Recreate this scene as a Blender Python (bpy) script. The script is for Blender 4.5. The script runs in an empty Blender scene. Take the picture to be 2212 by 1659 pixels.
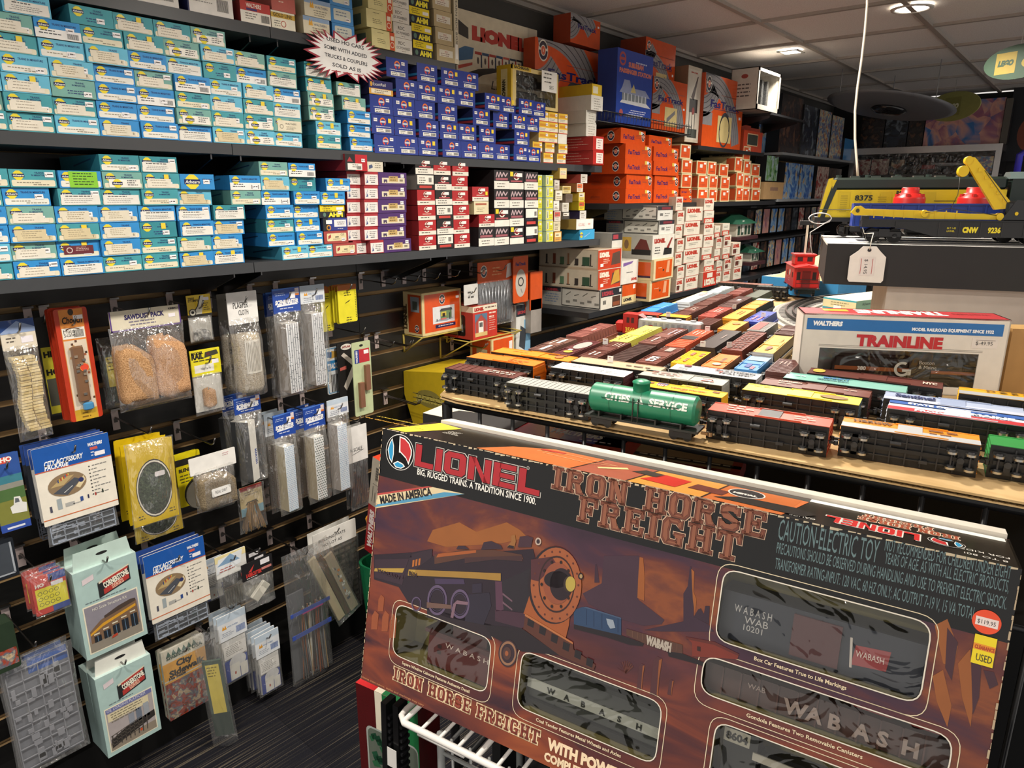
import bpy, math, random
from mathutils import Vector as V, Matrix as Mx
S = bpy.context.scene
COL = S.collection
# ------------------------------------------------------------------ camera, world, exposure
FPX, CX, CY = 1520.0, 1106.0, 829.5
PITCH = math.atan(409/1520.0); YAW = math.radians(39.3)
CAM = V((2.05, 0.0, 1.60))
cd = bpy.data.cameras.new('camera'); cam = bpy.data.objects.new('camera', cd); COL.objects.link(cam)
cd.sensor_fit = 'HORIZONTAL'; cd.sensor_width = 36.0; cd.lens = FPX/2212*36.0; cd.clip_start = 0.05; cd.clip_end = 60
cam.location = CAM; cam.rotation_euler = (math.pi/2-PITCH, 0, YAW); S.camera = cam
w = bpy.data.worlds.new('world'); S.world = w; w.use_nodes = True
w.node_tree.nodes['Background'].inputs[0].default_value = (0.9, 0.85, 0.8, 1)
w.node_tree.nodes['Background'].inputs[1].default_value = 0.66
vs = S.view_settings; vs.view_transform = 'Standard'; vs.look = 'None'; vs.gamma = 1; vs.use_curve_mapping = False
vs.exposure = EXPO = 0.42
CEIL = 2.385
LAMPS = [(1.25,-1.15,13),(1.22,0.03,15),(1.25,1.29,17),(1.25,2.51,18),(1.253,3.729,18),(0.517,4.378,9),
  (3.2,-0.6,10),(3.2,1.29,12),(3.2,3.0,13),(2.6,5.2,15),(2.7,6.3,11)]
for i,(x,y,p) in enumerate(LAMPS):
 ld = bpy.data.lights.new('downlight_glow','AREA'); ld.shape='DISK'; ld.size=0.13; ld.energy=p; ld.color=(1,.925,.82)
 ld.spread=math.radians(150)
 lo = bpy.data.objects.new('downlight_glow',ld); COL.objects.link(lo); lo.location=(x,y,CEIL-0.012)
# ------------------------------------------------------------------ camera rays to places
F0=V((-math.sin(YAW),math.cos(YAW),0)); RR=V((math.cos(YAW),math.sin(YAW),0))
FF=F0*math.cos(PITCH)-V((0,0,1))*math.sin(PITCH); UU=F0*math.sin(PITCH)+V((0,0,1))*math.cos(PITCH)
def at(x,y,X=None,Y=None,Z=None):
 d=FF+RR*((x-CX)/FPX)-UU*((y-CY)/FPX)
 t=(X-CAM.x)/d.x if X is not None else (Y-CAM.y)/d.y if Y is not None else (Z-CAM.z)/d.z
 return CAM+d*t
def atp(x,y,o,n):
 d=FF+RR*((x-CX)/FPX)-UU*((y-CY)/FPX); o=V(o); n=V(n)
 return CAM+d*((o-CAM).dot(n)/d.dot(n))
# ------------------------------------------------------------------ materials
def lin(h):
 h=h.lstrip('#'); r=[int(h[i:i+2],16)/255 for i in (0,2,4)]
 return tuple(c/12.92 if c<=.04045 else ((c+.055)/1.055)**2.4 for c in r)+(1,)
MATS={}
def mat(spec):
 """'hex' card stock | 'hex:p' plastic | 'hex:m' metal | 'hex:g' glossy print | 'film' clear bag | named"""
 if spec in MATS: return MATS[spec]
 if spec in SPECIAL: m=SPECIAL[spec](); MATS[spec]=m; return m
 hx,_,k=spec.partition(':'); m=bpy.data.materials.new('paint_'+hx.lstrip('#')+(k or 'c')); m.use_nodes=True
 nt=m.node_tree; b=nt.nodes['Principled BSDF']; c=lin(hx)
 no=nt.nodes.new('ShaderNodeTexNoise'); tc=nt.nodes.new('ShaderNodeTexCoord'); nt.links.new(tc.outputs['Object'],no.inputs['Vector'])
 no.inputs['Scale'].default_value=38; no.inputs['Detail'].default_value=4
 mx=nt.nodes.new('ShaderNodeMix'); mx.data_type='RGBA'; a=.86 if k in('','g') else .92
 mx.inputs[6].default_value=(c[0]*a,c[1]*a,c[2]*a,1); mx.inputs[7].default_value=tuple(min(1,q*(2-a)) for q in c[:3])+(1,)
 nt.links.new(no.outputs['Fac'],mx.inputs[0]); nt.links.new(mx.outputs[2],b.inputs['Base Color'])
 r={'':.55,'p':.38,'m':.28,'g':.22,'f':.9,'k':.12}[k]
 b.inputs['Roughness'].default_value=r
 if k=='m': b.inputs['Metallic'].default_value=1
 if k=='f': b.inputs['Specular IOR Level'].default_value=.15
 MATS[spec]=m; return m
def nodes(name):
 m=bpy.data.materials.new(name); m.use_nodes=True; nt=m.node_tree
 return m,nt,nt.nodes['Principled BSDF'],lambda t,**k:_nd(nt,t,k),nt.links.new
def _nd(nt,t,k):
 n=nt.nodes.new('ShaderNode'+t)
 for a,b in k.items():
  if a[0]=='_': n.inputs[a[1:].replace('_',' ')].default_value=b
  else: setattr(n,a,b)
 return n
def ramp(n,stops,interp='LINEAR'):
 cr=n.color_ramp; cr.interpolation=interp
 while len(cr.elements)>1: cr.elements.remove(cr.elements[0])
 for i,(p,c) in enumerate(stops):
  e=cr.elements[0] if i==0 else cr.elements.new(p); e.position=p; e.color=lin(c)
SPECIAL={}
def special(f): SPECIAL[f.__name__]=f; return f
@special
def film():      # clear polythene
 m,nt,b,nd,ln=nodes('clear_film'); out=nt.nodes['Material Output']
 tr=nd('BsdfTransparent'); tr.inputs[0].default_value=(.985,.985,.98,1); gl=nd('BsdfGlossy',_Roughness=.10); gl.inputs[0].default_value=(1,1,1,1)
 tc=nd('TexCoord'); mp=nd('Mapping'); mp.inputs['Scale'].default_value=(26,26,7); no=nd('TexNoise',_Scale=1.0,_Detail=3.0,_Distortion=1.2); bu=nd('Bump',_Strength=.9,_Distance=.02)
 ln(tc.outputs['Object'],mp.inputs[0]); ln(mp.outputs[0],no.inputs['Vector']); ln(no.outputs['Fac'],bu.inputs['Height']); ln(bu.outputs[0],gl.inputs['Normal'])
 df=nd('BsdfDiffuse'); df.inputs[0].default_value=(.8,.8,.8,1); m1=nd('MixShader',_Fac=.07); ln(tr.outputs[0],m1.inputs[1]); ln(df.outputs[0],m1.inputs[2])
 fr=nd('LayerWeight',_Blend=.5); pw=nd('Math',operation='POWER'); pw.inputs[1].default_value=3; mth=nd('Math',operation='MULTIPLY_ADD'); mth.inputs[1].default_value=.32; mth.inputs[2].default_value=.13
 ln(bu.outputs[0],fr.inputs['Normal']); ln(fr.outputs['Facing'],pw.inputs[0]); ln(pw.outputs[0],mth.inputs[0]); m2=nd('MixShader'); ln(mth.outputs[0],m2.inputs[0]); ln(m1.outputs[0],m2.inputs[1]); ln(gl.outputs[0],m2.inputs[2]); ln(m2.outputs[0],out.inputs[0])
 return m
@special
def pane():      # smooth clear window
 m,nt,b,nd,ln=nodes('clear_window'); out=nt.nodes['Material Output']
 tr=nd('BsdfTransparent'); tr.inputs[0].default_value=(.97,.97,.96,1); gl=nd('BsdfGlossy',_Roughness=.08)
 tc=nd('TexCoord'); no=nd('TexNoise',_Scale=16.0,_Detail=2.0,_Distortion=2.0); bu=nd('Bump',_Strength=.5,_Distance=.02)
 ln(tc.outputs['Object'],no.inputs['Vector']); ln(no.outputs['Fac'],bu.inputs['Height']); ln(bu.outputs[0],gl.inputs['Normal'])
 fr=nd('LayerWeight',_Blend=.5); pw=nd('Math',operation='POWER'); pw.inputs[1].default_value=4; mth=nd('Math',operation='MULTIPLY_ADD'); mth.inputs[1].default_value=.5; mth.inputs[2].default_value=.045
 ln(fr.outputs['Facing'],pw.inputs[0]); ln(pw.outputs[0],mth.inputs[0]); m2=nd('MixShader'); ln(mth.outputs[0],m2.inputs[0]); ln(tr.outputs[0],m2.inputs[1]); ln(gl.outputs[0],m2.inputs[2]); ln(m2.outputs[0],out.inputs[0])
 return m
@special
def glow():
 m,nt,b,nd,ln=nodes('lamp_lens'); b.inputs['Emission Color'].default_value=(1,.93,.82,1); b.inputs['Emission Strength'].default_value=9; return m
@special
def carpet():
 m,nt,b,nd,ln=nodes('striped_carpet'); tc=nd('TexCoord'); mp=nd('Mapping'); mp.inputs['Rotation'].default_value=(0,0,math.radians(3.5))
 ln(tc.outputs['Object'],mp.inputs[0]); sx=nd('SeparateXYZ'); ln(mp.outputs[0],sx.inputs[0])
 wv=nd('TexNoise',noise_dimensions='3D',_Scale=1.0,_Detail=0.0); m2=nd('Mapping'); m2.inputs['Scale'].default_value=(330,2.0,1); ln(mp.outputs[0],m2.inputs[0]); ln(m2.outputs[0],wv.inputs['Vector'])
 r1=nd('ValToRGB'); ramp(r1,[(0,'#1c1d24'),(.55,'#25252c'),(.64,'#423e3a'),(.74,'#736a5c')]); ln(wv.outputs['Fac'],r1.inputs[0])
 fz=nd('TexNoise',_Scale=420.0,_Detail=2.0); ln(tc.outputs['Object'],fz.inputs['Vector'])
 mx=nd('Mix',data_type='RGBA',blend_type='MULTIPLY'); mx.inputs[0].default_value=.75; ln(r1.outputs[0],mx.inputs[6]); ln(fz.outputs['Fac'],mx.inputs[7])
 br=nd('TexBrick',offset=0.0); br.inputs['Scale'].default_value=2.0; br.inputs['Color1'].default_value=(1,1,1,1); br.inputs['Color2'].default_value=(.6,.6,.62,1); br.inputs['Mortar'].default_value=(.5,.5,.5,1)
 br.inputs['Mortar Size'].default_value=.003; br.inputs['Brick Width'].default_value=1.0; br.inputs['Row Height'].default_value=1.0; ln(mp.outputs[0],br.inputs['Vector'])
 m3=nd('Mix',data_type='RGBA',blend_type='MULTIPLY'); m3.inputs[0].default_value=.8; ln(mx.outputs[2],m3.inputs[6]); ln(br.outputs[0],m3.inputs[7]); ln(m3.outputs[2],b.inputs['Base Color'])
 b.inputs['Roughness'].default_value=.95; b.inputs['Specular IOR Level'].default_value=.1
 bu=nd('Bump',_Strength=.5,_Distance=.004); ln(wv.outputs['Fac'],bu.inputs['Height']); ln(bu.outputs[0],b.inputs['Normal']); return m
@special
def ceiltile():
 m,nt,b,nd,ln=nodes('ceiling_tile'); tc=nd('TexCoord'); no=nd('TexNoise',_Scale=180.0,_Detail=3.0); ln(tc.outputs['Object'],no.inputs['Vector'])
 r=nd('ValToRGB'); ramp(r,[(.3,'#ded6cf'),(.6,'#eee8e2')]); ln(no.outputs['Fac'],r.inputs[0]); ln(r.outputs[0],b.inputs['Base Color']); b.inputs['Roughness'].default_value=.95
 bu=nd('Bump',_Strength=.3,_Distance=.003); ln(no.outputs['Fac'],bu.inputs['Height']); ln(bu.outputs[0],b.inputs['Normal']); return m
def grain(name,a,bb,scale,stretch,rough=.8,bump=.3):
 m,nt,b,nd,ln=nodes(name); tc=nd('TexCoord'); mp=nd('Mapping'); mp.inputs['Scale'].default_value=stretch; no=nd('TexNoise',_Scale=scale,_Detail=5.0,_Distortion=.6)
 ln(tc.outputs['Object'],mp.inputs[0]); ln(mp.outputs[0],no.inputs['Vector']); r=nd('ValToRGB'); ramp(r,[(.35,a),(.65,bb)]); ln(no.outputs['Fac'],r.inputs[0]); ln(r.outputs[0],b.inputs['Base Color'])
 b.inputs['Roughness'].default_value=rough; bu=nd('Bump',_Strength=bump,_Distance=.004); ln(no.outputs['Fac'],bu.inputs['Height']); ln(bu.outputs[0],b.inputs['Normal']); return m
SPECIAL['slat']=lambda:grain('black_slatwall','#0f0e0e','#171615',14,(1,1,6),.35,.05)
SPECIAL['raw']=lambda:grain('raw_board_edge','#7a6446','#a5885e',30,(1,.2,4),.85,.3)
SPECIAL['kraft']=lambda:grain('kraft_board','#b0905f','#c4a676',12,(1,3,1),.9,.2)
SPECIAL['sand']=lambda:grain('sawdust','#a5784a','#e0b283',420,(1,1,1),.95,1.0)
SPECIAL['sand2']=lambda:grain('pink_sawdust','#b88557','#eab98c',420,(1,1,1),.95,1.0)
SPECIAL['dirt']=lambda:grain('fine_dirt','#6d5f49','#93846a',300,(1,1,1),.95,.8)
SPECIAL['moss']=lambda:grain('grass_fibre','#1d2a20','#4c5a44',160,(1,1,1),.95,1.0)
SPECIAL['gauze']=lambda:grain('plaster_gauze','#a59883','#d6cab5',300,(1,1,1),.95,1.0)
SPECIAL['bark']=lambda:grain('dry_twigs','#5e4526','#a3814f',40,(1,1,.1),.95,1.0)
SPECIAL['grit']=lambda:grain('grey_castings','#4a4a48','#b5b3ad',90,(1,1,1),.5,1.0)
SPECIAL['sunset']=lambda:artwork()
def artwork():   # printed painting: dusk sky over a red desert, darkened for dim front light
 m,nt,b,nd,ln=nodes('printed_desert_dusk'); tc=nd('TexCoord'); mp=nd('Mapping'); mp.inputs['Scale'].default_value=(1.6,1,3.6); no=nd('TexNoise',_Scale=3.4,_Detail=7.0,_Distortion=.5,_Roughness=.55)
 ln(tc.outputs['Object'],mp.inputs[0]); ln(mp.outputs[0],no.inputs['Vector'])
 sx=nd('SeparateXYZ'); ln(tc.outputs['Object'],sx.inputs[0])
 r1=nd('ValToRGB'); ramp(r1,[(.30,'#261826'),(.45,'#3d2333'),(.54,'#572926'),(.62,'#7d4224'),(.72,'#4a2528')]); ln(no.outputs['Fac'],r1.inputs[0])
 m2=nd('Mapping'); m2.inputs['Scale'].default_value=(2.2,1,9); n2=nd('TexNoise',_Scale=3.0,_Detail=6.0,_Distortion=1.0); ln(tc.outputs['Object'],m2.inputs[0]); ln(m2.outputs[0],n2.inputs['Vector'])
 r2=nd('ValToRGB'); ramp(r2,[(.30,'#301824'),(.45,'#592822'),(.56,'#783722'),(.72,'#8f4826')]); ln(n2.outputs['Fac'],r2.inputs[0])
 mr=nd('MapRange'); mr.inputs['From Min'].default_value=.11; mr.inputs['From Max'].default_value=.19; ln(sx.outputs['Z'],mr.inputs['Value'])
 mx=nd('Mix',data_type='RGBA'); ln(mr.outputs[0],mx.inputs[0]); ln(r2.outputs[0],mx.inputs[6]); ln(r1.outputs[0],mx.inputs[7]); ln(mx.outputs[2],b.inputs['Base Color']); b.inputs['Roughness'].default_value=.3; return m
def collage(name,cols,scale,seed,rough=.3):
 """busy printed picture (toy box art): patches of several inks"""
 def f():
  m,nt,b,nd,ln=nodes(name); tc=nd('TexCoord'); mp=nd('Mapping'); mp.inputs['Location'].default_value=(seed,seed*.7,seed*.3); ln(tc.outputs['Object'],mp.inputs[0])
  n1=nd('TexNoise',_Scale=scale,_Detail=3.0,_Distortion=1.5); ln(mp.outputs[0],n1.inputs['Vector'])
  vo=nd('TexVoronoi',_Scale=scale*2.2); ln(n1.outputs['Color'],vo.inputs['Vector'])
  v2=nd('TexVoronoi',_Scale=scale*2.5); ln(mp.outputs[0],v2.inputs['Vector']);
  sp=nd('SeparateColor'); ln(v2.outputs['Color'],sp.inputs[0]); ad=nd('Math',operation='MULTIPLY_ADD'); ad.inputs[1].default_value=.24; ln(sp.outputs[0],ad.inputs[0]);
  mu=nd('Math',operation='MULTIPLY'); mu.inputs[1].default_value=.80; ln(n1.outputs['Fac'],mu.inputs[0]); ln(mu.outputs[0],ad.inputs[2])
  r=nd('ValToRGB'); k=len(cols); ramp(r,[(.12+.7*i/max(1,k-1),c) for i,c in enumerate(cols)]); ln(ad.outputs[0],r.inputs[0]); ln(r.outputs[0],b.inputs['Base Color']); b.inputs['Roughness'].default_value=rough; return m
 SPECIAL[name]=f
collage('art_space',['#0b0d14','#151a26','#2c3646','#101318','#7d8791','#0d0f16'],9,1.3)
collage('art_blue',['#0b1c3e','#16397a','#2c69b5','#8fb6d8','#c9a15a','#173064'],10,4.1)
collage('art_town',['#2c6aa8','#c9a54e','#b84a34','#e2d2a4','#4c86b3','#7d4a78','#d8c04a'],16,2.2)
collage('art_dark',['#0a0a0c','#1a1a20','#3b3230','#0d0e12','#6a4a38','#15171c'],12,5.7)
collage('art_ship',['#16284e','#2b5c94','#a0627a','#d9a08e','#3570b0','#1a3a70'],4,7.7)
collage('art_green',['#0f3320','#2a6a3c','#7fae6a','#b9cfd6','#20482c'],12,3.3)
collage('art_red',['#5a1010','#a81c1c','#d8c8b8','#7a1414','#c23222'],14,6.1)
collage('art_photo',['#3a2d24','#8a6a48','#c9b391','#5a6a78','#a5452c','#2a2622','#d8cdb8'],30,8.8)
collage('art_toys',['#120f0f','#5c2418','#b5602c','#d8c8a8','#1c1a1a','#7a8288','#a81c1c','#0d0d0d'],10,9.9)
collage('art_yard',['#54606a','#8d8f8a','#3c3630','#b9b2a2','#6b5a48'],34,2.9)
# ------------------------------------------------------------------ mesh builder
class MB:
 def __init__(s): s.v=[]; s.f=[]; s.m=[]; s.slots=[]; s.sm=[]; s.T=Mx.Identity(4)
 def mi(s,c):
  if c not in s.slots: s.slots.append(c)
  return s.slots.index(c)
 def add(s,vs,fs,c,smooth=False):
  b=len(s.v); T=s.T; s.v+=[tuple(T@V(p)) for p in vs]; k=s.mi(c)
  for f in fs: s.f.append([b+i for i in f]); s.m.append(k); s.sm.append(smooth)
  return s
 def box(s,x0,y0,z0,x1,y1,z1,c,top=None,bottom=None,front=None,back=None,left=None,right=None,bv=0):
  if bv:
   r=bv; P=[]
   def ringz(z,i): return [(x0+i+r,y0+i,z),(x1-i-r,y0+i,z),(x1-i,y0+i+r,z),(x1-i,y1-i-r,z),(x1-i-r,y1-i,z),(x0+i+r,y1-i,z),(x0+i,y1-i-r,z),(x0+i,y0+i+r,z)]
   rs=ringz(z0,r)+ringz(z0+r,0)+ringz(z1-r,0)+ringz(z1,r); fs=[list(range(7,-1,-1)),list(range(24,32))]
   for k in range(3):
    for j in range(8): fs.append([k*8+j,k*8+(j+1)%8,(k+1)*8+(j+1)%8,(k+1)*8+j])
   return s.add(rs,fs,c)
  vs=[(x0,y0,z0),(x1,y0,z0),(x1,y1,z0),(x0,y1,z0),(x0,y0,z1),(x1,y0,z1),(x1,y1,z1),(x0,y1,z1)]
  for f,k in (((3,2,1,0),bottom),((4,5,6,7),top),((0,1,5,4),front),((2,3,7,6),back),((3,0,4,7),left),((1,2,6,5),right)):
   s.add([vs[i] for i in f],[[0,1,2,3]],k or c)
  return s
 def prism(s,pts,z0,z1,c,side=None,smooth=False):
  n=len(pts); s.add([(x,y,z0) for x,y in pts],[list(range(n-1,-1,-1))],c); s.add([(x,y,z1) for x,y in pts],[list(range(n))],c)
  s.add([(x,y,z0) for x,y in pts]+[(x,y,z1) for x,y in pts],[[i,(i+1)%n,n+(i+1)%n,n+i] for i in range(n)],side or c,smooth); return s
 def cyl(s,p,q,r,c,n=10,r2=None,caps=True,smooth=True):
  p=V(p); q=V(q); d=(q-p).normalized(); a=d.orthogonal().normalized(); b=d.cross(a); r2=r if r2 is None else r2
  A=[p+a*r*math.cos(2*math.pi*i/n)+b*r*math.sin(2*math.pi*i/n) for i in range(n)]; B=[q+a*r2*math.cos(2*math.pi*i/n)+b*r2*math.sin(2*math.pi*i/n) for i in range(n)]
  s.add(A+B,[[i,(i+1)%n,n+(i+1)%n,n+i] for i in range(n)],c,smooth)
  if caps: s.add(A,[list(range(n-1,-1,-1))],c); s.add(B,[list(range(n))],c)
  return s
 def tube(s,pts,r,c,n=8):
  pts=[V(p) for p in pts]; R=[]; pa=None
  for i,p in enumerate(pts):
   d=(pts[min(i+1,len(pts)-1)]-pts[max(i-1,0)]).normalized()
   a=d.orthogonal().normalized() if pa is None else (pa-d*pa.dot(d)).normalized(); pa=a; b=d.cross(a)
   R+=[p+a*r*math.cos(2*math.pi*k/n)+b*r*math.sin(2*math.pi*k/n) for k in range(n)]
  fs=[[i*n+k,i*n+(k+1)%n,(i+1)*n+(k+1)%n,(i+1)*n+k] for i in range(len(pts)-1) for k in range(n)]
  fs+=[list(range(n-1,-1,-1)),[(len(pts)-1)*n+k for k in range(n)]]
  return s.add(R,fs,c,True)
 def lathe(s,prof,c,n=24,o=(0,0,0)):
  vs=[(o[0]+r*math.cos(2*math.pi*k/n),o[1]+r*math.sin(2*math.pi*k/n),o[2]+z) for r,z in prof for k in range(n)]
  fs=[[i*n+k,i*n+(k+1)%n,(i+1)*n+(k+1)%n,(i+1)*n+k] for i in range(len(prof)-1) for k in range(n)]
  return s.add(vs,fs,c,True)
 def grid(s,fn,nu,nv,c,smooth=True):
  vs=[fn(i/nu,j/nv) for j in range(nv+1) for i in range(nu+1)]; n=nu+1
  return s.add(vs,[[j*n+i,j*n+i+1,(j+1)*n+i+1,(j+1)*n+i] for j in range(nv) for i in range(nu)],c,smooth)
 def mesh(s,name):
  me=bpy.data.meshes.new(name); me.from_pydata(s.v,[],s.f)
  for c in s.slots: me.materials.append(mat(c))
  me.polygons.foreach_set('material_index',s.m); me.polygons.foreach_set('use_smooth',s.sm); me.update(); return me
 def build(s,name,parent=None,loc=None,**tags):
  return link(s.mesh(name),name,parent,loc,**tags)
def link(me,name,parent=None,loc=None,rot=None,label=None,cat=None,group=None,kind=None):
 o=bpy.data.objects.new(name,me); COL.objects.link(o)
 if parent is not None: o.parent=parent
 if loc is not None: o.location=loc
 if rot is not None: o.rotation_euler=rot
 if label: o['label']=label
 if cat: o['category']=cat
 if group: o['group']=group
 if kind: o['kind']=kind
 return o
def thing(name,label,cat,loc=(0,0,0),rot=(0,0,0),group=None):
 return link(None,name,None,loc,rot,label,cat,group)
# ------------------------------------------------------------------ flat printing
_T={}
FONT=[None]
def glyphs(t,bold=0.0,sp=1.0):
 k=(t,bold,sp)
 if k not in _T:
  cu=bpy.data.curves.new('t','FONT'); cu.body=t; cu.size=1; cu.offset=bold; cu.resolution_u=2; cu.space_character=sp
  if FONT[0]: cu.font=FONT[0]
  o=bpy.data.objects.new('t',cu); COL.objects.link(o); dg=bpy.context.evaluated_depsgraph_get(); me=o.evaluated_get(dg).to_mesh()
  vs=[(v.co.x,v.co.y) for v in me.vertices]; fs=[list(p.vertices) for p in me.polygons]
  x0=min(v[0] for v in vs); x1=max(v[0] for v in vs); _T[k]=([((x-x0),y) for x,y in vs],fs,x1-x0)
  o.evaluated_get(dg).to_mesh_clear(); bpy.data.objects.remove(o); bpy.data.curves.remove(cu)
 return _T[k]
class Cv:
 """prints inks on a flat face: origin o, unit directions u (across) and v (up)"""
 def __init__(s,mb,o,u,v,e=.0002): s.mb=mb; s.o=V(o); s.u=V(u); s.w=V(v); s.n=s.u.cross(s.w).normalized(); s.e=e; s.clip=None
 def P(s,x,y,z): return s.o+s.u*x+s.w*y+s.n*(z*s.e)
 def poly(s,pts,c,z=1):
  if s.clip:
   W,H=s.clip
   for ax,lim,sg in ((0,0,1),(0,W,-1),(1,0,1),(1,H,-1)):
    q=[]
    for i,p in enumerate(pts):
     o=pts[i-1]; a=(o[ax]-lim)*sg; b=(p[ax]-lim)*sg
     if (a<0)!=(b<0): t=a/(a-b); q.append((o[0]+(p[0]-o[0])*t,o[1]+(p[1]-o[1])*t))
     if b>=0: q.append(p)
    pts=q
    if len(pts)<3: return s
  s.mb.add([s.P(x,y,z) for x,y in pts],[list(range(len(pts)))],c); return s
 def rect(s,x0,y0,x1,y1,c,z=1): return s.poly([(x0,y0),(x1,y0),(x1,y1),(x0,y1)],c,z)
 def rrect(s,x0,y0,x1,y1,r,c,z=1): return s.poly(rr(x0,y0,x1,y1,r),c,z)
 def ell(s,x,y,rx,ry,c,z=1,n=20,a0=0,a1=360):
  t=[math.radians(a0+(a1-a0)*i/n) for i in range(n+(a1-a0<360))]
  return s.poly([(x+rx*math.cos(a),y+ry*math.sin(a)) for a in t],c,z)
 def ring(s,x,y,r0,r1,c,z=1,n=24,a0=0,a1=360,asp=1.0):
  for i in range(n):
   a,b=[math.radians(a0+(a1-a0)*k/n) for k in (i,i+1)]; s.poly([(x+r*math.cos(t),y+asp*r*math.sin(t)) for r,t in ((r0,a),(r1,a),(r1,b),(r0,b))],c,z)
  return s
 def line(s,pts,w,c,z=1):
  for (a,b),(d,e) in zip(pts,pts[1:]):
   l=math.hypot(d-a,e-b) or 1; nx,ny=-(e-b)/l*w/2,(d-a)/l*w/2
   s.poly([(a-nx,b-ny),(d-nx,e-ny),(d+nx,e+ny),(a+nx,b+ny)],c,z)
  return s
 def text(s,t,x,y,h,c,z=2,w=None,bold=.0,align='l',sh=0,rot=0,sp=1.0,up=1):
  vs,fs,W=glyphs(t,bold,sp); k=h/.73; kx=(w/W) if w else k; ox=-W*kx*(.5 if align=='c' else 1 if align=='r' else 0); ca,sa=math.cos(rot),math.sin(rot)
  P=[]
  for a,b in vs:
   a=a*kx+ox+sh*b*k; b=b*k; P.append(s.P(x+(a*ca-b*sa)*up,y+(a*sa+b*ca)*up,z))
  s.mb.add(P,fs,c); return s
 def greek(s,x0,y1,x1,n,h,c,rnd,z=2,gap=1.9,jag=.35):   # lines of print too small to read
  gap*=1.45; h*=.69
  for i in range(n):
   y=y1-i*h*gap; x=x0+ (rnd.random()*.1)*(x1-x0)
   e=x1-rnd.random()*jag*(x1-x0)
   while x<e:
    l=min(e-x,h*(1.5+rnd.random()*3)); s.rect(x,y-h,x+l,y,c,z); x+=l+h*.8
  return s
 def barcode(s,x0,y0,x1,y1,c,rnd,z=2):
  x=x0
  while x<x1:
   l=(x1-x0)*(.015+.035*rnd.random()); s.rect(x,y0,min(x+l,x1),y1,c,z); x+=l*1.9
  return s
def rr(x0,y0,x1,y1,r,k=4):
 p=[]
 for cx,cy,a in ((x1-r,y0+r,-90),(x1-r,y1-r,0),(x0+r,y1-r,90),(x0+r,y0+r,180)):
  p+=[(cx+r*math.cos(math.radians(a+90*i/k)),cy+r*math.sin(math.radians(a+90*i/k))) for i in range(k+1)]
 return p
ORD=['bottom','second','third','fourth','fifth','sixth','seventh','eighth','ninth','tenth','eleventh','twelfth','thirteenth','fourteenth','fifteenth','sixteenth','seventeenth','eighteenth','nineteenth','twentieth','twenty-first','twenty-second','twenty-third','twenty-fourth','twenty-fifth']
NTH=['first']+ORD[1:]
S.cycles.transparent_max_bounces=24; S.cycles.max_bounces=8
rnd=random.Random(7)
XR,YB,YF=4.4,7.1,-1.6
# ------------------------------------------------------------------ the room
def room():
 m=MB(); m.box(0,YF,-.05,XR,YB,0,'carpet'); m.build('floor',kind='structure')
 # ceiling: tiles and a T-bar grid
 m=MB(); m.box(-.1,YF,CEIL+.01,XR,YB,CEIL+.06,'ceiltile'); m.build('ceiling',kind='structure')
 m=MB(); x=.64-.61
 xs=[.03+.61*i for i in range(11)]; ys=[YF+.29+1.22*i*.5 for i in range(16)]
 for x in xs: m.box(x-.012,YF,CEIL-.003,x+.012,YB,CEIL+.012,'#a79d93')
 for y in ys: m.box(0,y-.012,CEIL-.0025,XR,y+.012,CEIL+.012,'#a79d93')
 m.build('trim_1',kind='structure')
 # slatwall: boards between open grooves that show the raw core
 m=MB(); m.box(-.06,YF,0,-.014,YB,CEIL,'raw')
 z0=1.243-.0762*16+.012
 k=0
 while True:
  a=z0+.0762*k; b=a+.0762-.0150
  if a>2.2: break
  if b>.12:
   m.box(-.014,YF,max(a,.12),0,YB,b,'slat',top='raw',bottom='raw')
  k+=1
 m.box(-.014,YF,a,0,YB,CEIL,'#3a3936',); m.box(-.014,YF,0,.12,YB,.12,'#0c0b0b')
 for y in (1.62,2.84,4.06,5.28,6.5,.4):       # panel seams
  m.box(-.001,y-.0012,.12,.0006,y+.0012,a,'#060606')
 m.box(0,YF,CEIL-.02,.02,YB,CEIL,'#8f8a84')
 m.build('wall_left',kind='structure')
 m=MB(); m.box(-.06,YB,0,XR,YB+.1,CEIL,'#1b1a1c'); m.build('wall_back',kind='structure')
room()
def downlight(name,label,x,y,r,square=False):
 t=thing(name,label,'ceiling light',(x,y,CEIL))
 m=MB()
 if square:
  m.box(-r,-r,-.004,-r*.72,r,0,'#d8d2c8'); m.box(r*.72,-r,-.004,r,r,0,'#d8d2c8'); m.box(-r,-r,-.004,r,-r*.72,0,'#d8d2c8'); m.box(-r,r*.72,-.004,r,r,0,'#d8d2c8')
 else: m.lathe([(r*1.0,0),(r*.98,-.005),(r*.80,-.006),(r*.76,-.001)],'#d8d2c8')
 m.build('trim_ring',t)
 m=MB()
 if square: m.box(-r*.72,-r*.72,-.003,r*.72,r*.72,-.001,'glow')
 else: m.lathe([(r*.78,-.002),(.0001,-.003)],'glow')
 m.build('lens',t)
downlight('downlight','round recessed ceiling light glowing at the top edge above the locomotives',1.253,3.729,.085)
downlight('downlight','small square recessed light glowing in the ceiling above the orange boxes',.517,4.378,.06,True)
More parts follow.
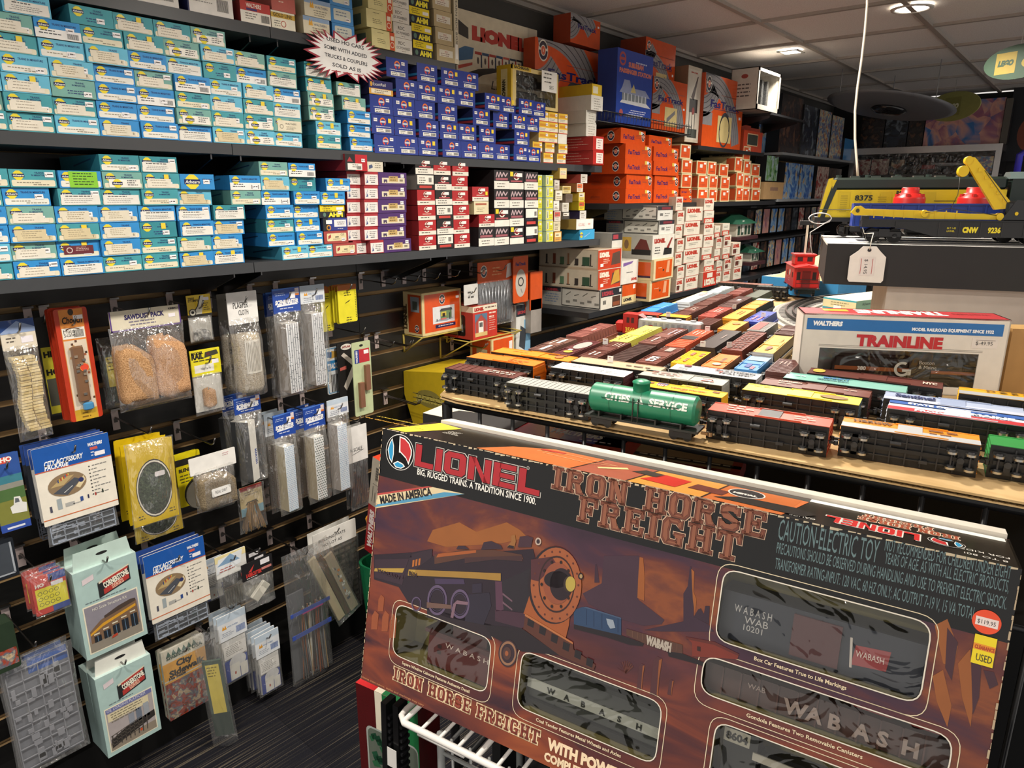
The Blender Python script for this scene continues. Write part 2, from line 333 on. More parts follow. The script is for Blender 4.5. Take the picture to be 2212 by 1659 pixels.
# ------------------------------------------------------------------ wall shelves
def shelf(y0,y1,ztop,depth,label,th=.027,c='#3d3f42:p',slope=0,group=None,lip=True):
 t=thing('wall_shelf',label,'shelf',(0,y0,ztop),group=group)
 L=y1-y0; m=MB(); f=lambda y:slope*y
 vs=[(.0,0,-th),(depth,0,-th),(depth,L,f(L)-th),(0,L,f(L)-th),(0,0,0),(depth,0,0),(depth,L,f(L)),(0,L,f(L))]
 m.add(vs,[(3,2,1,0),(4,5,6,7),(0,1,5,4),(2,3,7,6),(3,0,4,7),(1,2,6,5)],c); m.build('shelf_board',t)
 for y in (.04,L-.04):
  m=MB(); m.prism([(0,-th-.10),(0,-th),(depth-.03,-th),(depth-.03,-th-.012)],0,.004,'#77787a:m')
  o=m.build('bracket',t); o.rotation_euler=(math.pi/2,0,0); o.location=(0,y,f(y))
 return t
def Yat(px,X,Z):
 """Y of the point (X,?,Z) that the lens sees in column px"""
 k=(px-CX)/FPX; a=V((X-CAM.x,0,Z-CAM.z)); d=V((0,1,0))
 return -(a.dot(RR)*FPX-(px-CX)*a.dot(FF))/(d.dot(RR)*FPX-(px-CX)*d.dot(FF))
MIDZ,LOWZ,TOPZ=1.727,1.424,2.024
shelf(.2,1.02,MIDZ,.282,'dark grey middle wall shelf board full of teal kits, nearest stretch')
shelf(1.022,1.60,MIDZ-.001,.282,'dark grey middle shelf board under the teal stacks beside the dark blue boxes')
shelf(1.602,2.50,MIDZ-.004,.280,'dark grey middle shelf board under dark blue and yellow boxes')
shelf(2.502,2.80,MIDZ-.004,.278,'short dark grey middle shelf end under the yellow boxes and red cartons')
shelf(.2,1.05,LOWZ+.003,.282,'dark grey lower wall shelf board under the nearest teal kits',slope=-.006)
shelf(1.052,1.79,LOWZ-.002,.282,'dark grey lower shelf board under teal stacks and purple boxes',slope=-.008)
shelf(1.792,2.80,LOWZ-.008,.280,'dark grey lower shelf board under red and black boxes, far stretch',slope=-.012)
shelf(.2,1.16,TOPZ,.282,'dark grey top wall shelf board over the nearest teal stacks')
shelf(1.162,1.86,TOPZ,.282,'dark grey top shelf board under cream and yellow kits with starburst sign')
def lowz(y): return LOWZ-.002-.008*(y-1.05) if y<1.79 else LOWZ-.008-.012*(y-1.79)
# ------------------------------------------------------------------ shelf boxes
TEAL={'t':'#3f98a3','b':'#2b8bcd','l':'#62b6d3','g':'#74a99f','k':'#2f8793'}
def logo(c,x,y,k,z=2):     # yellow lozenge with navy name bar
 c.poly([(x-.011*k,y-.006*k),(x-.004*k,y-.012*k),(x+.004*k,y-.012*k),(x+.011*k,y-.006*k),(x+.011*k,y+.006*k),(x+.004*k,y+.012*k),(x-.004*k,y+.012*k),(x-.011*k,y+.006*k)],'#e8d53a:g',z)
 c.rect(x-.014*k,y-.0042*k,x+.014*k,y+.0042*k,'#262a55:g',z+1); c.text('Athearn',x,y-.0026*k,.0056*k,'#f4f2ea:g',z+2,w=.025*k,bold=.012,sh=.2,align='c')
W0,H0,D0=.0872,.0368,.235
CREAM='#e2dabf'; PAPER='#e4e0d2'
_mc={}
def sticker(m,u,v,y,z,ww=.0165,hh=.0105,c='#f2eff0'):
 cv=Cv(m,(0,0,0),u,v); cv.rect(y,z,y+ww,z+hh,c,5); cv.text('$',y+.001,z+.003,.004,'#55504e',6); r=random.Random(int(y*1e5))
 cv.greek(y+.004,z+hh*.68,y+ww-.001,1,.0036,'#6a6462',r,6,jag=.05)
U,VV=(0,1,0),(0,0,1)
def kit(col,st,var):
 """meshes of one teal train-kit box: carton, glued label, price sticker"""
 k=(col,st,var)
 if k in _mc: return _mc[k]
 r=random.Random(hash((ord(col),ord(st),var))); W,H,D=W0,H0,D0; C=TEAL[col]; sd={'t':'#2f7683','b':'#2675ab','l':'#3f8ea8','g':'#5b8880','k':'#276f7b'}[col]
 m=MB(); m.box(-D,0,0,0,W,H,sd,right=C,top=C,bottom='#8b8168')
 c=Cv(m,(0,0,0),U,VV)
 c2=Cv(m,(-D,0,0),(1,0,0),VV); c2.poly([(D*.35,H*.35),(D*.8,H*.72),(D*.8,H*.8),(D*.35,H*.45)],'#1d3a55',1)
 navy='#20336e'
 if st=='X':
  c.rect(.002,.002,W-.002,H-.002,C,1); logo(c,.03,H/2,1.45); c.greek(.056,.026,.085,2,.003,navy,r)
 else:
  logo(c,.0165,.0245,.80)
  if st!='D' and (col in 'bl' and st in 'ACHX'): c.text('TRAINS IN MINIATURE',.033,.026,.0042,navy,2,w=.046,bold=.01)
  else: c.text('TRAINS',.047,.0285,.0038,navy,2,bold=.01); c.text('IN MINIATURE',.041,.0235,.0036,navy,2,w=.026,bold=.01)
  if st in 'AL': c.rrect(.003,.0025,W-.003,.0155,.003,CREAM if col in 'tg' else '#e6e4da',1); c.greek(.012,.011,.06,1,.0026,'#8d8672',r); c.greek(.04,.007,.08,1,.0026,'#8d8672',r)
  elif st in 'BEGHM': c.rrect(.003,.002,W-.003,.0125,.003,CREAM,1)
  elif st=='C': c.rect(0,0,W,.0185,'#ebeae6',1); c.greek(.006,.0155,.05,2,.0028,'#3a3a40',r); c.barcode(.06,.003,.082,.0135,'#33333a',r)
  elif st=='D': c.greek(.03,.0145,.072,2,.0026,navy,r)
 out=[m.mesh('carton')]
 m=MB(); c=Cv(m,(.0011,0,0),U,VV)
 if st=='B':
  c.poly([(.008,.003),(W-.012,.003),(W-.012,.0115),(W-.022,.0115),(W-.022,.0235),(.012,.0235),(.008,.018)],'#e3dccb',1)
  for i in range(3): c.greek(.014+.004*r.random(),.021-.0058*i,.062-.01*r.random(),1,.0022,'#a09888',r,2,jag=.3)
 elif st=='E':
  t='#d3c49e' if var%2 else '#ddd5c0'
  c.poly([(.012,.004),(W-.01,.004),(W-.01,.013),(W-.02,.013),(W-.02,.0265),(.008,.0265),(.008,.013),(.012,.013)],t,1); c.greek(.02,.0235,.06,4,.0021,'#a2967a',r,2,gap=2.0); c.text('RT'[var%2],.07,.006,.0055,'#4a4336',2)
 elif st=='H':
  c.rect(.004,.002,W-.004,.0235,'#e6e3da',1); c.greek(.012,.0215,.07,1,.003,'#5a5856',r,2); c.greek(.01,.0155,.078,3,.0019,'#8f8c86',r,2)
 elif st=='M':
  c.rect(.012,.008,W-.014,.0265,'#66232c',1); c.ring(.024,.017,.0045,.0065,'#cbb9b0',2); c.greek(.036,.0235,.066,3,.0018,'#c9a8a0',r,2)
 elif st=='G':
  c.rect(.012,.003,W-.006,.021,'#ece9df',1); logo(c,.03,.0115,.8); c.greek(.05,.0185,.078,3,.0024,'#2e2c30',r,2)
 elif st=='L':
  c.rect(.02,.001,.078,.0355,'#86c832',1); c.greek(.026,.032,.07,5,.003,'#2d4a1c',r,2)
 elif st=='W':
  c.rect(.010,.002,W-.003,.030,'#ded6bd',1); c.text('WALTHERS',.034,.0195,.005,'#55504a',2,bold=.01); c.ring(.022,.014,.004,.006,'#9a927e',2); c.greek(.034,.015,.074,3,.0018,'#827a68',r,2)
 out.append(m.mesh('paper_label') if m.v else None)
 m=MB(); sticker(m,U,VV,[.062,.066,.058,.052][var%4],[.003,.0215,.0135,.006][var%4])
 out.append(m.mesh('price_sticker'))
 if var%7==3: m=MB(); Cv(m,(0,0,0),U,VV).rect(.05,.02,.061,.034,'#e6cc3a',4); out.append(m.mesh('yellow_tag'))
 _mc[k]=out; return out
NP=('price_sticker','yellow_tag'); NK=('paper_label',)+NP
CNAME={'t':'teal','b':'bright blue','l':'pale aqua','g':'faded grey-green','k':'dark teal'}
SNAME={'A':'cream band','B':'hand-lettered slip','C':'white barcode band','D':'plain face','E':'typed tan slip','G':'white maker slip','H':'white typed slip','M':'maroon slip','L':'lime green sheet','W':'cream notice slip','X':'big maker lozenge'}
BOXES=[]
def settle():    # nudge neighbours along the shelf until none touch
 BOXES.sort(key=lambda b:b[5]+b[6])
 for i,b in enumerate(BOXES):
  e=max([a[6]+.0008-b[5] for a in BOXES[max(0,i-90):i] if min(a[2],b[2])-max(a[1],b[1])>.001 and min(a[4],b[4])-max(a[3],b[3])>.001 and 0<a[6]+.0008-b[5]<.045],default=0)
  b[5]+=e; b[6]+=e; b[0].location.y+=e
 BOXES.clear()
def place(meshes,names,X,y,z,label,cat,group,rz=0,name='model_kit_box'):
 o=link(meshes[0],name,None,(X,y,z),(0,0,rz),label,cat,group)
 c=[v.co for v in meshes[0].vertices]; BOXES.append([o,X+min(v.x for v in c),X,z,z+max(v.z for v in c),y,y+max(v.y for v in c)])
 for me,n in zip(meshes[1:],names):
  if me: link(me,n,o)
 return o
LASTY={}
def kit_column(ox,sc,zf,rows,colname,shelfname,group,X=.28,step=.0378):
 for i,(xl,xr,code) in enumerate(rows):
  z0=LOWZ if callable(zf) else zf
  px=ox+(xl+xr)/2/sc; y=Yat(px,X,z0+.0005+step*i+.018)-W0/2; y=max(y,LASTY.get((shelfname,i),-9)+.0015); LASTY[(shelfname,i)]=y+W0; z=(zf(y) if callable(zf) else zf)+.0005+step*i
  col,st=code[0],code[1]; v=rnd.randrange(8)
  pl='topmost' if i==len(rows)-1 else ORD[i]
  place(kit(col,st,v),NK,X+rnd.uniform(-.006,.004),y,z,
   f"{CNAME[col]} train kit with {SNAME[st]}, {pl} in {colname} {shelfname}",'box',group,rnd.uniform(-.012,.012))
s_=2196/450
MIDC=[(0,[(-440,40,'tB'),(-480,5,'gB'),(-500,-25,'lB'),(-530,-55,'lA')]),
(0,[(55,555,'tB'),(15,525,'tB'),(-10,480,'lB'),(-42,445,'lA'),(-85,380,'tB'),(-130,312,'gB'),(35,525,'lH')]),
(0,[(550,970,'lA'),(520,945,'tB'),(470,890,'gD'),(438,870,'lE'),(372,810,'lA'),(310,780,'bC')]),
(0,[(1045,1480,'bE'),(955,1400,'bA'),(895,1315,'bA'),(855,1290,'bA'),(808,1250,'lE'),(785,1215,'tA'),(745,1190,'tD')]),
(0,[(1480,1880,'bA'),(1425,1830,'bA'),(1385,1780,'bC'),(1360,1760,'gB'),(1295,1695,'bA'),(1215,1620,'tB'),(1180,1595,'tB')]),
(0,[(1875,2170,'bH'),(1830,2150,'gG'),(1780,2070,'tA'),(1750,2055,'bC'),(1700,2030,'lH'),(1625,2005,'gG'),(1605,1975,'tB')]),
(400,[(220,545,'lE'),(208,540,'tB'),(228,555,'lB'),(135,470,'lA'),(160,495,'tD'),(70,430,'lB'),(30,365,'gG')]),
(400,[(548,860,'lG'),(570,870,'tG'),(555,830,'tB'),(510,810,'lB'),(500,780,'bC'),(430,715,'gB')]),
(400,[(878,1165,'lA'),(880,1185,'gW'),(872,1155,'lH'),(855,1145,'bC'),(818,1112,'gH'),(865,1165,'tA')]),
(400,[(1375,1640,'tA'),(1385,1645,'lA'),(1300,1580,'gG'),(1285,1570,'gG'),(1275,1560,'tB'),(1285,1490,'tH')]),
(400,[(1745,1990,'bA'),(1720,1960,'bA'),(1700,1950,'bA'),(1655,1925,'gB'),(1600,1865,'gH')])]
LOWC=[(0,[(-360,130,'tB'),(-390,95,'lA'),(-410,72,'bA'),(-430,42,'bA'),(-480,10,'tB'),(-420,75,'tA')]),
(0,[(118,610,'bB'),(85,578,'gB'),(50,545,'bE'),(25,528,'gB'),(10,512,'bA'),(55,580,'tA')]),
(0,[(600,1062,'bH'),(572,1022,'bM'),(540,992,'tE'),(515,968,'bE'),(615,1068,'tH'),(615,1080,'bL')]),
(0,[(1062,1465,'tA'),(1012,1422,'bE'),(988,1410,'bE'),(972,1390,'bE'),(1070,1490,'tH'),(1080,1505,'gG'),(1060,1480,'kA')]),
(0,[(1468,1845,'tA'),(1438,1825,'tA'),(1415,1805,'kD'),(1395,1785,'bH'),(1490,1870,'tA'),(1500,1880,'tB'),(1480,1865,'kH')]),
(400,[(-60,315,'bE'),(-120,240,'tE'),(-60,305,'bH'),(-75,280,'bH'),(-80,275,'lE'),(-65,300,'bX')]),
(400,[(300,600,'bH'),(288,610,'bE'),(308,630,'bE'),(308,628,'kH'),(492,802,'gA'),(475,795,'bC')]),
(400,[(1012,1300,'lA'),(882,1165,'bA'),(862,1150,'tA'),(850,1135,'bA'),(800,1085,'bC'),(800,1088,'lE'),(778,1075,'gA')]),
(400,[(1175,1470,'lA'),(1178,1450,'bA'),(1165,1435,'bA'),(1150,1418,'bA'),(1140,1415,'bA'),(1110,1392,'kD'),(1085,1360,'bC')])]
for j,(ox,rows) in enumerate(MIDC):
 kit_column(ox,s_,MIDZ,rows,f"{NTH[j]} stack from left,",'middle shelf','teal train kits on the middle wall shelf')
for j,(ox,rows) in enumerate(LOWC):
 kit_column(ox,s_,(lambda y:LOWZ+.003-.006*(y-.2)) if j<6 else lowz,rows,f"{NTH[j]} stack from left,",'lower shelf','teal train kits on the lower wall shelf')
# generic printed cartons --------------------------------------------------------
def carton(key,W,H,D,side,front,draw=None,stick=None,top=None,sidedraw=None,bottom=None):
 k=('c',key)
 if k in _mc: return _mc[k]
 m=MB(); m.box(-D,0,0,0,W,H,side,right=front,top=top or side,bottom=bottom or side); r=random.Random(sum(map(ord,str(key))))
 if draw: c_=Cv(m,(0,0,0),U,VV); c_.clip=(W,H); draw(c_,r,W,H)
 if sidedraw: c_=Cv(m,(-D,0,0),(1,0,0),VV); c_.clip=(D,H); sidedraw(c_,r,D,H)
 out=[m.mesh('carton')]
 for yl in (0,1):
  m=MB()
  for (y,z,*c) in stick or ():
   if c and yl: Cv(m,(0,0,0),U,VV).rect(y,z,y+.012,z+.013,c[0],5)
   elif not c and not yl: sticker(m,U,VV,y,z,.014,.0095)
  out.append(m.mesh('sticker') if m.v else None)
 _mc[k]=out; return out
def dq(c,r,W,H):   # dark blue box: ringed engine badge and white code strip
 x,y=W*.5,H*.66
 c.ring(x,y,H*.13,H*.22,'#d8433a:g',1,a0=-60,a1=250); c.ring(x,y,H*.17,H*.20,'#f0a83a:g',2,a0=-40,a1=200); c.ell(x+H*.02,y,H*.13,H*.12,'#3c4d8c:g',2); c.rect(x-H*.2,y-H*.05,x+H*.17,y+H*.04,'#c9d0dc:g',3)
 c.greek(W*.15,H*.41,W*.85,1,H*.045,'#dfe2ea:g',r,1,jag=.02); c.rect(W*.2,H*.1,W*.86,H*.3,'#e9e7de',1); c.greek(W*.24,H*.26,W*.55,2,H*.05,'#55555c',r); c.barcode(W*.6,H*.13,W*.83,H*.27,'#3a3a42',r)
def dqs(c,r,W,H): c.rect(0,H*.12,W,H*.26,'#9a2f38',1); c.rect(0,H*.33,W,H*.45,'#2e7fb5',1)
QW,QH=.0905,.0555
QV=[[(.012,.037),(.064,.034,'#f0d22c')],[(.062,.038)],[(.008,.036),(.066,.034,'#f0d22c')],[(.062,.032)]]
def qbox(v): return carton('q%d'%v,QW,QH,.2,'#1d2450','#2a3b8c:g',dq,QV[v],bottom='#a8a090',sidedraw=dqs)
s3=2196/450
QC=[[(85,305),(90,300),(80,310)],[(345,580),(345,590),(325,580),(352,612),(272,495)],[(590,830),(602,830),(590,765),(620,735),(590,806)],[(860,1055),(832,1030),(822,1005),(800,985),(842,1050)],
[(1052,1205),(1032,1160),None,(985,1175),(1050,1215)],[(1225,1400),(1245,1425),(1192,1345),(1295,1490)],[(1410,1560),(1420,1490),(1405,1550),(1490,1615)],[(1612,1762),(1615,1775),(1595,1740),(1620,1735)],[(1762,1790),None,(1742,1832),(1732,1826)]]
for j,rows in enumerate(QC):
 lastb=-1
 for i,r in enumerate(rows):
  if r is None: continue
  z=MIDZ-.0035+.0005+i*(QH+.001)
  X=.283 if j not in(6,) else .27
  if j in(8,): X=.272; y_=1
  if j in(6,) and i==1: continue
  y=Yat(780+(r[0]+r[1])/2/s3,X,z+.02)-QW/2; y=max(y,LASTY.get(('q',i),-9)+.001)
  LASTY[('q',i)]=y+QW
  place(qbox(rnd.randrange(4)),NP,X,y,z,f"dark blue boxed freight car, {'topmost' if i==len(rows)-1 else ORD[i]} in {NTH[j]} dark blue stack from left",'box','dark blue train boxes on the middle shelf',rnd.uniform(-.012,.012),'model_train_box')
def dex(c,r,W,H):
 c.rect(0,0,W,H*.42,'#d9a13a',1); c.rect(.008,.003,W-.008,H*.38,'#e8dfc6',2); c.greek(.02,H*.32,W*.8,2,.003,'#7a6a4a',r,3); c.text('ExactRail',.016,H*.62,.009,'#e9e4dc',2,w=.05); c.ell(.009,H*.7,.005,.007,'#d9a13a',2)
z=MIDZ-.003+3*(QH+.001); place(carton('ex',.095,.04,.24,'#1f1f45','#2b2a66:g',dex),(),.285,Yat(780+210/s3,.285,z+.02)-.047,z,'navy box with gold lower band on top of first dark blue stack','box',None,.01,'model_train_box')
# small yellow boxes
def dy(c,r,W,H): c.rect(0,0,W,H*.42,'#e6dfc8',1); c.rect(0,0,W,H*.08,'#c9543a',2); c.rect(W*.12,H*.55,W*.8,H*.8,'#c98a1c',1); c.greek(W*.1,H*.36,W*.9,2,H*.07,'#8a8272',r)
for j,(xl,xr) in enumerate([(1788,1898),(1912,2022),(2052,2150)]):
 for i in range(5):
  Wy,Hy=.064,.0385; z=MIDZ-.0035+.0005+i*(Hy+.0006)
  xx=(xl+xr)/2+[0,18,12,20,18,30][i]*(1 if j<2 else .9); X=.27; y=Yat(780+xx/s3,X,z+.015)-Wy/2+.004*j
  white=(j==2 and i==2)
  place(carton('yw' if white else 'y',Wy-.001,Hy,.1,'#b9a47a','#e3dfd2' if white else '#e0b430',None if white else dy,None if white else [(.045,.024)]),NP,X,y,z,f"small {'white' if white else 'yellow and cream'} box, {'topmost' if i==4 else ORD[i]} in {NTH[j]} yellow stack, middle shelf",'box','small yellow boxes at the end of the middle shelf',rnd.uniform(-.02,.02),'small_parts_box')
# top shelf cartons
def put(key,W,H,D,side,front,draw,px,z,label,X=.28,rz=0,stick=None,right=False,name='model_kit_box',top=None,sidedraw=None,group=None,yy=None,bottom=None):
 y=yy if yy is not None else Yat(px,X,z+H/2)-W/2
 return place(carton(key,W,H,D,side,front,draw,stick,top,sidedraw,bottom),NP,X,y,z,label,'box',group,rz,name)
tz=TOPZ+.0006
def dwhite(c,r,W,H): c.greek(.01,H*.8,W*.55,4,.003,'#8d8d88',r); c.barcode(W*.64,H*.2,W*.9,H*.7,'#3a3a3a',r); c.rect(0,0,W*.03,H,'#1f2a5a',1)
for i in range(2):
 put('tw',.118,.055,.24,'#1f2450','#e8e6e0',dwhite,[330,455][i],tz,f"white barcoded kit box, {['left','right'][i]} of two over the nearest teal stacks",rz=.02,group='white boxes on the top shelf')
def dred(c,r,W,H): c.rect(0,H*.55,W,H,'#b93a34',1); c.text('WALTHERS',W*.2,H*.72,.010,'#f2ece0',2,w=W*.5,bold=.02); c.rect(W*.2,H*.58,W*.55,H*.68,'#3a2c6a',2); c.greek(.01,H*.45,W*.6,3,.003,'#77736a',r); c.barcode(W*.68,H*.1,W*.95,H*.45,'#333333',r)
put('tr',.085,.05,.24,'#8f3330','#ebe6da',dred,552,tz,'white and red kit box on top shelf left of the gold banded box')
def dgold(c,r,W,H): c.rect(0,H*.62,W,H*.9,'#c9a43c',1); c.text('GOLD LINE',W*.08,H*.68,.009,'#4a3a12',2,w=W*.8,bold=.02); c.ring(W*.5,H*.3,.006,.008,'#b5503a',1); c.greek(W*.1,H*.45,W*.4,3,.003,'#77736a',r)
put('tg',.072,.042,.24,'#c2b48c','#ece7d2',dgold,612,tz,'cream kit box with gold name band on the top shelf')
put('tp',.072,.035,.24,'#a85a52','#bb6258',lambda c,r,W,H:c.greek(.02,H*.7,W*.6,1,.004,'#e0c8b8',r),612,tz+.0426,'dusty red box resting on the gold banded box, top shelf')
def dwal(c,r,W,H): c.rect(0,H*.75,W,H,'#8ea8c8',1); c.poly([(W*.2,H*.5),(W*.24,H*.9),(W*.28,H*.65),(W*.32,H*.9),(W*.36,H*.5)],'#e0a83a',2); c.text('WALTHERS',W*.4,H*.52,.006,'#4a5a7a',2); c.greek(W*.3,H*.4,W*.9,3,.003,'#8f8a78',r)
for i in range(2): put('tq',.086,.0435,.25,'#b5a98a','#ddd6bc',dwal,684+2*i,tz+i*.0446,f"cream box with small gold crown mark, {['lower','upper'][i]} of two on top shelf",stick=[(.012,.025)] if i else None,X=.29)
def dblu(c,r,W,H): c.rrect(W*.12,H*.18,W*.88,H*.85,.004,'#d6d9cc',1); c.greek(W*.2,H*.7,W*.75,2,.004,'#7a8a9a',r)
for i in range(3): put('tb',.078,.044,.25,'#2a6aa8','#4a90cf',dblu,742-3*i,tz+i*.0446,f"sky blue box with pale panel, {['bottom','middle','top'][i]} of three on the top shelf",stick=[(.05,.008)])
def dcan(c,r,W,H): c.rect(W*.76,0,W*.97,H,'#c9502c',1); c.ring(W*.865,H*.3,.006,.008,'#e8ddc8',2); c.rect(W*.8,H*.55,W*.94,H*.8,'#e8ddc8',2); c.greek(W*.25,H*.85,W*.6,1,.0025,'#7a7250',r); c.greek(W*.2,H*.5,W*.65,3,.0025,'#7a7250',r); c.ell(.0-.0,H*.4,.0001,.0001,'#333333',1)
def dcans(c,r,D,H): c.rect(D*.55,H*.2,D*.9,H*.8,'#4a5a4a',1)
for i in range(3): put('tc',.096,.0495,.25,'#b0a468','#ddd49a',dcan,822+[8,-3,0][i],tz+i*.0505,f"pale yellow kit box with orange badge strip, {['bottom','middle','top'][i]} of three, top shelf",X=.292,rz=[.05,-.03,0][i],sidedraw=dcans)
def drdc(c,r,W,H): c.text('RDC',W*.25,H*.55,.010,'#2a2a2e',2); c.text('DC POWERED',W*.15,H*.25,.008,'#2a2a2e',2,w=W*.72); c.greek(W*.4,H*.15,W*.7,1,.003,'#9a948c',r)
for i in range(4): put('td',.075,.0415,.24,'#a3977c','#dcd9cf',drdc,865-4*i,tz+i*.0425,f"white end box lettered in black marker, {['bottom','second','third','top'][i]} of its top shelf stack")
def dahm(c,r,W,H): c.rect(0,H*.5,W,H,'#e6cf1e',1); c.rect(0,0,W,H*.48,'#1b1d2b',1); c.ell(W*.17,H*.25,H*.14,H*.17,'#5a7a6a',2); c.text('AHM',W*.32,H*.08,H*.33,'#f0e23a',2,w=W*.6,bold=.06); c.greek(W*.1,H*.9,W*.55,3,.003,'#5a5018',r); c.rect(W*.66,H*.62,W*.95,H*.82,'#ecebe6',2)
for i in range(4): put('th',.086,.0465,.25,'#4b4334','#1b1d2b',dahm,914-4*i,tz+i*.0475,f"yellow and black lettered box, {['bottom','second','third','top'][i]} of the top shelf stack")
def dkraft(c,r,W,H): c.rect(W*.14,H*.3,W*.9,H*.72,'#e0dccd',1); c.text('RDC',W*.45,H*.55,.006,'#b0483c',2); c.greek(W*.2,H*.5,W*.8,2,.003,'#8a6a5a',r)
for i in range(4): put('tk',.083,.0495,.25,'#9a8a68','#b8a780',dkraft,963-3*i,tz+i*.0505,f"tan carton with small white slip, {['bottom','second','third','top'][i]} at right end of top shelf")
put('tall',.02,.26,.25,'#a89a78','#d2c9b0',lambda c,r,W,H:(c.text('ATHEARN RDC BOX',W*.35,.23,.009,'#2a2a2a',2,w=.17,rot=-math.pi/2),c.rect(W*.2,.015,W*.8,.06,'#ecebe4',2)),None,tz,'tall cream carton end at the right end of the top shelf',yy=1.822)
# starburst price card hung under the top shelf
def starburst():
 y0,z0=at(747,123,X=.30).y,at(747,123,X=.30).z; a=at(668,123,X=.30); b=at(826,123,X=.30); hw=(b.y-a.y)/2; hh=(at(747,82,X=.3).z-at(747,178,X=.3).z)/2
 r=random.Random(3); n=26; out=[];inn=[]
 for i in range(2*n):
  t=math.pi*i/n; k=1.0+.12*r.random() if i%2==0 else .76+.05*r.random(); sx=abs(math.cos(t))**.6*(1 if math.cos(t)>0 else -1); sy=abs(math.sin(t))**.6*(1 if math.sin(t)>0 else -1)
  out.append((hw*k*sx*1.0,hh*k*sy)); inn.append((hw*(k-.09)*sx*.98,hh*(k-.10)*sy))
 m=MB(); m.T=Mx(((0,0,1,0),(1,0,0,0),(0,1,0,0),(0,0,0,1))); m.prism(out,0,.0012,'#9c3040'); m.T=Mx.Identity(4)
 c=Cv(m,(.0012,0,0),U,VV); c.poly(inn,'#ecebe8',1)
 for k,(t,w) in enumerate((('USED HO CARS',.8),('SOME WITH ADDED',.92),('TRUCKS & COUPLERS',.92),('SOLD AS IS',.62))): c.text(t,0,hh*(.52-.36*k),hh*.17,'#33333c',2,w=hw*1.25*w,align='c',rot=-.05,bold=.02)
 for k in (-1,0,1): c.rect(hw*(.3*k-.12),-hh*.74,hw*(.3*k+.13),-hh*.70,'#a82a35',2)
 m.build('sale_sign',None,(.301,y0,z0),label='white starburst sign with red edge hung below the top shelf',cat='sign')
starburst()
# lower shelf, right of the teal kits
def lowcol(rows,Wd,Hh,colname,step=None,cat='box',group=None,X=.28,D=.24,name='model_train_box',ox=400,sc=s_,z0=0):
 for i,(xl,xr,spec) in enumerate(rows):
  key,side,front,dr,st,lab=spec; y=Yat(ox+(xl+xr)/2/sc,X,LOWZ+.02+i*(step or Hh))-Wd/2; z=lowz(y+Wd/2)+.0015+i*(step or Hh+.001)+z0
  pl='topmost' if i==len(rows)-1 else ORD[i]
  place(carton(key,Wd,Hh,D,side,front,dr,st),NP,X,y,z,f"{lab}, {pl} in {colname}",cat,group,rnd.uniform(-.006,.006),name)
def dcle(c,r,W,H): c.rrect(W*.12,H*.2,W*.92,H*.82,.003,'#ddd0a4',1); c.poly([(W*.17,H*.35),(W*.28,H*.5),(W*.28,H*.75),(W*.17,H*.6)],'#a8403a',2); c.rect(W*.45,H*.48,W*.6,H*.55,'#33302a',2); c.text('CLE',W*.68,H*.62,.006,'#4a4436',2); c.greek(W*.36,H*.38,W*.75,1,.0025,'#7a705a',r)
def dnav(c,r,W,H): c.rect(W*.45,H*.3,W*.95,H*.85,'#e2e3e4',1); c.poly([(0,0),(W*.25,0),(W*.2,H),(0,H)],'#20262a',1); c.ring(W*.22,H*.25,.005,.008,'#c98a2c',2); c.rect(W*.12,H*.55,W*.36,H*.85,'#f0f0ee',3); c.greek(W*.55,H*.7,W*.9,2,.003,'#8a8a8e',r,2); c.greek(W*.55,H*.18,W*.95,1,.003,'#c8ccd8',r)
lowcol([(1475,1735,('cle','#7d2f30','#a3423f',dcle,[(.062,.006)],'red box with cream panel')),(1455,1730,('cle','#7d2f30','#a3423f',dcle,[(.062,.006)],'red box with cream panel')),(1452,1715,('nav','#1d2440','#2a3a86:g',dnav,None,'navy locomotive box with engine nose')),(1435,1665,('ahm2','#5a5120','#1b1d2b',dahm,[(.062,.01)],'yellow and black lettered box'))],.088,.0365,'the stack right of the lower teal kits',group=None)
for i,(xl,xr) in enumerate(((1425,1680),(1490,1750))):
 y=Yat(400+(xl+xr)/2/s_,.285,LOWZ+.17)-W0/2; place(kit('b','A',3),NK,.285,y,lowz(y)+.0385*4-.003+i*.0385,['blue train kit lying on the yellow and black lettered box','blue train kit with curling torn slip, on top of the red box stack'][i],'box',None,.0,'model_kit_box')
def dwr(c,r,W,H): c.rect(.0015,.002,W-.0015,H*.8,'#e6e2dc',1); c.line([(W*.12,H*.3),(W*.25,H*.72)],.0012,'#5a6a9a',2); c.poly([(W*.1,H*.15),(W*.26,H*.2),(W*.22,H*.45)],'#4a5888',2); c.greek(W*.35,H*.66,W*.9,3,.0028,'#7a7674',r,2); c.rect(W*.45,H*.2,W*.75,H*.25,'#333333',2)
lowcol([(1720,1832,('wr','#8f2a30','#a82c33',dwr,None,'white panelled red box'))]*6,.052,.0405,'the half hidden white column by the red boxes',X=.262,group='white and red boxes on the lower shelf')
lowcol([(1840,1985,('wr2','#8f2a30','#a82c33',dwr,None,'white faced red box'))]*6,.0545,.0405,'the white column left of the purple boxes',group='white and red boxes on the lower shelf')
def dprr(c,r,W,H): c.rect(0,0,W*.45,H,'#1d1b1c',1); c.poly([(W*.08,H*.55),(W*.2,H*.85),(W*.34,H*.55)],'#a83238',2); c.rect(W*.1,H*.06,W*.75,H*.45,'#e6e2da',2); c.greek(W*.3,H*.38,W*.6,2,.003,'#4a4846',r,3); c.barcode(W*.5,H*.1,W*.7,H*.3,'#333333',r,3)
yq=Yat(400+1800/s_,.285,1.68); put('prr',.086,.047,.24,'#8a2228','#b8222a:g',dprr,None,lowz(1.4)+.250,'red and black box with white lower panel lying above the white column',yy=yq-.043,X=.29,rz=.04,stick=[(.062,.026)],name='model_train_box')
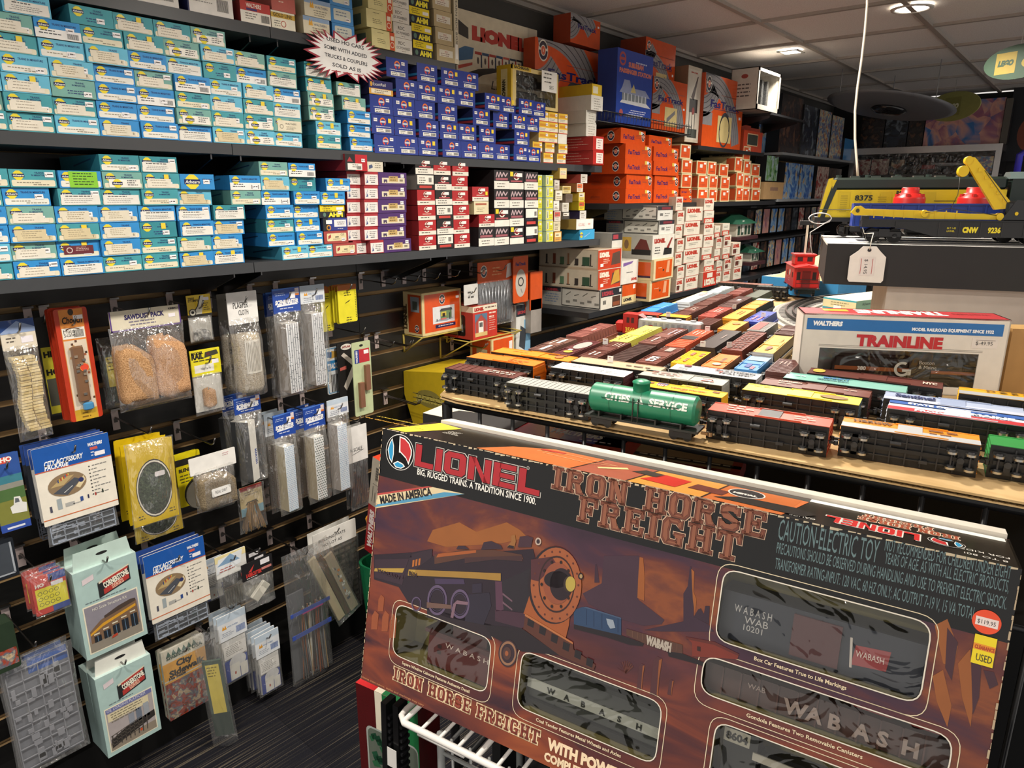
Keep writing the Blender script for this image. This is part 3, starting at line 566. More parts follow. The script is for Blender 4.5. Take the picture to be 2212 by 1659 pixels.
put('crm',.062,.036,.22,'#8f8872','#d9d3bf',lambda c,r,W,H:(c.rect(0,H*.88,W,H,'#7a2a2c',1),c.poly([(W*.1,H*.2),(W*.35,H*.35),(W*.3,H*.6),(W*.1,H*.5)],'#4a5878',1),c.greek(W*.45,H*.7,W*.9,3,.003,'#8a8474',r)),None,lowz(1.47)+.250,'cream box with blue engine sketch beside the red and black box',yy=yq+.048,X=.28,name='model_train_box')
def dpur(c,r,W,H): c.rect(W*.12,H*.2,W*.93,H*.6,'#ddd4b8',1); c.rect(W*.36,H*.32,W*.68,H*.72,'#c4a566',2); c.greek(W*.4,H*.66,W*.66,2,.004,'#6a5530',r,3); c.rect(W*.18,H*.32,W*.3,H*.48,'#4a3a5e',2); c.ell(W*.2,H*.29,.0025,.0025,'#3a2a4a',3); c.ell(W*.28,H*.29,.0025,.0025,'#3a2a4a',3); c.rect(W*.74,H*.34,W*.86,H*.5,'#8a8068',2)
lowcol([(a,b,('pur','#3d2558','#4b2a68',dpur,[(.092,.026)],'purple box with cream train strip')) for a,b in ((172,430),(156,412),(148,400),(132,385),(118,380),(112,375))],.118,.0405,'the purple stack on the lower shelf',ox=780,sc=4.254,group='purple boxes on the lower shelf')
def badge(c,W,H,z=2,col='#e8e4d6'):
 x,y=W*.5,H*.70; c.ell(x,y,H*.26,H*.2,col,z,16); c.ring(x,y+H*.02,H*.10,H*.17,'#8a1c22',z+1,14,20,300); c.rect(x-H*.3,y-H*.08,x+H*.3,y+H*.0,'#7a1a20',z+1); c.rect(x+H*.05,y-H*.02,x+H*.5,y+H*.18,'#efece8',z+2)
def dR(c,r,W,H): c.rect(0,0,W,H*.28,'#e6e1d2',1); badge(c,W,H); c.rect(W*.25,H*.38,W*.75,H*.43,'#e0c0b0',2); c.greek(W*.1,H*.2,W*.85,1,.005,'#6a655a',r)
def dK(c,r,W,H): c.rect(0,0,W,H*.4,'#e8e4d8',1); badge(c,W,H); c.rect(W*.2,H*.45,W*.85,H*.52,'#c04a52',2); c.greek(W*.1,H*.32,W*.85,2,.004,'#5a564e',r)
def dWl(c,r,W,H): c.rect(W*.04,H*.35,W*.96,H*.95,'#eae6da',1); c.rect(W*.15,H*.1,W*.85,H*.27,'#c24038',2); c.greek(W*.12,H*.8,W*.6,3,.004,'#6a665c',r); c.barcode(W*.68,H*.5,W*.85,H*.8,'#444444',r)
KS={'R':('rR','#7d1d20','#b02428',dR,None,'red box with round badge'),'K':('rK','#1a1718','#1f1b1c',dK,None,'black box with round badge'),'W':('rW','#1a1718','#201c1d',dWl,None,'black box with big white slip')}
KS['G']=('rG','#77706a','#201c1d',dWl,None,'grey sided box with white slip')
for ci,(xs,kinds) in enumerate((((532,692),'RRRRGK'),((700,850),'WKWKKR'),((845,998),'RRRRRR'))):
 off=[0,-1,-8,-14,-20,-30] if ci<2 else [8,-8,0,-15,-18,-8]
 lowcol([(xs[0]+off[i],xs[1]+off[i],KS[k]) for i,k in enumerate(kinds)],.0812,.0485,['left','middle','right'][ci]+' column of the red and black boxes',ox=780,sc=4.254,group='red and black engine boxes on the lower shelf')
def dPr(c,r,W,H): c.rect(0,0,W,H*.42,'#e8e4d8',1); c.line([(W*.12,H*.62),(W*.2,H*.9),(W*.3,H*.62),(W*.4,H*.9),(W*.5,H*.64),(W*.62,H*.88),(W*.74,H*.66),(W*.88,H*.86)],.005,'#c0a8ac',2); c.rect(W*.1,H*.46,W*.9,H*.58,'#a05a62',2); c.greek(W*.15,H*.3,W*.85,2,.005,'#77726a',r)
def dPb(c,r,W,H): c.rect(0,0,W,H*.35,'#e8e4d8',1); badge(c,W,H); c.rect(W*.1,H*.4,W*.9,H*.48,'#b0565c',2); c.rect(W*.06,H*.7,W*.26,H*.95,'#ecd22e',4)
def dPw(c,r,W,H): c.rect(W*.06,H*.45,W*.94,H*.95,'#ece8de',1); c.rect(W*.1,H*.3,W*.6,H*.42,'#2a2a3a',2); c.rect(W*.12,H*.08,W*.8,H*.24,'#c8423c',2); c.barcode(W*.7,H*.55,W*.88,H*.8,'#444444',r)
PS={'P':('p1','#1b1718','#1e191b',dPr,None,'black script lettered box'),'B':('p2','#1b1718','#1e191b',dPb,None,'black badge box with yellow tag'),'W':('p3','#1b1718','#1e191b:g',dPw,None,'black box with big white panel')}
for ci,(xs,kinds) in enumerate((((1082,1222),'P'),((1225,1360),'PBPP'),((1365,1500),'BPPB'),((1518,1620),'WWPP'))):
 lowcol([(xs[0]-[0,4,8,16][i]*(ci>1)*.4,xs[1]-[0,4,8,16][i]*(ci>1)*.4,PS[k]) for i,k in enumerate(kinds)],[.087,.087,.087,.085][ci],.068,['lone','left','middle','right'][ci]+' column of tall black script boxes',ox=780,sc=4.254,group='tall black boxes on the lower shelf')
LZ=lambda y:lowz(y)+.0015
def lowput(key,W,H,D,side,front,dr,pxc,dz,label,X=.28,rz=0,ox=780,sc=4.254,**k):
 y=Yat(ox+pxc/sc,X,LOWZ+dz+H/2)-W/2
 return put(key,W,H,D,side,front,dr,None,LZ(y+W/2)+dz,label,X=X,rz=rz,yy=y,**k)
lowput('lr1',.088,.045,.24,'#7d1d20','#b02428',dR,1155,.0695,'red badge box resting on the lone black script box',group=None,name='model_train_box')
lowput('lr2',.083,.046,.22,'#b5a87c','#e0d6b0',lambda c,r,W,H:(c.rect(W*.1,H*.7,W*.85,H*.85,'#b06a50',1),c.greek(W*.15,H*.5,W*.8,3,.003,'#8a7f60',r)),1108,.1155,'cream box on the red badge box, lower shelf',name='model_train_box',rz=.03)
lowput('lr3',.088,.050,.24,'#7d1d20','#b02428',dR,1097,.1625,'red badge box above the cream box on lower shelf',stick=[(.07,.02,'#f0d22c')],name='model_train_box')
# yellow-green building kits
def dyg(c,r,W,H): c.rect(W*.02,H*.04,W*.98,H*.9,'#d9d43a',1); c.rect(W*.08,H*.15,W*.4,H*.85,'#cfd6c0',2); c.poly([(W*.2,H*.2),(W*.28,H*.2),(W*.26,H*.75),(W*.22,H*.75)],'#3a3a2c',3); c.rect(W*.6,H*.55,W*.85,H*.75,'#e6e4da',2); c.greek(W*.45,H*.4,W*.9,2,.003,'#7a7a2a',r,2)
for ci,(a,b) in enumerate(((1590,1662),(1660,1758))):
 lowcol([(a+(0 if i else 8),b+(0 if i else 8),('yg','#9fb8a4','#b8c8a8',dyg,None,'yellow and mint kit box')) for i in range(6)],.058 if ci else .05,.0435,['left','right'][ci]+' column of yellow mint kits',ox=780,sc=4.254,X=.262+.018*ci,D=.12,name='small_kit_box',group='yellow and mint kit boxes on the lower shelf')
def dsm(a,b):
 def f(c,r,W,H): c.rect(W*.08,H*.45,W*.9,H*.9,a,1); c.greek(W*.15,H*.38,W*.85,2,H*.08,b,r); c.rect(W*.2,H*.6,W*.6,H*.7,b,2)
 return f
SM=[(1810,.0,'#c9903c','#d8a04a','#e8d8b0',.050,'amber'),(1800,.042,'#c8b88a','#ddd2b0','#c9c0a0',.048,'buff'),(1805,.084,'#a83238','#d8cfc0','#c2564e',.046,'red topped white'),(1795,.126,'#b0a890','#dcd8cc','#e8e4da',.040,'off white'),(1818,.168,'#b0a078','#d9d0b4','#e4dfd0',.05,'cream'),(1800,.21,'#a89a8a','#c2b6a8','#d6cfc4',.036,'grey beige')]
for i,(px,dz,sd,fr,ink,W,nm) in enumerate(SM): lowput('sm%d'%i,W,.040,.12,sd,fr,dsm(ink,'#7a6a58'),px,dz,f"small {nm} parts box, {ORD[i]} in the jumbled stack beside the mint kits",name='small_parts_box')
lowput('ac',.135,.044,.24,'#b59a50','#e9e7e1',lambda c,r,W,H:(c.text('ACCURAIL',W*.12,H*.32,.014,'#c98078',1,w=W*.36),c.rect(W*.68,H*.42,W*.82,H*.58,'#d8a8a0',1)),2058,.0455,'white box with pale red lettering on the blue box, shelf end',name='model_kit_box')
lowput('ab',.120,.043,.24,'#2f8fb5','#3aa0d2',lambda c,r,W,H:(logo(c,W*.12,H*.5,1.0),c.poly([(W*.3,H*.2),(W*.68,H*.62),(W*.72,H*.72),(W*.32,H*.34)],'#8fb8e0',2)),2078,.0,'bright blue box with car drawing at the right end of lower shelf',name='model_kit_box')
SM2=[(1885,.090,'#8a8470','#3d3a35','#d8d4c8',.05,.03,'dark brown'),(1880,.121,'#c9c4b4','#dedacd','#c2bcab',.046,.037,'plain white'),(1912,.160,'#7a6a58','#6a5c50','#5a4c40',.05,.034,'brown'),(1865,.196,'#c8b870','#d8c890','#a88a3c',.06,.03,'straw yellow'),(2040,.090,'#2a2448','#dcd8d2','#ccc8c0',.05,.035,'white navy sided'),(2028,.127,'#b8a01c','#e2c822','#c25030',.046,.038,'bright yellow'),(2028,.166,'#c8a838','#e0c860','#d8d0c0',.046,.036,'golden'),(2012,.204,'#b07040','#e0d8c4','#d86a3a',.046,.036,'orange topped cream'),(2050,.242,'#a84a40','#dcd6cc','#c8c0b4',.05,.036,'white and rust')]
for i,(px,dz,sd,fr,ink,W,H,nm) in enumerate(SM2): lowput('s2%d'%i,W,H,.12,sd,fr,dsm(ink,'#6a5a48'),px,dz,f"small {nm} parts box piled above the white and blue boxes",name='small_parts_box')
lowput('bow',.05,.042,.3,'#c9a548','#dfc98a',lambda c,r,W,H:(c.rect(W*.1,H*.35,W*.9,H*.75,'#efe6c8',1),c.text('BOWSER',W*.15,H*.55,.006,'#3a3224',2,w=W*.7),c.rect(W*.15,H*.4,W*.85,H*.47,'#b0463a',2)),1858,.255,'long cream yellow carton on top behind the mint kits',X=.29)
# ------------------------------------------------------------------ peg hooks and hanging packs
# packs are modelled facing +X: origin at the hang hole, y across, z up
GZ=[1.243+.0762*k for k in range(-16,6)]
def groove(z): return min(GZ,key=lambda g:abs(g-z))
_hk={}
def hook(y,z,L,label,double=False,black=False):
 k=(round(L,2),double,black)
 if k not in _hk:
  a=MB(); c='#8c8a88:m' if not black else '#2a2a2c:p'
  a.box(0,-.009,-.052,.003,.009,.006,'#b9a9a6:p' if not black else '#2a2a2c:p'); a.box(-.004,-.012,.006,.012,.012,.011,'#9b9896:m'); a.box(.003,-.005,-.03,.0036,.005,-.018,'#4a4644')
  b=MB();
  for s in ((-.006,.006) if double else (0,)): b.tube([(.002,s,-.016),(L*.5,s,-.018),(L-.025,s,-.020),(L-.012,s,-.014),(L,s,.004)],.0024,c,6)
  _hk[k]=(a.mesh('back_plate'),b.mesh('prong'))
 t=thing('peg_hook',label,'hook',(.001,y,z),group=None); link(_hk[k][0],'back_plate',t); link(_hk[k][1],'prong',t); return t
def face(m,W,x=0,z0=0): return Cv(m,(x,-W/2,z0),U,VV)
def slab(m,W,H,T,c,top=0,r=.004,x=0):      # card hanging from z=top down to top-H, front at x
 m.T=Mx(((0,0,1,x-T),(1,0,0,0),(0,1,0,0),(0,0,0,1))); m.prism(rr(-W/2,top-H,W/2,top,r),0,T,c); m.T=Mx.Identity(4)
def pillow(m,W,H,T,top,c='film',seed=1,flat=.25,fill=1.0,wob=.004,tail=True):
 """a heat-sealed bag: thin at the top seal and edges, thick lower down"""
 r=random.Random(seed); ph=[r.uniform(0,6) for _ in range(6)]
 for sgn in (1,-1):
  def fn(u,v,s=sgn):
   e=max(0,(1-(2*u-1)**4))*max(0,min(1,(1-v)/flat if v>1-flat else 1))*max(0,min(1,v/.06))**.6
   y=(u-.5)*W*(1-.04*math.sin(v*math.pi)*fill); z=top-H+v*H
   x=s*(T/2*e**.7)+wob*math.sin(u*9+ph[0]+v*4)*math.sin(v*7+ph[1])*e+ (wob*.5*math.sin(u*23+v*11+ph[2]))*e
   return (x,y,z)
  m.grid(fn if sgn>0 else (lambda u,v,f=fn:f(1-u,v)),14,16,c)
 return m
def filling(m,W,H,T,bot,c,seed=1):   # loose grains slumped in the bag
 r=random.Random(seed)
 def P(u,v):
  a=2*math.pi*u; t=(min(1,v/.08)**.5 if v<.5 else max(.02,(1-v)/.12)**.5 if v>.88 else 1)
  y=math.copysign(abs(math.cos(a))**.35,math.cos(a))*W/2*t; x=math.copysign(abs(math.sin(a))**.5,math.sin(a))*T/2*t
  z=bot+H*v*(1-.18*(y/W*2)*.6)+.004*math.sin(a*3+seed)
  return (x,y,z)
 m.grid(lambda u,v:P(1-u,v),24,10,c)
def Pk(px,py,X): p=at(px,py,X=X); return p.y,p.z
def hang(tl,tr,bl,X,kind,label,cat,n=0,nlab=None,step=.012,tilt=0,yaw=0,name=None,hk=True,group=None,dx=0,**kw):
 """tl,tr,bl: corners seen in the photo of the front pack, on the plane x=X"""
 y0,z0=Pk(*tl,X); y1,z1=Pk(*tr,X); zb=Pk(*bl,X)[1]; W=y1-y0; H=(z0+z1)/2-zb; yc=(y0+y1)/2; zt=(z0+z1)/2
 out=[]
 for i in range(n+1):
  t=thing(name or 'hanging_pack',label if i==0 else nlab.replace('#',NTH[i-1] if n>1 else 'one'),cat,(X-i*step,yc-.0012*i,zt-.003*(i%2)),(yaw+.02*math.sin(i*3.),0,tilt*0),group=group if n else None)
  t.rotation_euler=(tilt+.012*math.sin(i*2.1),0,yaw+.03*math.sin(i*1.7)); kind(t,W,H,i,**kw); out.append(t)
 if hk:
  gz=groove(zt+.012); hook(yc,gz,X+.028,"wire peg hook holding the "+" ".join((hk if isinstance(hk,str) else label).split()[:11]))
 return out
def header(t,W,h,c,draw=None,T=.003,lift=.0):
 m=MB(); slab(m,W,h,T,c,lift,.002,.002)
 if draw: draw(Cv(m,(.0022,-W/2,lift-h),U,VV),random.Random(5),W,h)
 m.build('header_card',t)
def bagpart(t,W,H,T,top,seed=1,c='film',**k): m=MB(); pillow(m,W,H,T,top,c,seed,**k); m.build('clear_bag',t)
# --- kinds
def k_shingle(t,W,H,i):
 header(t,W,H*.24,'#ddd3c0',lambda c,r,w,h:(c.rect(0,h*.55,w,h,'#2d4a86:g',1),c.poly([(0,h*.6),(w*.5,h*.95),(w,h*.7),(w,h*.55),(0,h*.55)],'#8fa3c8',2),c.greek(w*.1,h*.42,w*.5,2,.004,'#5a524a',r),c.rect(w*.55,h*.2,w*.9,h*.42,'#e9e4ea',2)))
 m=MB(); r=random.Random(4)
 for col in range(2):
  for k in range(26):
   z=-H*.32-k*H*.024; y=-W*.34+col*W*.34+.006*math.sin(k*.25)+.0012*k*.35; m.box(-.012+r.uniform(-.003,.003),y,z,.008+r.uniform(-.003,.004),y+W*.31,z+H*.019,'#e6d199' if r.random()<.7 else '#d2ba7c')
 m.build('shingle_stack',t); bagpart(t,W*1.02,H*.8,.05,-H*.2,2)
def k_card(c0,draw,T=.004):
 def f(t,W,H,i):
  m=MB(); slab(m,W,H,T,c0,0,.006)
  if draw and i==0 or draw: draw(Cv(m,(.0002,-W/2,-H),U,VV),random.Random(9),W,H)
  m.build('backing_card',t)
 return f
def d_crunch(c,r,W,H):
 c.rect(W*.14,0,W*.86,H*.99,'#d8873a',1); c.rect(W*.16,H*.1,W*.84,H*.72,'#dbcdb8',2); c.rect(W*.16,H*.735,W*.84,H*.83,'#ebe6dc',2); c.text('Multi',W*.2,H*.785,.009,'#2a2420',3); c.text('Scale',W*.2,H*.755,.009,'#2a2420',3); c.barcode(W*.5,H*.745,W*.8,H*.81,'#222222',r,3)
 c.text('Chooch',W*.2,H*.87,.016,'#2b1a10',3,w=W*.6,bold=.03,sh=.1); c.ring(W*.48,H*.80,W*.2,W*.26,'#5a2a14',3,14,30,150,.45); c.ell(W*.5,H*.965,.006,.008,'#3a2a1a',3); c.rect(W*.55,H*.90,W*.84,H*.935,'#eee9ea',4)
 for q in range(26):
  x=W*r.uniform(.17,.78); y=H*r.uniform(.12,.7); c.rect(x,y,x+W*.07,y+H*.02,r.choice(['#8a4a2a','#3a2a20','#a8603a','#c9a070','#5a3a2a']),3)
 c.rect(W*.16,0,W*.84,H*.10,'#c9a02a',2); c.greek(W*.35,H*.07,W*.65,2,.005,'#7a5a10',r,3)
def k_crunch(t,W,H,i):
 m=MB(); slab(m,W,H,.003,'#b93a22:g',0,.006)
 if i==0: d_crunch(Cv(m,(.0002,-W/2,-H),U,VV),random.Random(2),W,H)
 m.build('backing_card',t)
 if i==0:
  m=MB(); m.box(.001,-W*.2,-H*.83,.012,W*.16,-H*.33,'#7a5a42:g',bv=.003); r=random.Random(3)
  for k in range(10): z=-H*r.uniform(.4,.8); y=W*r.uniform(-.16,.08); m.box(.012,y,z,.0145,y+W*.1,z+H*.02,r.choice(['#c8c4bc:m','#8a7a6a','#d8d2c8:m']))
  m.box(.001,-W*.1,-H*.91,.012,W*.22,-H*.84,'#4a8ab8:g',bv=.003); m.build('foil_packet',t)
  m=MB(); Cv(m,(.013,0,0),U,VV).ell(W*.1,-H*.52,W*.13,W*.13,'#d8462c',1); Cv(m,(.013,0,0),U,VV).ring(W*.1,-H*.52,W*.12,W*.14,'#e8803a',2); m.build('round_sticker',t)
def d_saw(c,r,W,H): c.line([(0,H*.04),(W,H*.04)],.004,'#5a3a86',2); c.line([(W*.01,0),(W*.01,H)],.003,'#5a3a86',2); c.line([(W*.99,0),(W*.99,H)],.003,'#5a3a86',2); c.text('SAWDUST PACK',W*.2,H*.55,.012,'#332c5e',2,w=W*.56,bold=.05); c.greek(W*.22,H*.44,W*.75,2,.004,'#7a7488',r); c.text('KIMBALL',W*.83,H*.8,.005,'#2c2838',2,bold=.03); c.rect(W*.82,H*.42,W*.92,H*.6,'#ece8ee',2)
def k_sawdust(t,W,H,i):
 header(t,W*.94,H*.2,'#d8d0b9',d_saw)
 m=MB(); m.T=Mx.Translation((0,-W*.235,0)); filling(m,W*.48,H*.60,.055,-H*.95,'sand',3); m.T=Mx.Translation((0,W*.225,0)); filling(m,W*.48,H*.66,.055,-H*.95,'sand2',5); m.T=Mx.Identity(4); m.build('sawdust',t); bagpart(t,W,H*.84,.062,-H*.16,7,flat=.35,wob=.006)
def d_stump(c,r,W,H): c.rect(0,H*.12,W,H,'#d9b81e:g',1); c.poly([(W*.2,H*.12),(W*.45,H*.5),(W*.6,H*.95),(W*.72,H*.95),(W*.58,H*.12)],'#dcd8c8',2); c.poly([(W*.15,H*.12),(W*.42,H*.5),(W*.55,H*.95),(W*.6,H*.95),(W*.46,H*.5),(W*.22,H*.12)],'#1e1c18',3); c.ell(W*.2,H*.22,W*.15,W*.15,'#1e1c18',4); c.ring(W*.2,H*.22,W*.06,W*.12,'#d8d4c4',5,12); c.text('TREE',W*.06,H*.8,.006,'#3a3014',3,bold=.03); c.text('STUMPS',W*.06,H*.7,.006,'#3a3014',3,bold=.03); c.greek(W*.65,H*.6,W*.95,4,.003,'#5a4c10',r); c.rect(W*.68,H*.72,W*.92,H*.86,'#e8e4ea',4); c.rect(0,0,W,H*.12,'#1e1c18',2)
def k_stump(t,W,H,i):
 header(t,W,H*.46,'#1e1c18',d_stump); m=MB(); m.T=Mx.Translation((0,0,0)); filling(m,W*.7,H*.2,.02,-H*.95,'grit',3); m.build('castings',t); m=MB(); m.box(-.006,-W*.46,-H*.98,-.003,W*.46,-H*.45,'#b5b2aa:g'); m.build('liner_card',t); bagpart(t,W,H*.56,.024,-H*.44,4)
def d_rail(c,r,W,H): c.rect(0,0,W,H,'#ded21f:g',1); c.text('MODEL',W*.04,H*.84,.007,'#26241e',2,w=W*.4,bold=.05); c.text('RAIL',W*.04,H*.66,.016,'#26241e',2,w=W*.4,bold=.06); c.greek(W*.04,H*.6,W*.9,1,.005,'#4a4410',r,2,jag=.02); c.poly([(W*.46,H*.66),(W*.95,H*.75),(W*.9,H*.92),(W*.5,H*.88)],'#3a3a2c',2); c.ell(W*.6,H*.8,W*.06,W*.05,'#5a2a2a',3); c.rect(W*.1,H*.12,W*.75,H*.42,'#e2e0d6',2); c.text('Wood Chip Pile',W*.3,H*.22,.006,'#2a2a2a',3,w=W*.34); c.rect(W*.7,H*.4,W*.93,H*.56,'#ebe7ec',3)
def k_rail(t,W,H,i):
 header(t,W,H*.40,'#ded21f',d_rail); m=MB(); m.box(-.006,-W*.47,-H*.97,-.002,W*.47,-H*.35,'#c9c7c0:g'); m.build('liner_card',t); m=MB(); filling(m,W*.42,H*.3,.018,-H*.92,'sand',6); m.build('wood_chips',t); bagpart(t,W*1.02,H*.66,.028,-H*.36,9)
def k_plaster(text):
 def f(t,W,H,i):
  header(t,W,H*.30,'#e9e7e3' if text else '#77736a',(lambda c,r,w,h:(c.text('PLASTER',w*.18,h*.5,.018,'#26262a',2,w=w*.5),c.text('CLOTH',w*.34,h*.28,.015,'#26262a',2,w=w*.33))) if text else None)
  m=MB(); m.T=Mx.Translation((0,0,0)); m.lathe([(.001,-H*.96),(W*.38,-H*.95),(W*.44,-H*.90),(W*.43,-H*.45),(W*.40,-H*.40),(.001,-H*.39)],'gauze',20); m.build('cloth_roll',t)
  m=MB(); R=W*.447
  if text:
   c=[(R*math.cos(a),R*math.sin(a)) for a in (-.55,-.3,0,.3,.55)]; m.grid(lambda u,v:(R*math.cos(-.6+1.2*u),R*math.sin(-.6+1.2*u),-H*.76+v*H*.32),8,1,'#dcd7cc')
   r=random.Random(2)
   for k in range(9):
    a=-.5+.11*k; m.add([(R*1.004*math.cos(a+d),R*1.004*math.sin(a+d),-H*.74+v*H*.28) for d,v in ((0,0),(.04,0),(.04,1),(0,1))],[[0,1,2,3]],'#8d8578')
  else:
   c=Cv(m,(R*1.0,0,0),U,VV); c.rect(-W*.08,-H*.75,W*.16,-H*.42,'#c3b499',1); c.text('Micro-Mark',W*.1,-H*.74,.017,'#1e1b18',2,w=H*.3,rot=math.pi/2,bold=.03)
  m.build('paper_label',t); bagpart(t,W*1.02,H*.78,W*.95,-H*.24,3,flat=.3,wob=.003)
 return f
def d_scene(c,r,W,H): c.rect(0,0,W,H,'#27489c:g',1); c.poly([(0,H*.92),(W,H*.99),(W,H),(0,H)],'#4a78c8',2); c.text('SCENEMASTER',W*.07,H*.36,.012,'#f0f0f4',3,w=W*.86,bold=.07,sh=.12); c.poly([(W*.12,H*.26),(W*.9,H*.3),(W*.86,H*.36),(W*.14,H*.34)],'#e8ecf4',2); c.greek(W*.18,H*.2,W*.9,1,.004,'#c8d0e4',r); c.greek(W*.08,H*.82,W*.5,2,.003,'#a8b8dc',r); c.rect(W*.82,H*.74,W*.97,H*.96,'#d8cdd0',3); c.rect(W*.82,H*.66,W*.97,H*.74,'#d87a2c',3); c.rect(W*.62,H*.56,W*.82,H*.82,'#ecebf0',4)
def d_walt(c,r,W,H): c.rect(0,0,W,H,'#d8dce0:g',1); c.rect(0,H*.7,W,H,'#b9c8d6',2); c.poly([(W*.14,H*.45),(W*.18,H*.62),(W*.22,H*.5),(W*.26,H*.62),(W*.3,H*.45)],'#dc9a2c',3); c.text('WALTHERS',W*.32,H*.48,.005,'#5a7aa8',3); c.greek(W*.1,H*.32,W*.55,3,.003,'#8890a0',r); c.barcode(W*.62,H*.14,W*.94,H*.4,'#4a6aa8',r,3)
PAT={'dot':('#e8e9ea','#2f4a3e'),'lines':('#e6e7ea','#5a6470'),'blue':('#dfe8f2','#7fa8d0'),'rose':('#e4dcd8','#a8908c')}
def k_scene(hd,pat,side='#9a8f84',side2=None,hf=.22,twist=.10,th=1):
 def f(t,W,H,i):
  header(t,W,H*hf,'#27489c' if hd is d_scene else '#d8dce0',hd)
  m=MB(); a,b=PAT[pat]; m.T=Mx.Rotation(twist,4,'Z'); h0,h1=-H*.97,-H*(hf+.10); bw=W*.50; d=W*.46*th
  m.box(-d,-bw*.35,h0,d*.2,bw*.65,h1,side,right=a,front=side,top='#d6d3cc'); c=Cv(m,(d*.2,-bw*.35,h0),U,VV); r=random.Random(4); hh=h1-h0
  if pat=='lines':
   for q in range(5): c.rect(bw*(.12+.18*q),hh*.01,bw*(.16+.18*q),hh*.99,b,1)
   for q in range(70): x=bw*r.random()*.9; y=hh*r.random()*.97; c.rect(x,y,x+bw*.09,y+hh*.008,'#4a4e58',2)
  else:
   n=26 if pat=='dot' else 34
   for q in range(n):
    for p in range(5):
     x=bw*(.06+.19*p+(.09 if q%2 else 0)); y=hh*(q+.2)/n
     if x<bw*.95: c.rect(x,y,min(x+bw*.11,bw*.99),y+hh/n*(.45 if pat!='blue' else .3),b,1)
  m.build('sheet_stack',t); bagpart(t,W*1.03,H*(1-hf+.02),W*.72*th,-H*(hf-.02),5+i,flat=.22,wob=.0035)
 return f
def d_env(c,r,W,H): c.rect(0,H*.86,W,H,'#b0622a',1); c.greek(W*.3,H*.8,W*.75,2,.004,'#5a5410',r); c.poly([(W*.35,H*.5),(W*.6,H*.56),(W*.66,H*.6),(W*.42,H*.54)],'#3a3a14',1); c.greek(W*.38,H*.14,W*.75,3,.004,'#5a5410',r);
def d_env2(c,r,W,H):
 d_env(c,r,W,H)
 for q in range(16): c.rect(W*.92,H*(.12+.045*q),W*.96,H*(.14+.045*q),'#4a4610',2)
k_env=k_card('#e2d62a',d_env2,.002)
def d_track(c,r,W,H): c.rrect(.003,.003,W-.003,H-.003,.006,'#5a9ac8',1); c.rrect(.006,.006,W-.006,H-.006,.005,'#e2e6e6',2); c.rect(.004,H*.5,W-.004,H*.72,'#2f86c0',3); c.text('TRACK',W*.1,H*.55,.018,'#f0f2f2',4,w=W*.7,bold=.06); c.poly([(W*.3,H*.76),(W*.8,H*.78),(W*.85,H*.9),(W*.4,H*.92)],'#c9a04a',3); c.poly([(W*.1,H*.8),(W*.4,H*.78),(W*.45,H*.9),(W*.1,H*.92)],'#3a6a9a',4); [c.rect(W*(.3+.1*q),H*.04,W*(.36+.1*q),H*.42,'#1e1e20',3) for q in range(5)]; c.rect(W*.28,H*.05,W*.3,H*.45,'#8a7a6a',3)
def d_curve(c,r,W,H): c.ell(W*.5,H*.93,W*.3,H*.05,'#e6e0d4',1); c.text('ATLAS',W*.27,H*.915,.007,'#8a1f1c',2,w=W*.46,bold=.05); c.poly([(W*.2,H*.8),(W*.35,H*.84),(W*.8,H*.7),(W*.8,H*.6)],'#cfc6ba',1); c.poly([(W*.25,H*.28),(W*.4,H*.2),(W*.85,H*.45),(W*.8,H*.6)],'#cfc6ba',1); c.poly([(W*.1,H*.6),(W*.45,H*.62),(W*.45,H*.56),(W*.1,H*.55)],'#d0685c',1)
def k_brick(t,W,H,i):
 m=MB(); slab(m,W,H,.003,'#b9c49a',0,.006); c=Cv(m,(.0002,-W/2,-H),U,VV); c.ell(W*.5,H*.95,.008,.004,'#1c1c18',2); c.rect(W*.12,H*.72,W*.92,H*.9,'#b92c34',1); c.rect(W*.12,H*.72,W*.36,H*.9,'#2c3f8a',2); c.text('WALTHERS',W*.27,H*.725,.007,'#e8e8ea',3,w=H*.16,rot=math.pi/2,bold=.05); c.rect(W*.62,H*.83,W*.88,H*.88,'#ecebe8',3); m.build('backing_card',t)
 for y,z in ((-W*.28,-H*.88),(W*.08,-H*.66)):
  m=MB(); m.box(.0005,y,z,.012,y+W*.24,z+H*.34,'#8a6248',right='#7d5640'); r=random.Random(int(z*1e4)); cc=Cv(m,(.012,y,z),U,VV); m.build('brick_load',t)
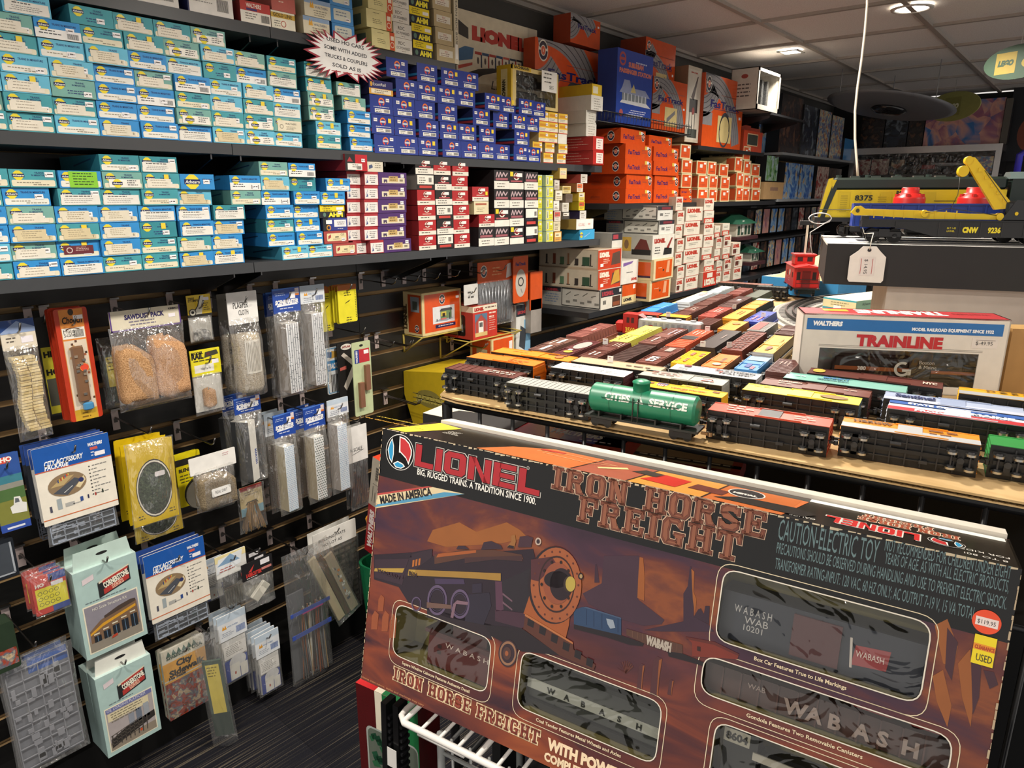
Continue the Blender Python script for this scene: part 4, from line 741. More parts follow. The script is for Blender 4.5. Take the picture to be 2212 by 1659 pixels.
def d_city(c,r,W,H):
 c.rect(0,H*.70,W,H,'#2458a8:g',1); c.rect(0,H*.688,W,H*.70,'#c85a3a',2); c.rect(0,H*.07,W,H*.082,'#c86a3a',2); c.text('CITY ACCESSORY',W*.12,H*.755,.0125,'#f2f4f8',3,w=W*.5,bold=.04,sh=.15); c.text('PACKAGE',W*.12,H*.705,.0125,'#f2f4f8',3,w=W*.3,bold=.04,sh=.15); c.text('WALTHERS',W*.7,H*.88,.008,'#f2f4f8',3,w=W*.2,bold=.05,sh=.15); c.rect(W*.73,H*.825,W*.83,H*.86,'#c85a50',3); c.rect(W*.78,H*.735,W*.92,H*.79,'#ece9ee',4); c.greek(W*.73,H*.8,W*.8,2,.004,'#d8e0ee',r,3)
 x,y=W*.37,H*.47; c.ell(x,y,W*.25,H*.15,'#8a7458',3,24); c.poly([(x-W*.2,y-H*.08),(x+W*.1,y+H*.06),(x+W*.18,y+H*.02),(x-W*.02,y-H*.14)],'#4a4e56',4); c.poly([(x-W*.22,y),(x-W*.05,y+H*.10),(x+W*.1,y+H*.1),(x-W*.05,y-H*.0)],'#b8a070',4); [c.rect(x+W*(.02*q-.12),y+H*(.04+.01*q),x+W*(.02*q-.105),y+H*(.08+.008*q),q_c,5) for q,q_c in enumerate(['#3a4a7a','#c8a040','#a83a2c','#e0c050','#b03a30','#5a6a8a','#d8482c','#d8b04a'])]; c.poly([(x+W*.1,y-H*.06),(x+W*.22,y+H*.06),(x+W*.24,y),(x+W*.15,y-H*.09)],'#d8c8a0',4); c.ell(x+W*.18,y+H*.01,.006,.006,'#2a3060',5); [c.line([(x-W*.06+W*.022*q,y-H*.1+H*.012*q),(x-W*.03+W*.022*q,y-H*.085+H*.012*q)],.0015,'#e8e8e4',5) for q in range(5)]
 for q in range(9): c.ell(W*.68,H*(.62-.047*q),.0018,.0018,'#333333',2); c.greek(W*.70,H*(.628-.047*q),W*(.94 if q%2==0 else .8),1,.0032,'#7a7a78',r)
 for q,(w,h,cc) in enumerate(((.03,.08,'#4a4a5a'),(.06,.14,'#9aa4a8'),(.12,.05,'#a8a8a4'),(.12,.012,'#a8a8a4'),(.04,.06,'#2f4a8a'),(.02,.05,'#2a2a4a'),(.02,.04,'#a83a30'),(.02,.05,'#3a4a3a'))): x=W*(.1+.1*q); c.rect(x,H*.16+H*.01*q,x+W*w,H*(.16+h)+H*.01*q,cc,2)
def sprue(m,W,H,x,z0,seed,c='#8b93a0:p',n=7,k=5):
 r=random.Random(seed)
 for q in range(n+1): z=z0+H*q/n; m.box(x-.0015,-W/2,z-.001,x+.001,W/2,z+.001,c)
 for q in range(k+1): y=-W/2+W*q/k; m.box(x-.0015,y-.001,z0,x+.001,y+.001,z0+H,c)
 for q in range(n*k):
  y=-W/2+W*r.random()*.85; z=z0+H*r.random()*.85; m.box(x-.002,y,z,x+.0012,y+W*r.uniform(.03,.13),z+H*r.uniform(.03,.10),c)
def k_city(t,W,H,i):
 if i:
  m=MB(); slab(m,W,H*.75,.003,['#2f343c','#d8d6d0','#2f343c'][i%3],0,.003); Cv(m,(.0002,-W/2,-H*.2),U,VV).rect(0,0,W,H*.2,'#2a4c98',1); m.build('backing_card',t); m=MB(); sprue(m,W*.9,H*.3,-.002,-H*.98,i,'#4a4e58:p'); m.build('sprue',t); return
 m=MB(); slab(m,W,H*.78,.002,'#e4ded0',0,.002); d_city(Cv(m,(.0002,-W/2,-H*.78),U,VV),random.Random(3),W,H*.78); m.build('header_card',t)
 m=MB(); sprue(m,W*.86,H*.3,-.006,-H*.99,1,'#9aa3b2:p',5,5); m.build('sprue',t); m=MB(); m.box(-.0125,-W*.45,-H*.99,-.011,W*.45,-H*.1,'#4a5058'); m.build('liner_card',t)
 m=MB(); pillow(m,W*.96,H*.97,.012,-H*.04,'film',4,wob=.002); o=m.build('clear_bag',t); o.location=(-.0085,0,0)
def d_car(c,r,W,H): c.rect(0,0,W,H*.1,'#2c4a9c',1); c.rect(0,H*.1,W,H*.5,'#7a7c38',1); c.rect(0,H*.4,W,H*.55,'#4a6a3a',2); c.rect(0,H*.62,W,H*.72,'#3a7a8a',1); c.rect(0,H*.52,W,H*.62,'#8a8a80',1); c.rect(0,H*.72,W,H*1,'#2a5098',1); c.rect(W*.3,H*.88,W*.7,H*.96,'#d04a3a',2); c.text('HO',W*.38,H*.9,.011,'#f0e8e0',3,bold=.05); c.poly([(W*.45,H*.22),(W*.95,H*.2),(W*.98,H*.32),(W*.85,H*.34),(W*.8,H*.42),(W*.6,H*.43),(W*.55,H*.33),(W*.42,H*.31)],'#dcdcd8',3); c.poly([(W*.6,H*.35),(W*.76,H*.35),(W*.74,H*.4),(W*.63,H*.41)],'#5a6068',4); c.rect(W*.2,H*.03,W*.8,H*.055,'#d8dce8',2)
def d_fibre(c,r,W,H):
 c.rect(0,0,W,H,'#dcbc1c:g',1); c.ell(W*.52,H*.42,W*.40,H*.36,'#23211c',2,26); c.ell(W*.52,H*.42,W*.385,H*.345,'#e8e4d8',3,26); c.ell(W*.52,H*.42,W*.36,H*.325,'#23211c',4,26); c.text('A',W*.1,H*.1,.006,'#4a4010',2); c.greek(W*.1,H*.12,W*.3,2,.004,'#4a4010',r); c.greek(W*.78,H*.12,W*.96,2,.004,'#4a4010',r); c.rect(W*.88,H*.3,W*.96,H*.75,'#c8a810',3)
def k_fibre(t,W,H,i):
 m=MB(); slab(m,W,H,.003,'#dcbc1c:g',0,.008); d_fibre(Cv(m,(.0002,-W/2,-H),U,VV),random.Random(2),W,H); m.build('backing_card',t)
 m=MB(); m.T=Mx(((0,0,1,.001),(1,0,0,0),(0,1,0,0),(0,0,0,1)));
 def dome(u,v): a=2*math.pi*u; q=v; return (W*.02+q*W*.345*math.cos(a),-H*.58+q*H*.31*math.sin(a),.012*(1-q*q)+.0012*math.sin(9*a)*q*(1-q)*3)
 m.grid(lambda u,v:dome(u,1-v*.999),26,6,'moss' if i==0 else ['moss','dirt'][i%2]); m.T=Mx.Identity(4)
 m.build('grass_fibre',t)
 if i==0:
  m=MB(); pillow(m,W*1.06,H*1.03,.036,.004,'film',8,flat=.12,wob=.004); m.build('clear_bag',t); m=MB(); Cv(m,(.0155,0,0),U,VV).rrect(W*.0,-H*.42,W*.22,-H*.36,.003,'#e8e2e4',1); m.build('price_sticker',t)
def k_dirt(t,W,H,i):
 header(t,W,H*.3,'#e6e4df',lambda c,r,w,h:c.greek(w*.7,h*.85,w*.9,2,.003,'#c8a0a4',r)); m=MB(); filling(m,W*.82,H*.62,.05,-H*.97,'dirt',4); m.build('dirt',t); m=MB(); c=Cv(m,(.0285,-W*.2,-H*.72),U,VV); c.rrect(0,0,W*.42,H*.15,.004,'#e6e5e2',1); c.text('REAL DIRT',W*.08,H*.05,.009,'#55555a',2,w=W*.26); m.build('paper_label',t); bagpart(t,W*.9,H*.76,.056,-H*.24,6)
def k_yel(t,W,H,i):
 m=MB(); slab(m,W,H,.006,'#d8c81c:g',0,.004); c=Cv(m,(.0002,-W/2,-H),U,VV); c.rect(0,H*.78,W,H*.9,'#1f1e1a',1); c.text('BLENDED',W*.1,H*.66,.01,'#26241c',1,w=W*.7,bold=.05); c.greek(W*.1,H*.6,W*.8,3,.005,'#5a5414',random.Random(3)); c.ell(W*.8,H*.2,W*.6,H*.3,'#26241c',1); c.ell(W*.84,H*.17,W*.58,H*.29,'#8a8578',2); m.build('backing_card',t)
def k_twig(t,W,H,i):
 m=MB(); r=random.Random(4)
 for q in range(60):
  y=W*r.uniform(-.3,.3); m.cyl((r.uniform(-.008,.008),y*.5,-H*.35),(r.uniform(-.012,.012),y*1.3,-H*r.uniform(.85,.99)),.0016,'bark',5)
 m.build('twig_bundle',t); header(t,W*.8,H*.62,'#cdb98a',lambda c,r,w,h:(c.rect(0,0,w,h*.28,'#7fa6b5',1),c.rect(w*.02,h*.86,w,h,'#a83230',1),c.poly([(w*.2,h*.35),(w*.5,h*.42),(w*.8,h*.36),(w*.7,h*.48),(w*.3,h*.46)],'#4a4638',1),c.greek(w*.15,h*.8,w*.8,2,.004,'#8a7a5a',r))); bagpart(t,W,H*.98,.03,0,4)
def d_corner(pic,title=None):
 def f(c,r,W,H):
  c.rect(W*.06,H*.05,W*.94,H*.60,'#e6dfc8',1); c.rect(W*.08,H*.065,W*.92,H*.585,'#8a8690' if pic==0 else '#a8a0a0',2)
  x0,x1,y0,y1=W*.08,W*.92,H*.065,H*.585
  if pic==0:
   c.rect(x0,y0,x1,y0+(y1-y0)*.25,'#8a8276',3); c.poly([(x0+W*.03,y0+H*.1),(x1-W*.02,y0+H*.12),(x1-W*.03,y0+H*.40),(W*.55,y0+H*.37),(W*.3,y0+H*.33),(x0+W*.03,y0+H*.24)],'#7a5f48',4); c.poly([(x0+W*.03,y0+H*.215),(W*.32,y0+H*.285),(x1-W*.05,y0+H*.36),(x1-W*.05,y0+H*.33),(W*.32,y0+H*.25),(x0+W*.03,y0+H*.19)],'#d0982c',5); c.poly([(W*.36,y0+H*.36),(W*.6,y0+H*.41),(W*.8,y0+H*.43),(x1-W*.04,y0+H*.42),(x1-W*.04,y0+H*.39),(W*.36,y0+H*.33)],'#4a3c34',5)
   for q in range(5): xx=W*(.16+.15*q); c.rect(xx,y0+H*.1,xx+W*.11,y0+H*(.17+.02*q),'#1f242c',6); c.rect(xx+W*.05,y0+H*.1,xx+W*.058,y0+H*(.17+.02*q),'#6a8aa8',7); c.rect(xx+W*.0,y0+H*(.185+.022*q),xx+W*.09,y0+H*(.2+.022*q),'#d8d0b8',7)
   c.text('HO Scale Structure Kit',W*.2,y1-H*.06,.0085,'#e8e4da',6,w=W*.55,rot=.0); c.poly([(W*.42,y0+H*.07),(W*.52,y0+H*.08),(W*.52,y0+H*.11),(W*.44,y0+H*.1)],'#b0432c',8)
  else:
   c.rect(x0,y1-H*.05,x1,y1,'#6c70a0',4); c.text('OIL LOADING PLATFORM',x0+W*.02,y1-H*.038,.009,'#d8dae4',5,w=W*.7); c.rect(x0+W*.02,y0+H*.36,x1-W*.08,y1-H*.06,'#d6cba8',4); c.greek(x0+W*.06,y1-H*.075,x1-W*.16,4,.004,'#7a7260',r,5); c.rect(x0,y0,x1,y0+H*.1,'#8a7f70',4)
   for q in range(3): c.rect(W*(.45+.14*q),y0+H*.2,W*(.55+.14*q),y0+H*.34+H*.02*q,['#8a909c','#6a7484','#9aa0a8'][q],5)
   c.poly([(x0+W*.02,y0+H*.03),(x0+W*.3,y0+H*.08),(x1,y0+H*.16),(x1,y0+H*.24),(x0+W*.3,y0+H*.2),(x0+W*.02,y0+H*.14)],'#2e2a28',5)
   for q in range(9): c.line([(x0+W*(.03+.08*q),y0+H*.04),(x0+W*(.05+.08*q),y0+H*(.18+.006*q))],.0025,'#4a4540',6)
   for q in range(4): c.line([(x0+W*.02,y0+H*(.06+.04*q)),(x0+W*.6,y0+H*(.1+.045*q))],.002,'#5a544c',6)
   c.rect(W*.62,y0+H*.06,W*.66,y0+H*.09,'#c8502c',7)
  # slanted series badge
  def S(x,y): return (W*.36+x*W,H*.64+y*H+x*H*.16)
  c.poly([S(-.02,0),S(.0,.0),S(.5,.0),S(.5,.18),S(0,.18),S(-.02,.17)],'#26282a',2); c.poly([S(.06,.01),S(.48,.02),S(.48,.08),S(.06,.07)],'#b03a34',3); c.poly([S(.06,.14),S(.48,.14),S(.48,.165),S(.06,.165)],'#b03a34',3); c.poly([S(-.0,.155),S(.5,.165),S(.5,.18),S(-.0,.18)],'#d8d2bc',2.5)
  c.text('CORNERSTONE',*S(.08,.075),.016,'#eee8d6',4,w=W*.42,bold=.05,rot=math.atan2(.16*H,W)); c.text('SERIES',*S(.2,.02),.011,'#e0b8a0',4,w=W*.2,bold=.03,rot=math.atan2(.16*H,W)); c.greek(W*.1,H*.635,W*.8,1,.004,'#6a7a80',r,2)
 return f
def k_corner(pic):
 def f(t,W,H,i):
  m=MB(); D=.05; h=H*.84; m.box(-D,-W/2,-H,0,W/2,-H+h,'#8fa7a6',right='#a9c4c0',top='#b9cfca',front='#8fa6a4')
  if i==0: d_corner(pic)(Cv(m,(.0002,-W/2,-H),U,VV),random.Random(4),W,h)
  m.build('carton',t); m=MB(); m.T=Mx(((0,0,1,-.012),(1,0,0,0),(0,1,0,0),(0,0,0,1))); m.prism([(-W*.46,-H*.16),(W*.46,-H*.16),(W*.42,0),(-W*.42,0)],0,.0015,'#bcd2ca' if pic==0 else '#dedfd6'); m.T=Mx.Identity(4); Cv(m,(-.0103,-W/2,-H*.16),U,VV).ell(W*.5,H*.09,.014,.004,'#1c1c1c',1); m.build('hang_tab',t)
  if i==0: m=MB(); Cv(m,(.0006,-W/2,-H),U,VV).poly([(W*.12,h*.84),(W*.3,h*.87),(W*.3,h*.93),(W*.12,h*.9)],'#d8ccd0',1); m.build('price_sticker',t)
 return f
def k_smallbag(kind):
 def f(t,W,H,i):
  if kind=='hoist': header(t,W,H*.4,'#dcdcd8',lambda c,r,w,h:(c.rect(0,h*.7,w,h,'#e6d8a0',1),c.poly([(0,h*.2),(w*.8,h*.35),(w*.9,h*.95),(w*.1,h*.85)],'#dfe4e8',2),c.poly([(w*.05,h*.55),(w*.5,h*.95),(w*.8,h*.55)],'#7fa0c0',3),c.greek(w*.1,h*.4,w*.7,2,.004,'#b05a50',r,4))); m=MB(); [m.cyl((.004,-W*.3+W*.08*q,-H*.65),(.004,-W*.26+W*.08*q,-H*.95),.003,'#c9c6ba:m',6) for q in range(7)]; m.build('spring_parts',t); bagpart(t,W,H*.64,.022,-H*.36,3)
  elif kind=='laser': header(t,W,H*.36,'#171518',lambda c,r,w,h:(c.text('LASERCUTTER',w*.12,h*.18,.012,'#c83a34',2,w=w*.5,bold=.06),c.greek(w*.1,h*.12,w*.6,1,.004,'#c8c0bc',r),c.rect(w*.62,h*.28,w*.95,h*.42,'#c88078',2),c.poly([(w*.2,h*.45),(w*.4,h*.8),(w*.3,h*.42)],'#c83a34',2),c.rect(w*.6,h*.6,w*.9,h*.9,'#e8e6ea',2))); m=MB(); m.T=Mx.Translation((.004,0,-H*.68))@Mx.Rotation(.7,4,'X'); m.box(-.006,-W*.3,-H*.1,.006,W*.3,H*.1,'#cfccc0',bv=.002); m.build('laser_parts',t); bagpart(t,W,H*.68,.024,-H*.34,5)
  elif kind=='white': header(t,W,H*.36,'#dfe0e0',d_walt); m=MB(); c=Cv(m,(.003,-W/2,-H),U,VV); m.box(-.004,-W*.42,-H*.98,.0,W*.42,-H*.38,'#d4d3d0'); c.rect(W*.1,H*.36,W*.9,H*.56,'#e6e4e0',1); c.greek(W*.14,H*.54,W*.85,6,.003,'#9a9894',random.Random(3),2); c.rect(W*.1,H*.02,W*.9,H*.34,'#3f4f96',1); c.ell(W*.55,H*.28,W*.3,H*.1,'#d0d0d0',2); c.rect(W*.25,H*.03,W*.6,H*.26,'#dedcd4',3); c.rect(W*.62,H*.03,W*.88,H*.22,'#dedcd4',3); c.rect(W*.4,H*.1,W*.46,H*.14,'#b05a48',4); m.build('instruction_card',t); bagpart(t,W*1.04,H*.68,.016,-H*.34,2)
  elif kind=='red': m=MB(); slab(m,W,H*.9,.004,'#c8382c:g',0,.004); c=Cv(m,(.0002,-W/2,-H*.9),U,VV); c.rect(W*.5,H*.72,W,H*.9,'#2a4698:g',1); c.rect(W*.08,H*.14,W*.98,H*.62,'#e6dc28',2); c.rect(W*.5,0,W,H*.14,'#2a4698',1); c.text('HO',W*.1,H*.66,.009,'#f0e8e0',3,bold=.05); c.rect(W*.55,H*.6,W*.9,H*.7,'#e8e6ea',4); [c.ring(W*(.2+.16*(q%4)),H*(.5-.13*(q//4)),.004,.0052,'#5a5a1c',3,8) for q in range(12)]; m.build('backing_card',t); bagpart(t,W*1.05,H,.02,.006,3)
  elif kind=='gray': m=MB(); sprue(m,W*.84,H*.86,.0,-H*.94,3,'#989aa2:p',9,4); m.build('sprue',t); m=MB(); m.box(-.008,-W*.42,-H*.97,-.005,W*.42,-H*.03,'#7d8088'); Cv(m,(-.0048,-W*.42,-H),U,VV).rect(W*.3,H*.85,W*.84,H*.97,'#2c5cae',1); m.build('liner_card',t); bagpart(t,W,H,.028,0,4)
  elif kind=='walk': m=MB(); slab(m,W,H,.012,'#d8d2c0',0,.004); c=Cv(m,(.0002,-W/2,-H),U,VV); c.rect(0,H*.58,W,H*.82,'#dfa43a',1); c.rect(0,0,W,H*.56,'art_photo',1); c.rect(0,H*.535,W,H*.56,'#e0a83c',2); c.text('City',W*.3,H*.72,.020,'#1f1c1a',2,bold=.05); c.text('Sidewalk',W*.12,H*.61,.02,'#1f1c1a',2,w=W*.84,bold=.05); c.text('Ho Scale',W*.1,H*.57,.010,'#1f1c1a',3,bold=.05); c.text('Smalltown USA',W*.1,H*.86,.012,'#2a4a38',2,w=W*.85,bold=.03); [c.poly([(W*(.1+.12*q),H*.9),(W*(.16+.12*q),H*.98),(W*(.22+.12*q),H*.9)],'#2f5a48',2) for q in range(6)]; m.build('backing_card',t); bagpart(t,W*1.05,H,.02,.004,5) if i==0 else None
  elif kind=='plan': m=MB(); m.box(-.012,-W*.35,-H*.9,-.004,W*.35,-H*.25,'#4a5a50'); c=Cv(m,(-.0038,-W*.35,-H*.9),U,VV); c.rect(W*.1,H*.2,W*.6,H*.62,'#ddc95a',1); c.greek(W*.14,H*.6,W*.55,4,.005,'#7a6a20',random.Random(4),2); c.rect(0,0,W*.7,H*.2,'#2f4038',1); m.build('kit_parts',t); bagpart(t,W,H,.05,0,6,flat=.5)
  elif kind=='sticks':
   m=MB(); r=random.Random(6)
   for q in range(26):
    y=W*r.uniform(-.38,.38); m.cyl((r.uniform(-.012,.012),y,-H*.42),(r.uniform(-.012,.012),y+W*r.uniform(-.12,.12),-H*.95),.002,r.choice(['#8a4a24','#b09468','#5a5a58','#77787a','#9a5a30','#c8c4b8']),5)
   m.box(-.014,-W*.42,-H*.95,-.008,-W*.05,-H*.3,'#5a5c60'); m.box(-.016,-W*.1,-H*.93,-.01,W*.42,-H*.45,'#4a4640'); m.build('scratch_sticks',t)
   m=MB(); m.box(.014,-W*.47,-H*.44,.0165,W*.47,-H*.415,'#3a50a0:p'); m.box(.014,-W*.47,-H*.605,.0165,W*.47,-H*.575,'#3a50a0:p'); m.box(.0145,-W*.2,-H*.45,.0168,W*.3,-H*.44,'#a83a78:p'); m.build('zip_strip',t); bagpart(t,W,H,.05,0,7,wob=.006)
  elif kind=='slant':
   m=MB(); m.box(-.012,-W*.4,-H*.95,-.004,-W*.12,-H*.12,'#c2b491'); m.box(-.008,-W*.1,-H*.95,.0,W*.08,-H*.15,'#54402e'); m.box(-.006,W*.1,-H*.95,.004,W*.42,-H*.2,'#9a8f7a'); c=Cv(m,(.0045,W*.1,-H*.95),U,VV); r=random.Random(3); [c.rect(W*.02+W*.2*r.random(),H*(.15+.02*q),W*.08+W*.2*r.random(),H*(.18+.02*q),r.choice(['#8a8f98','#b8763a','#5a6068','#c8c8c0']),1) for q in range(22)]; m.build('wall_parts',t); bagpart(t,W,H,.04,0,9,wob=.005)
  elif kind=='lot':
   header(t,W*.9,H*.2,'#e4e2dc',lambda c,r,w,h:(c.text('BUILDING PARTS',w*.12,h*.5,.011,'#2a2a2c',2,w=w*.62),c.text('HO LOT AS',w*.2,h*.2,.011,'#2a2a2c',2,w=w*.45))); m=MB(); sprue(m,W*.9,H*.72,0,-H*.97,8,'#3f3b35:p',12,7); m.build('sprue',t); m=MB(); m.box(-.008,-W*.45,-H*.97,-.005,W*.45,-H*.22,'#6b655a'); m.build('liner_card',t); bagpart(t,W,H*.82,.02,-H*.18,9)
  elif kind=='nscale':
   header(t,W,H*.42,'#e6e5e2',lambda c,r,w,h:(c.text('N SCALE',w*.12,h*.3,.014,'#35353a',2,w=w*.6),c.line([(w*.2,h*.22),(w*.8,h*.3)],.0015,'#35353a',2)) if i==0 else c.text('N SCALE CUT',w*.12,h*.5,.012,'#4a58a8',2,w=w*.7)); m=MB(); [m.box(-.008+.0,-W*.4+W*.09*q,-H*.96,.003,-W*.4+W*.09*q+W*.05,-H*.44,'#2a2a2c:p') for q in range(9)]; m.build('track_strips',t); bagpart(t,W,H*.6,.02,-H*.4,3)
  elif kind=='black': m=MB(); slab(m,W,H,.014,'#22262c:g',0,.004); c=Cv(m,(.0002,-W/2,-H),U,VV); c.rect(W*.05,H*.1,W*.85,H*.9,'#3a4048',1); c.line([(W*.1,H*.1),(W*.85,H*.1),(W*.85,H*.9)],.004,'#9aa0a8',2); m.build('plastic_tray',t)
 return f
# ------------------------------------------------------------------ what hangs where
H_=hang; SB=k_smallbag
H_((-8,690),(72,690),(0,965),.19,k_shingle,'clear bag of cream wooden shingle strips at left edge','bag',name='shingle_bag',yaw=.1)
H_((72,690),(108,680),(85,905),.10,k_card('#2a2a28',lambda c,r,W,H:(c.rect(W*.1,H*.02,W*.95,H*.7,'#d8cc3a',1),c.text('HI',W*.2,H*.6,.014,'#1c1c1c',2,bold=.06),c.text('HO',W*.2,H*.42,.014,'#1c1c1c',2,bold=.06),c.rect(W*.15,H*.1,W*.9,H*.38,'#5a5a50',2))),'yellow card lettered HO half hidden beside the shingle bag','card pack',name='carded_part')
H_((104,690),(140,686),(115,900),.12,k_card('#8f8a68',None),'plain olive card, front one left of the red carded packs','card pack',n=1,nlab='plain olive card hanging just behind another olive card',name='carded_part',hk=False)
H_((113,668),(186,663),(150,914),.185,k_crunch,'red edged carded pack of foil wrapped coal loads, front one','card pack',n=3,nlab='red backing card, # behind the foil coal load pack',name='carded_load',step=.014,hk='red carded packs')
H_((206,735),(268,720),(232,885),.10,SB('plan'),'dim brown bag hanging behind the sawdust pack','bag',name='parts_bag',hk=False)
H_((228,680),(390,652),(260,893),.19,k_sawdust,'big clear two-pocket bag of tan and pink sawdust','bag',name='sawdust_bag')
H_((400,640),(452,633),(412,742),.17,k_stump,'yellow tree stump bag above the wood chip pack','bag',name='scenery_bag')
H_((408,760),(472,748),(422,898),.18,k_rail,'yellow topped bag with a small wood chip pile','bag',name='scenery_bag')
H_((466,636),(500,633),(485,856),.10,k_plaster(False),'rolled plaster cloth lettered vertically, behind the handwritten one','bag',name='plaster_cloth_pack',hk=False)
H_((487,632),(552,628),(512,860),.19,k_plaster(True),'plaster cloth roll with handwritten white paper header','bag',name='plaster_cloth_pack')
H_((572,632),(612,628),(585,862),.11,k_scene(d_scene,'rose',th=.35),'clear bag of model sheets behind the blue topped upper bag','bag',n=1,nlab='rearmost grey bag of sheets by the plaster cloth',name='scenery_bag',hk=False)
H_((586,624),(645,620),(610,860),.20,k_scene(d_scene,'lines'),'blue topped bag of speckled white sheets, left of the upper pair','bag',name='scenery_bag')
H_((646,620),(698,611),(666,842),.20,k_scene(d_walt,'lines','#a09890',hf=.17),'pale topped bag of speckled white sheets, right of the upper pair','bag',name='scenery_bag')
H_((690,622),(716,618),(706,716),.15,k_env,'yellow envelope partly behind the pale topped bag','envelope',n=2,nlab='# yellow envelope behind the half hidden front one',name='parts_envelope',step=.012,hk=False)
H_((728,618),(768,612),(742,698),.19,k_env,'front yellow parts envelope under the lower shelf','envelope',n=3,nlab='# yellow envelope behind the front right one',name='parts_envelope',step=.012,hk='front yellow envelopes')
H_((702,752),(732,748),(704,855),.10,k_card('#dfe4e4',d_track),'blue and white track pack beside the black card','card pack',name='track_pack',hk=False)
H_((727,742),(766,738),(738,872),.12,k_card('#1d1b1a',d_curve),'black card with arrow shaped track picture','card pack',name='track_pack',hk=False)
H_((759,742),(799,734),(766,902),.17,k_brick,'pale green card with two brown brick loads','card pack',name='carded_load')
# middle row
H_((478,862),(515,858),(488,1035),.08,k_scene(d_scene,'rose',th=.35),'rear blue topped bag beside the lettered trailer bag','bag',name='scenery_bag',hk=False)
def k_trailer(t,W,H,i):
 header(t,W,H*.18,'#27489c',d_scene); m=MB(); m.T=Mx.Rotation(.55,4,'Z'); h0,h1=-H*.98,-H*.28
 m.box(-.05,-W*.2,h0,.006,W*.26,h1,'#24272b',right='#e6e4dc',top='#d8d6cc'); c=Cv(m,(.006,-W*.2,h0),U,VV); c.text('MARTEN',W*.28,(h1-h0)*.52,.011,'#2a4a9c',1,w=.048,rot=-math.pi/2,bold=.05); m.build('model_trailer',t); bagpart(t,W*1.05,H*.84,.06,-H*.16,4)
H_((503,860),(560,853),(530,1048),.19,k_trailer,'bag with a black and white lettered model trailer','bag',n=1,nlab='bag with black and white trailer behind the lettered one',name='trailer_bag',step=.068)
H_((568,895),(612,885),(590,1110),.11,k_scene(d_walt,'rose',th=.35),'pale topped bag behind the blue speckled lower bag','bag',n=1,nlab='rear pale topped bag behind the blue speckled one',name='scenery_bag',hk=False,step=.035)
H_((588,898),(634,888),(605,1118),.20,k_scene(d_scene,'blue','#b5a888'),'blue topped bag of pale blue speckled sheets in lower row','bag',name='scenery_bag')
H_((632,888),(680,872),(645,1080),.105,k_scene(d_scene,'rose',th=.35),'rear blue topped bag behind the black dotted sheets','bag',n=1,nlab='rearmost blue topped bag behind the black dotted sheets',name='scenery_bag',hk=False,step=.035)
H_((653,882),(699,871),(668,1092),.19,k_scene(d_scene,'dot','#b5a688'),'blue topped bag of black dotted white sheets','bag',name='scenery_bag')
H_((705,866),(750,856),(727,1068),.20,k_scene(d_walt,'blue','#a89f98',hf=.17),'pale topped bag of blue barred sheets beside the note papers','bag',name='scenery_bag')
H_((748,928),(790,912),(760,1105),.16,SB('nscale'),'paper topped bag of black track strips, handwritten N SCALE','bag',n=1,nlab='paper topped track strip bag at the rear, blue handwriting',name='track_bag',step=.03)
H_((66,975),(232,932),(120,1180),.20,k_city,'white and blue city accessory pack on the left, upper one','kit bag',n=3,nlab='dark kit bag, # behind the upper city accessory pack',name='kit_bag',step=.022,hk='upper city accessory packs')
H_((-30,985),(38,978),(-10,1158),.20,k_card('#2a5098:g',d_car),'blue backed kit card with white toy car at left edge','card pack',name='carded_kit')
H_((-30,1170),(28,1166),(-20,1262),.19,SB('black'),'dark plastic tray with silver rim at the left edge','tray',name='plastic_tray_pack',hk=False)
H_((270,965),(370,942),(305,1138),.20,k_fibre,'yellow pack of dark green grass fibre, front one','scenery pack',n=2,nlab='yellow grass fibre pack, # behind the front one',name='grass_pack',step=.032,tilt=-.03)
H_((282,1085),(385,1060),(292,1178),.15,k_fibre,'olive grass fibre pack hanging below the front yellow pack','scenery pack',name='grass_pack',hk=False)
H_((376,985),(430,970),(392,1098),.13,k_yel,'yellow turf pack tucked behind the bag of dirt','scenery pack',name='turf_pack',hk=False,n=1,nlab='rear yellow turf pack behind the bag of dirt')
H_((406,992),(506,966),(430,1110),.20,k_dirt,'bag of brown dirt with blank white paper header','bag',name='dirt_bag')
H_((508,1050),(570,1046),(520,1158),.16,k_twig,'small bag of dry brown twigs with paper front','bag',name='twig_bag')
# third row
H_((62,1245),(140,1236),(75,1345),.20,SB('red'),'red blue and yellow carded detail parts, front one','card pack',n=2,nlab='red carded detail parts, # behind the front one',name='carded_part',step=.026)
H_((147,1198),(288,1164),(180,1432),.21,k_corner(0),'pale green building kit box with brick store picture','kit box',n=1,nlab='pale green kit box behind the brick store kit',name='building_kit',step=.056,hk='pale green store kit')
H_((197,1430),(320,1386),(218,1648),.21,k_corner(1),'grey green building kit box with oil platform picture','kit box',n=1,nlab='grey green kit box behind the oil platform kit',name='building_kit',step=.056,hk='oil platform kit')
H_((308,1205),(438,1156),(345,1385),.20,k_city,'second city accessory pack hanging lower beside the green kits','kit bag',n=2,nlab='dark kit bag, # behind the lower city accessory pack',name='kit_bag',step=.022,hk='lower city accessory packs')
H_((432,1212),(478,1200),(440,1305),.13,SB('white'),'dim clear parts bag left of the spring parts bag','bag',name='parts_bag',hk=False)
H_((462,1205),(528,1180),(480,1320),.18,SB('hoist'),'clear bag of silver spring parts with pale header','bag',name='parts_bag')
H_((520,1222),(586,1195),(530,1322),.20,SB('laser'),'clear bag with black header and red lettering','bag',n=2,nlab='black header bag, # behind the red lettered one',name='parts_bag',step=.03)
H_((606,1195),(700,1172),(612,1508),.20,SB('sticks'),'big clear zip bag of wooden sticks near the floor','bag',name='scratch_bag',hk='big bag of sticks')
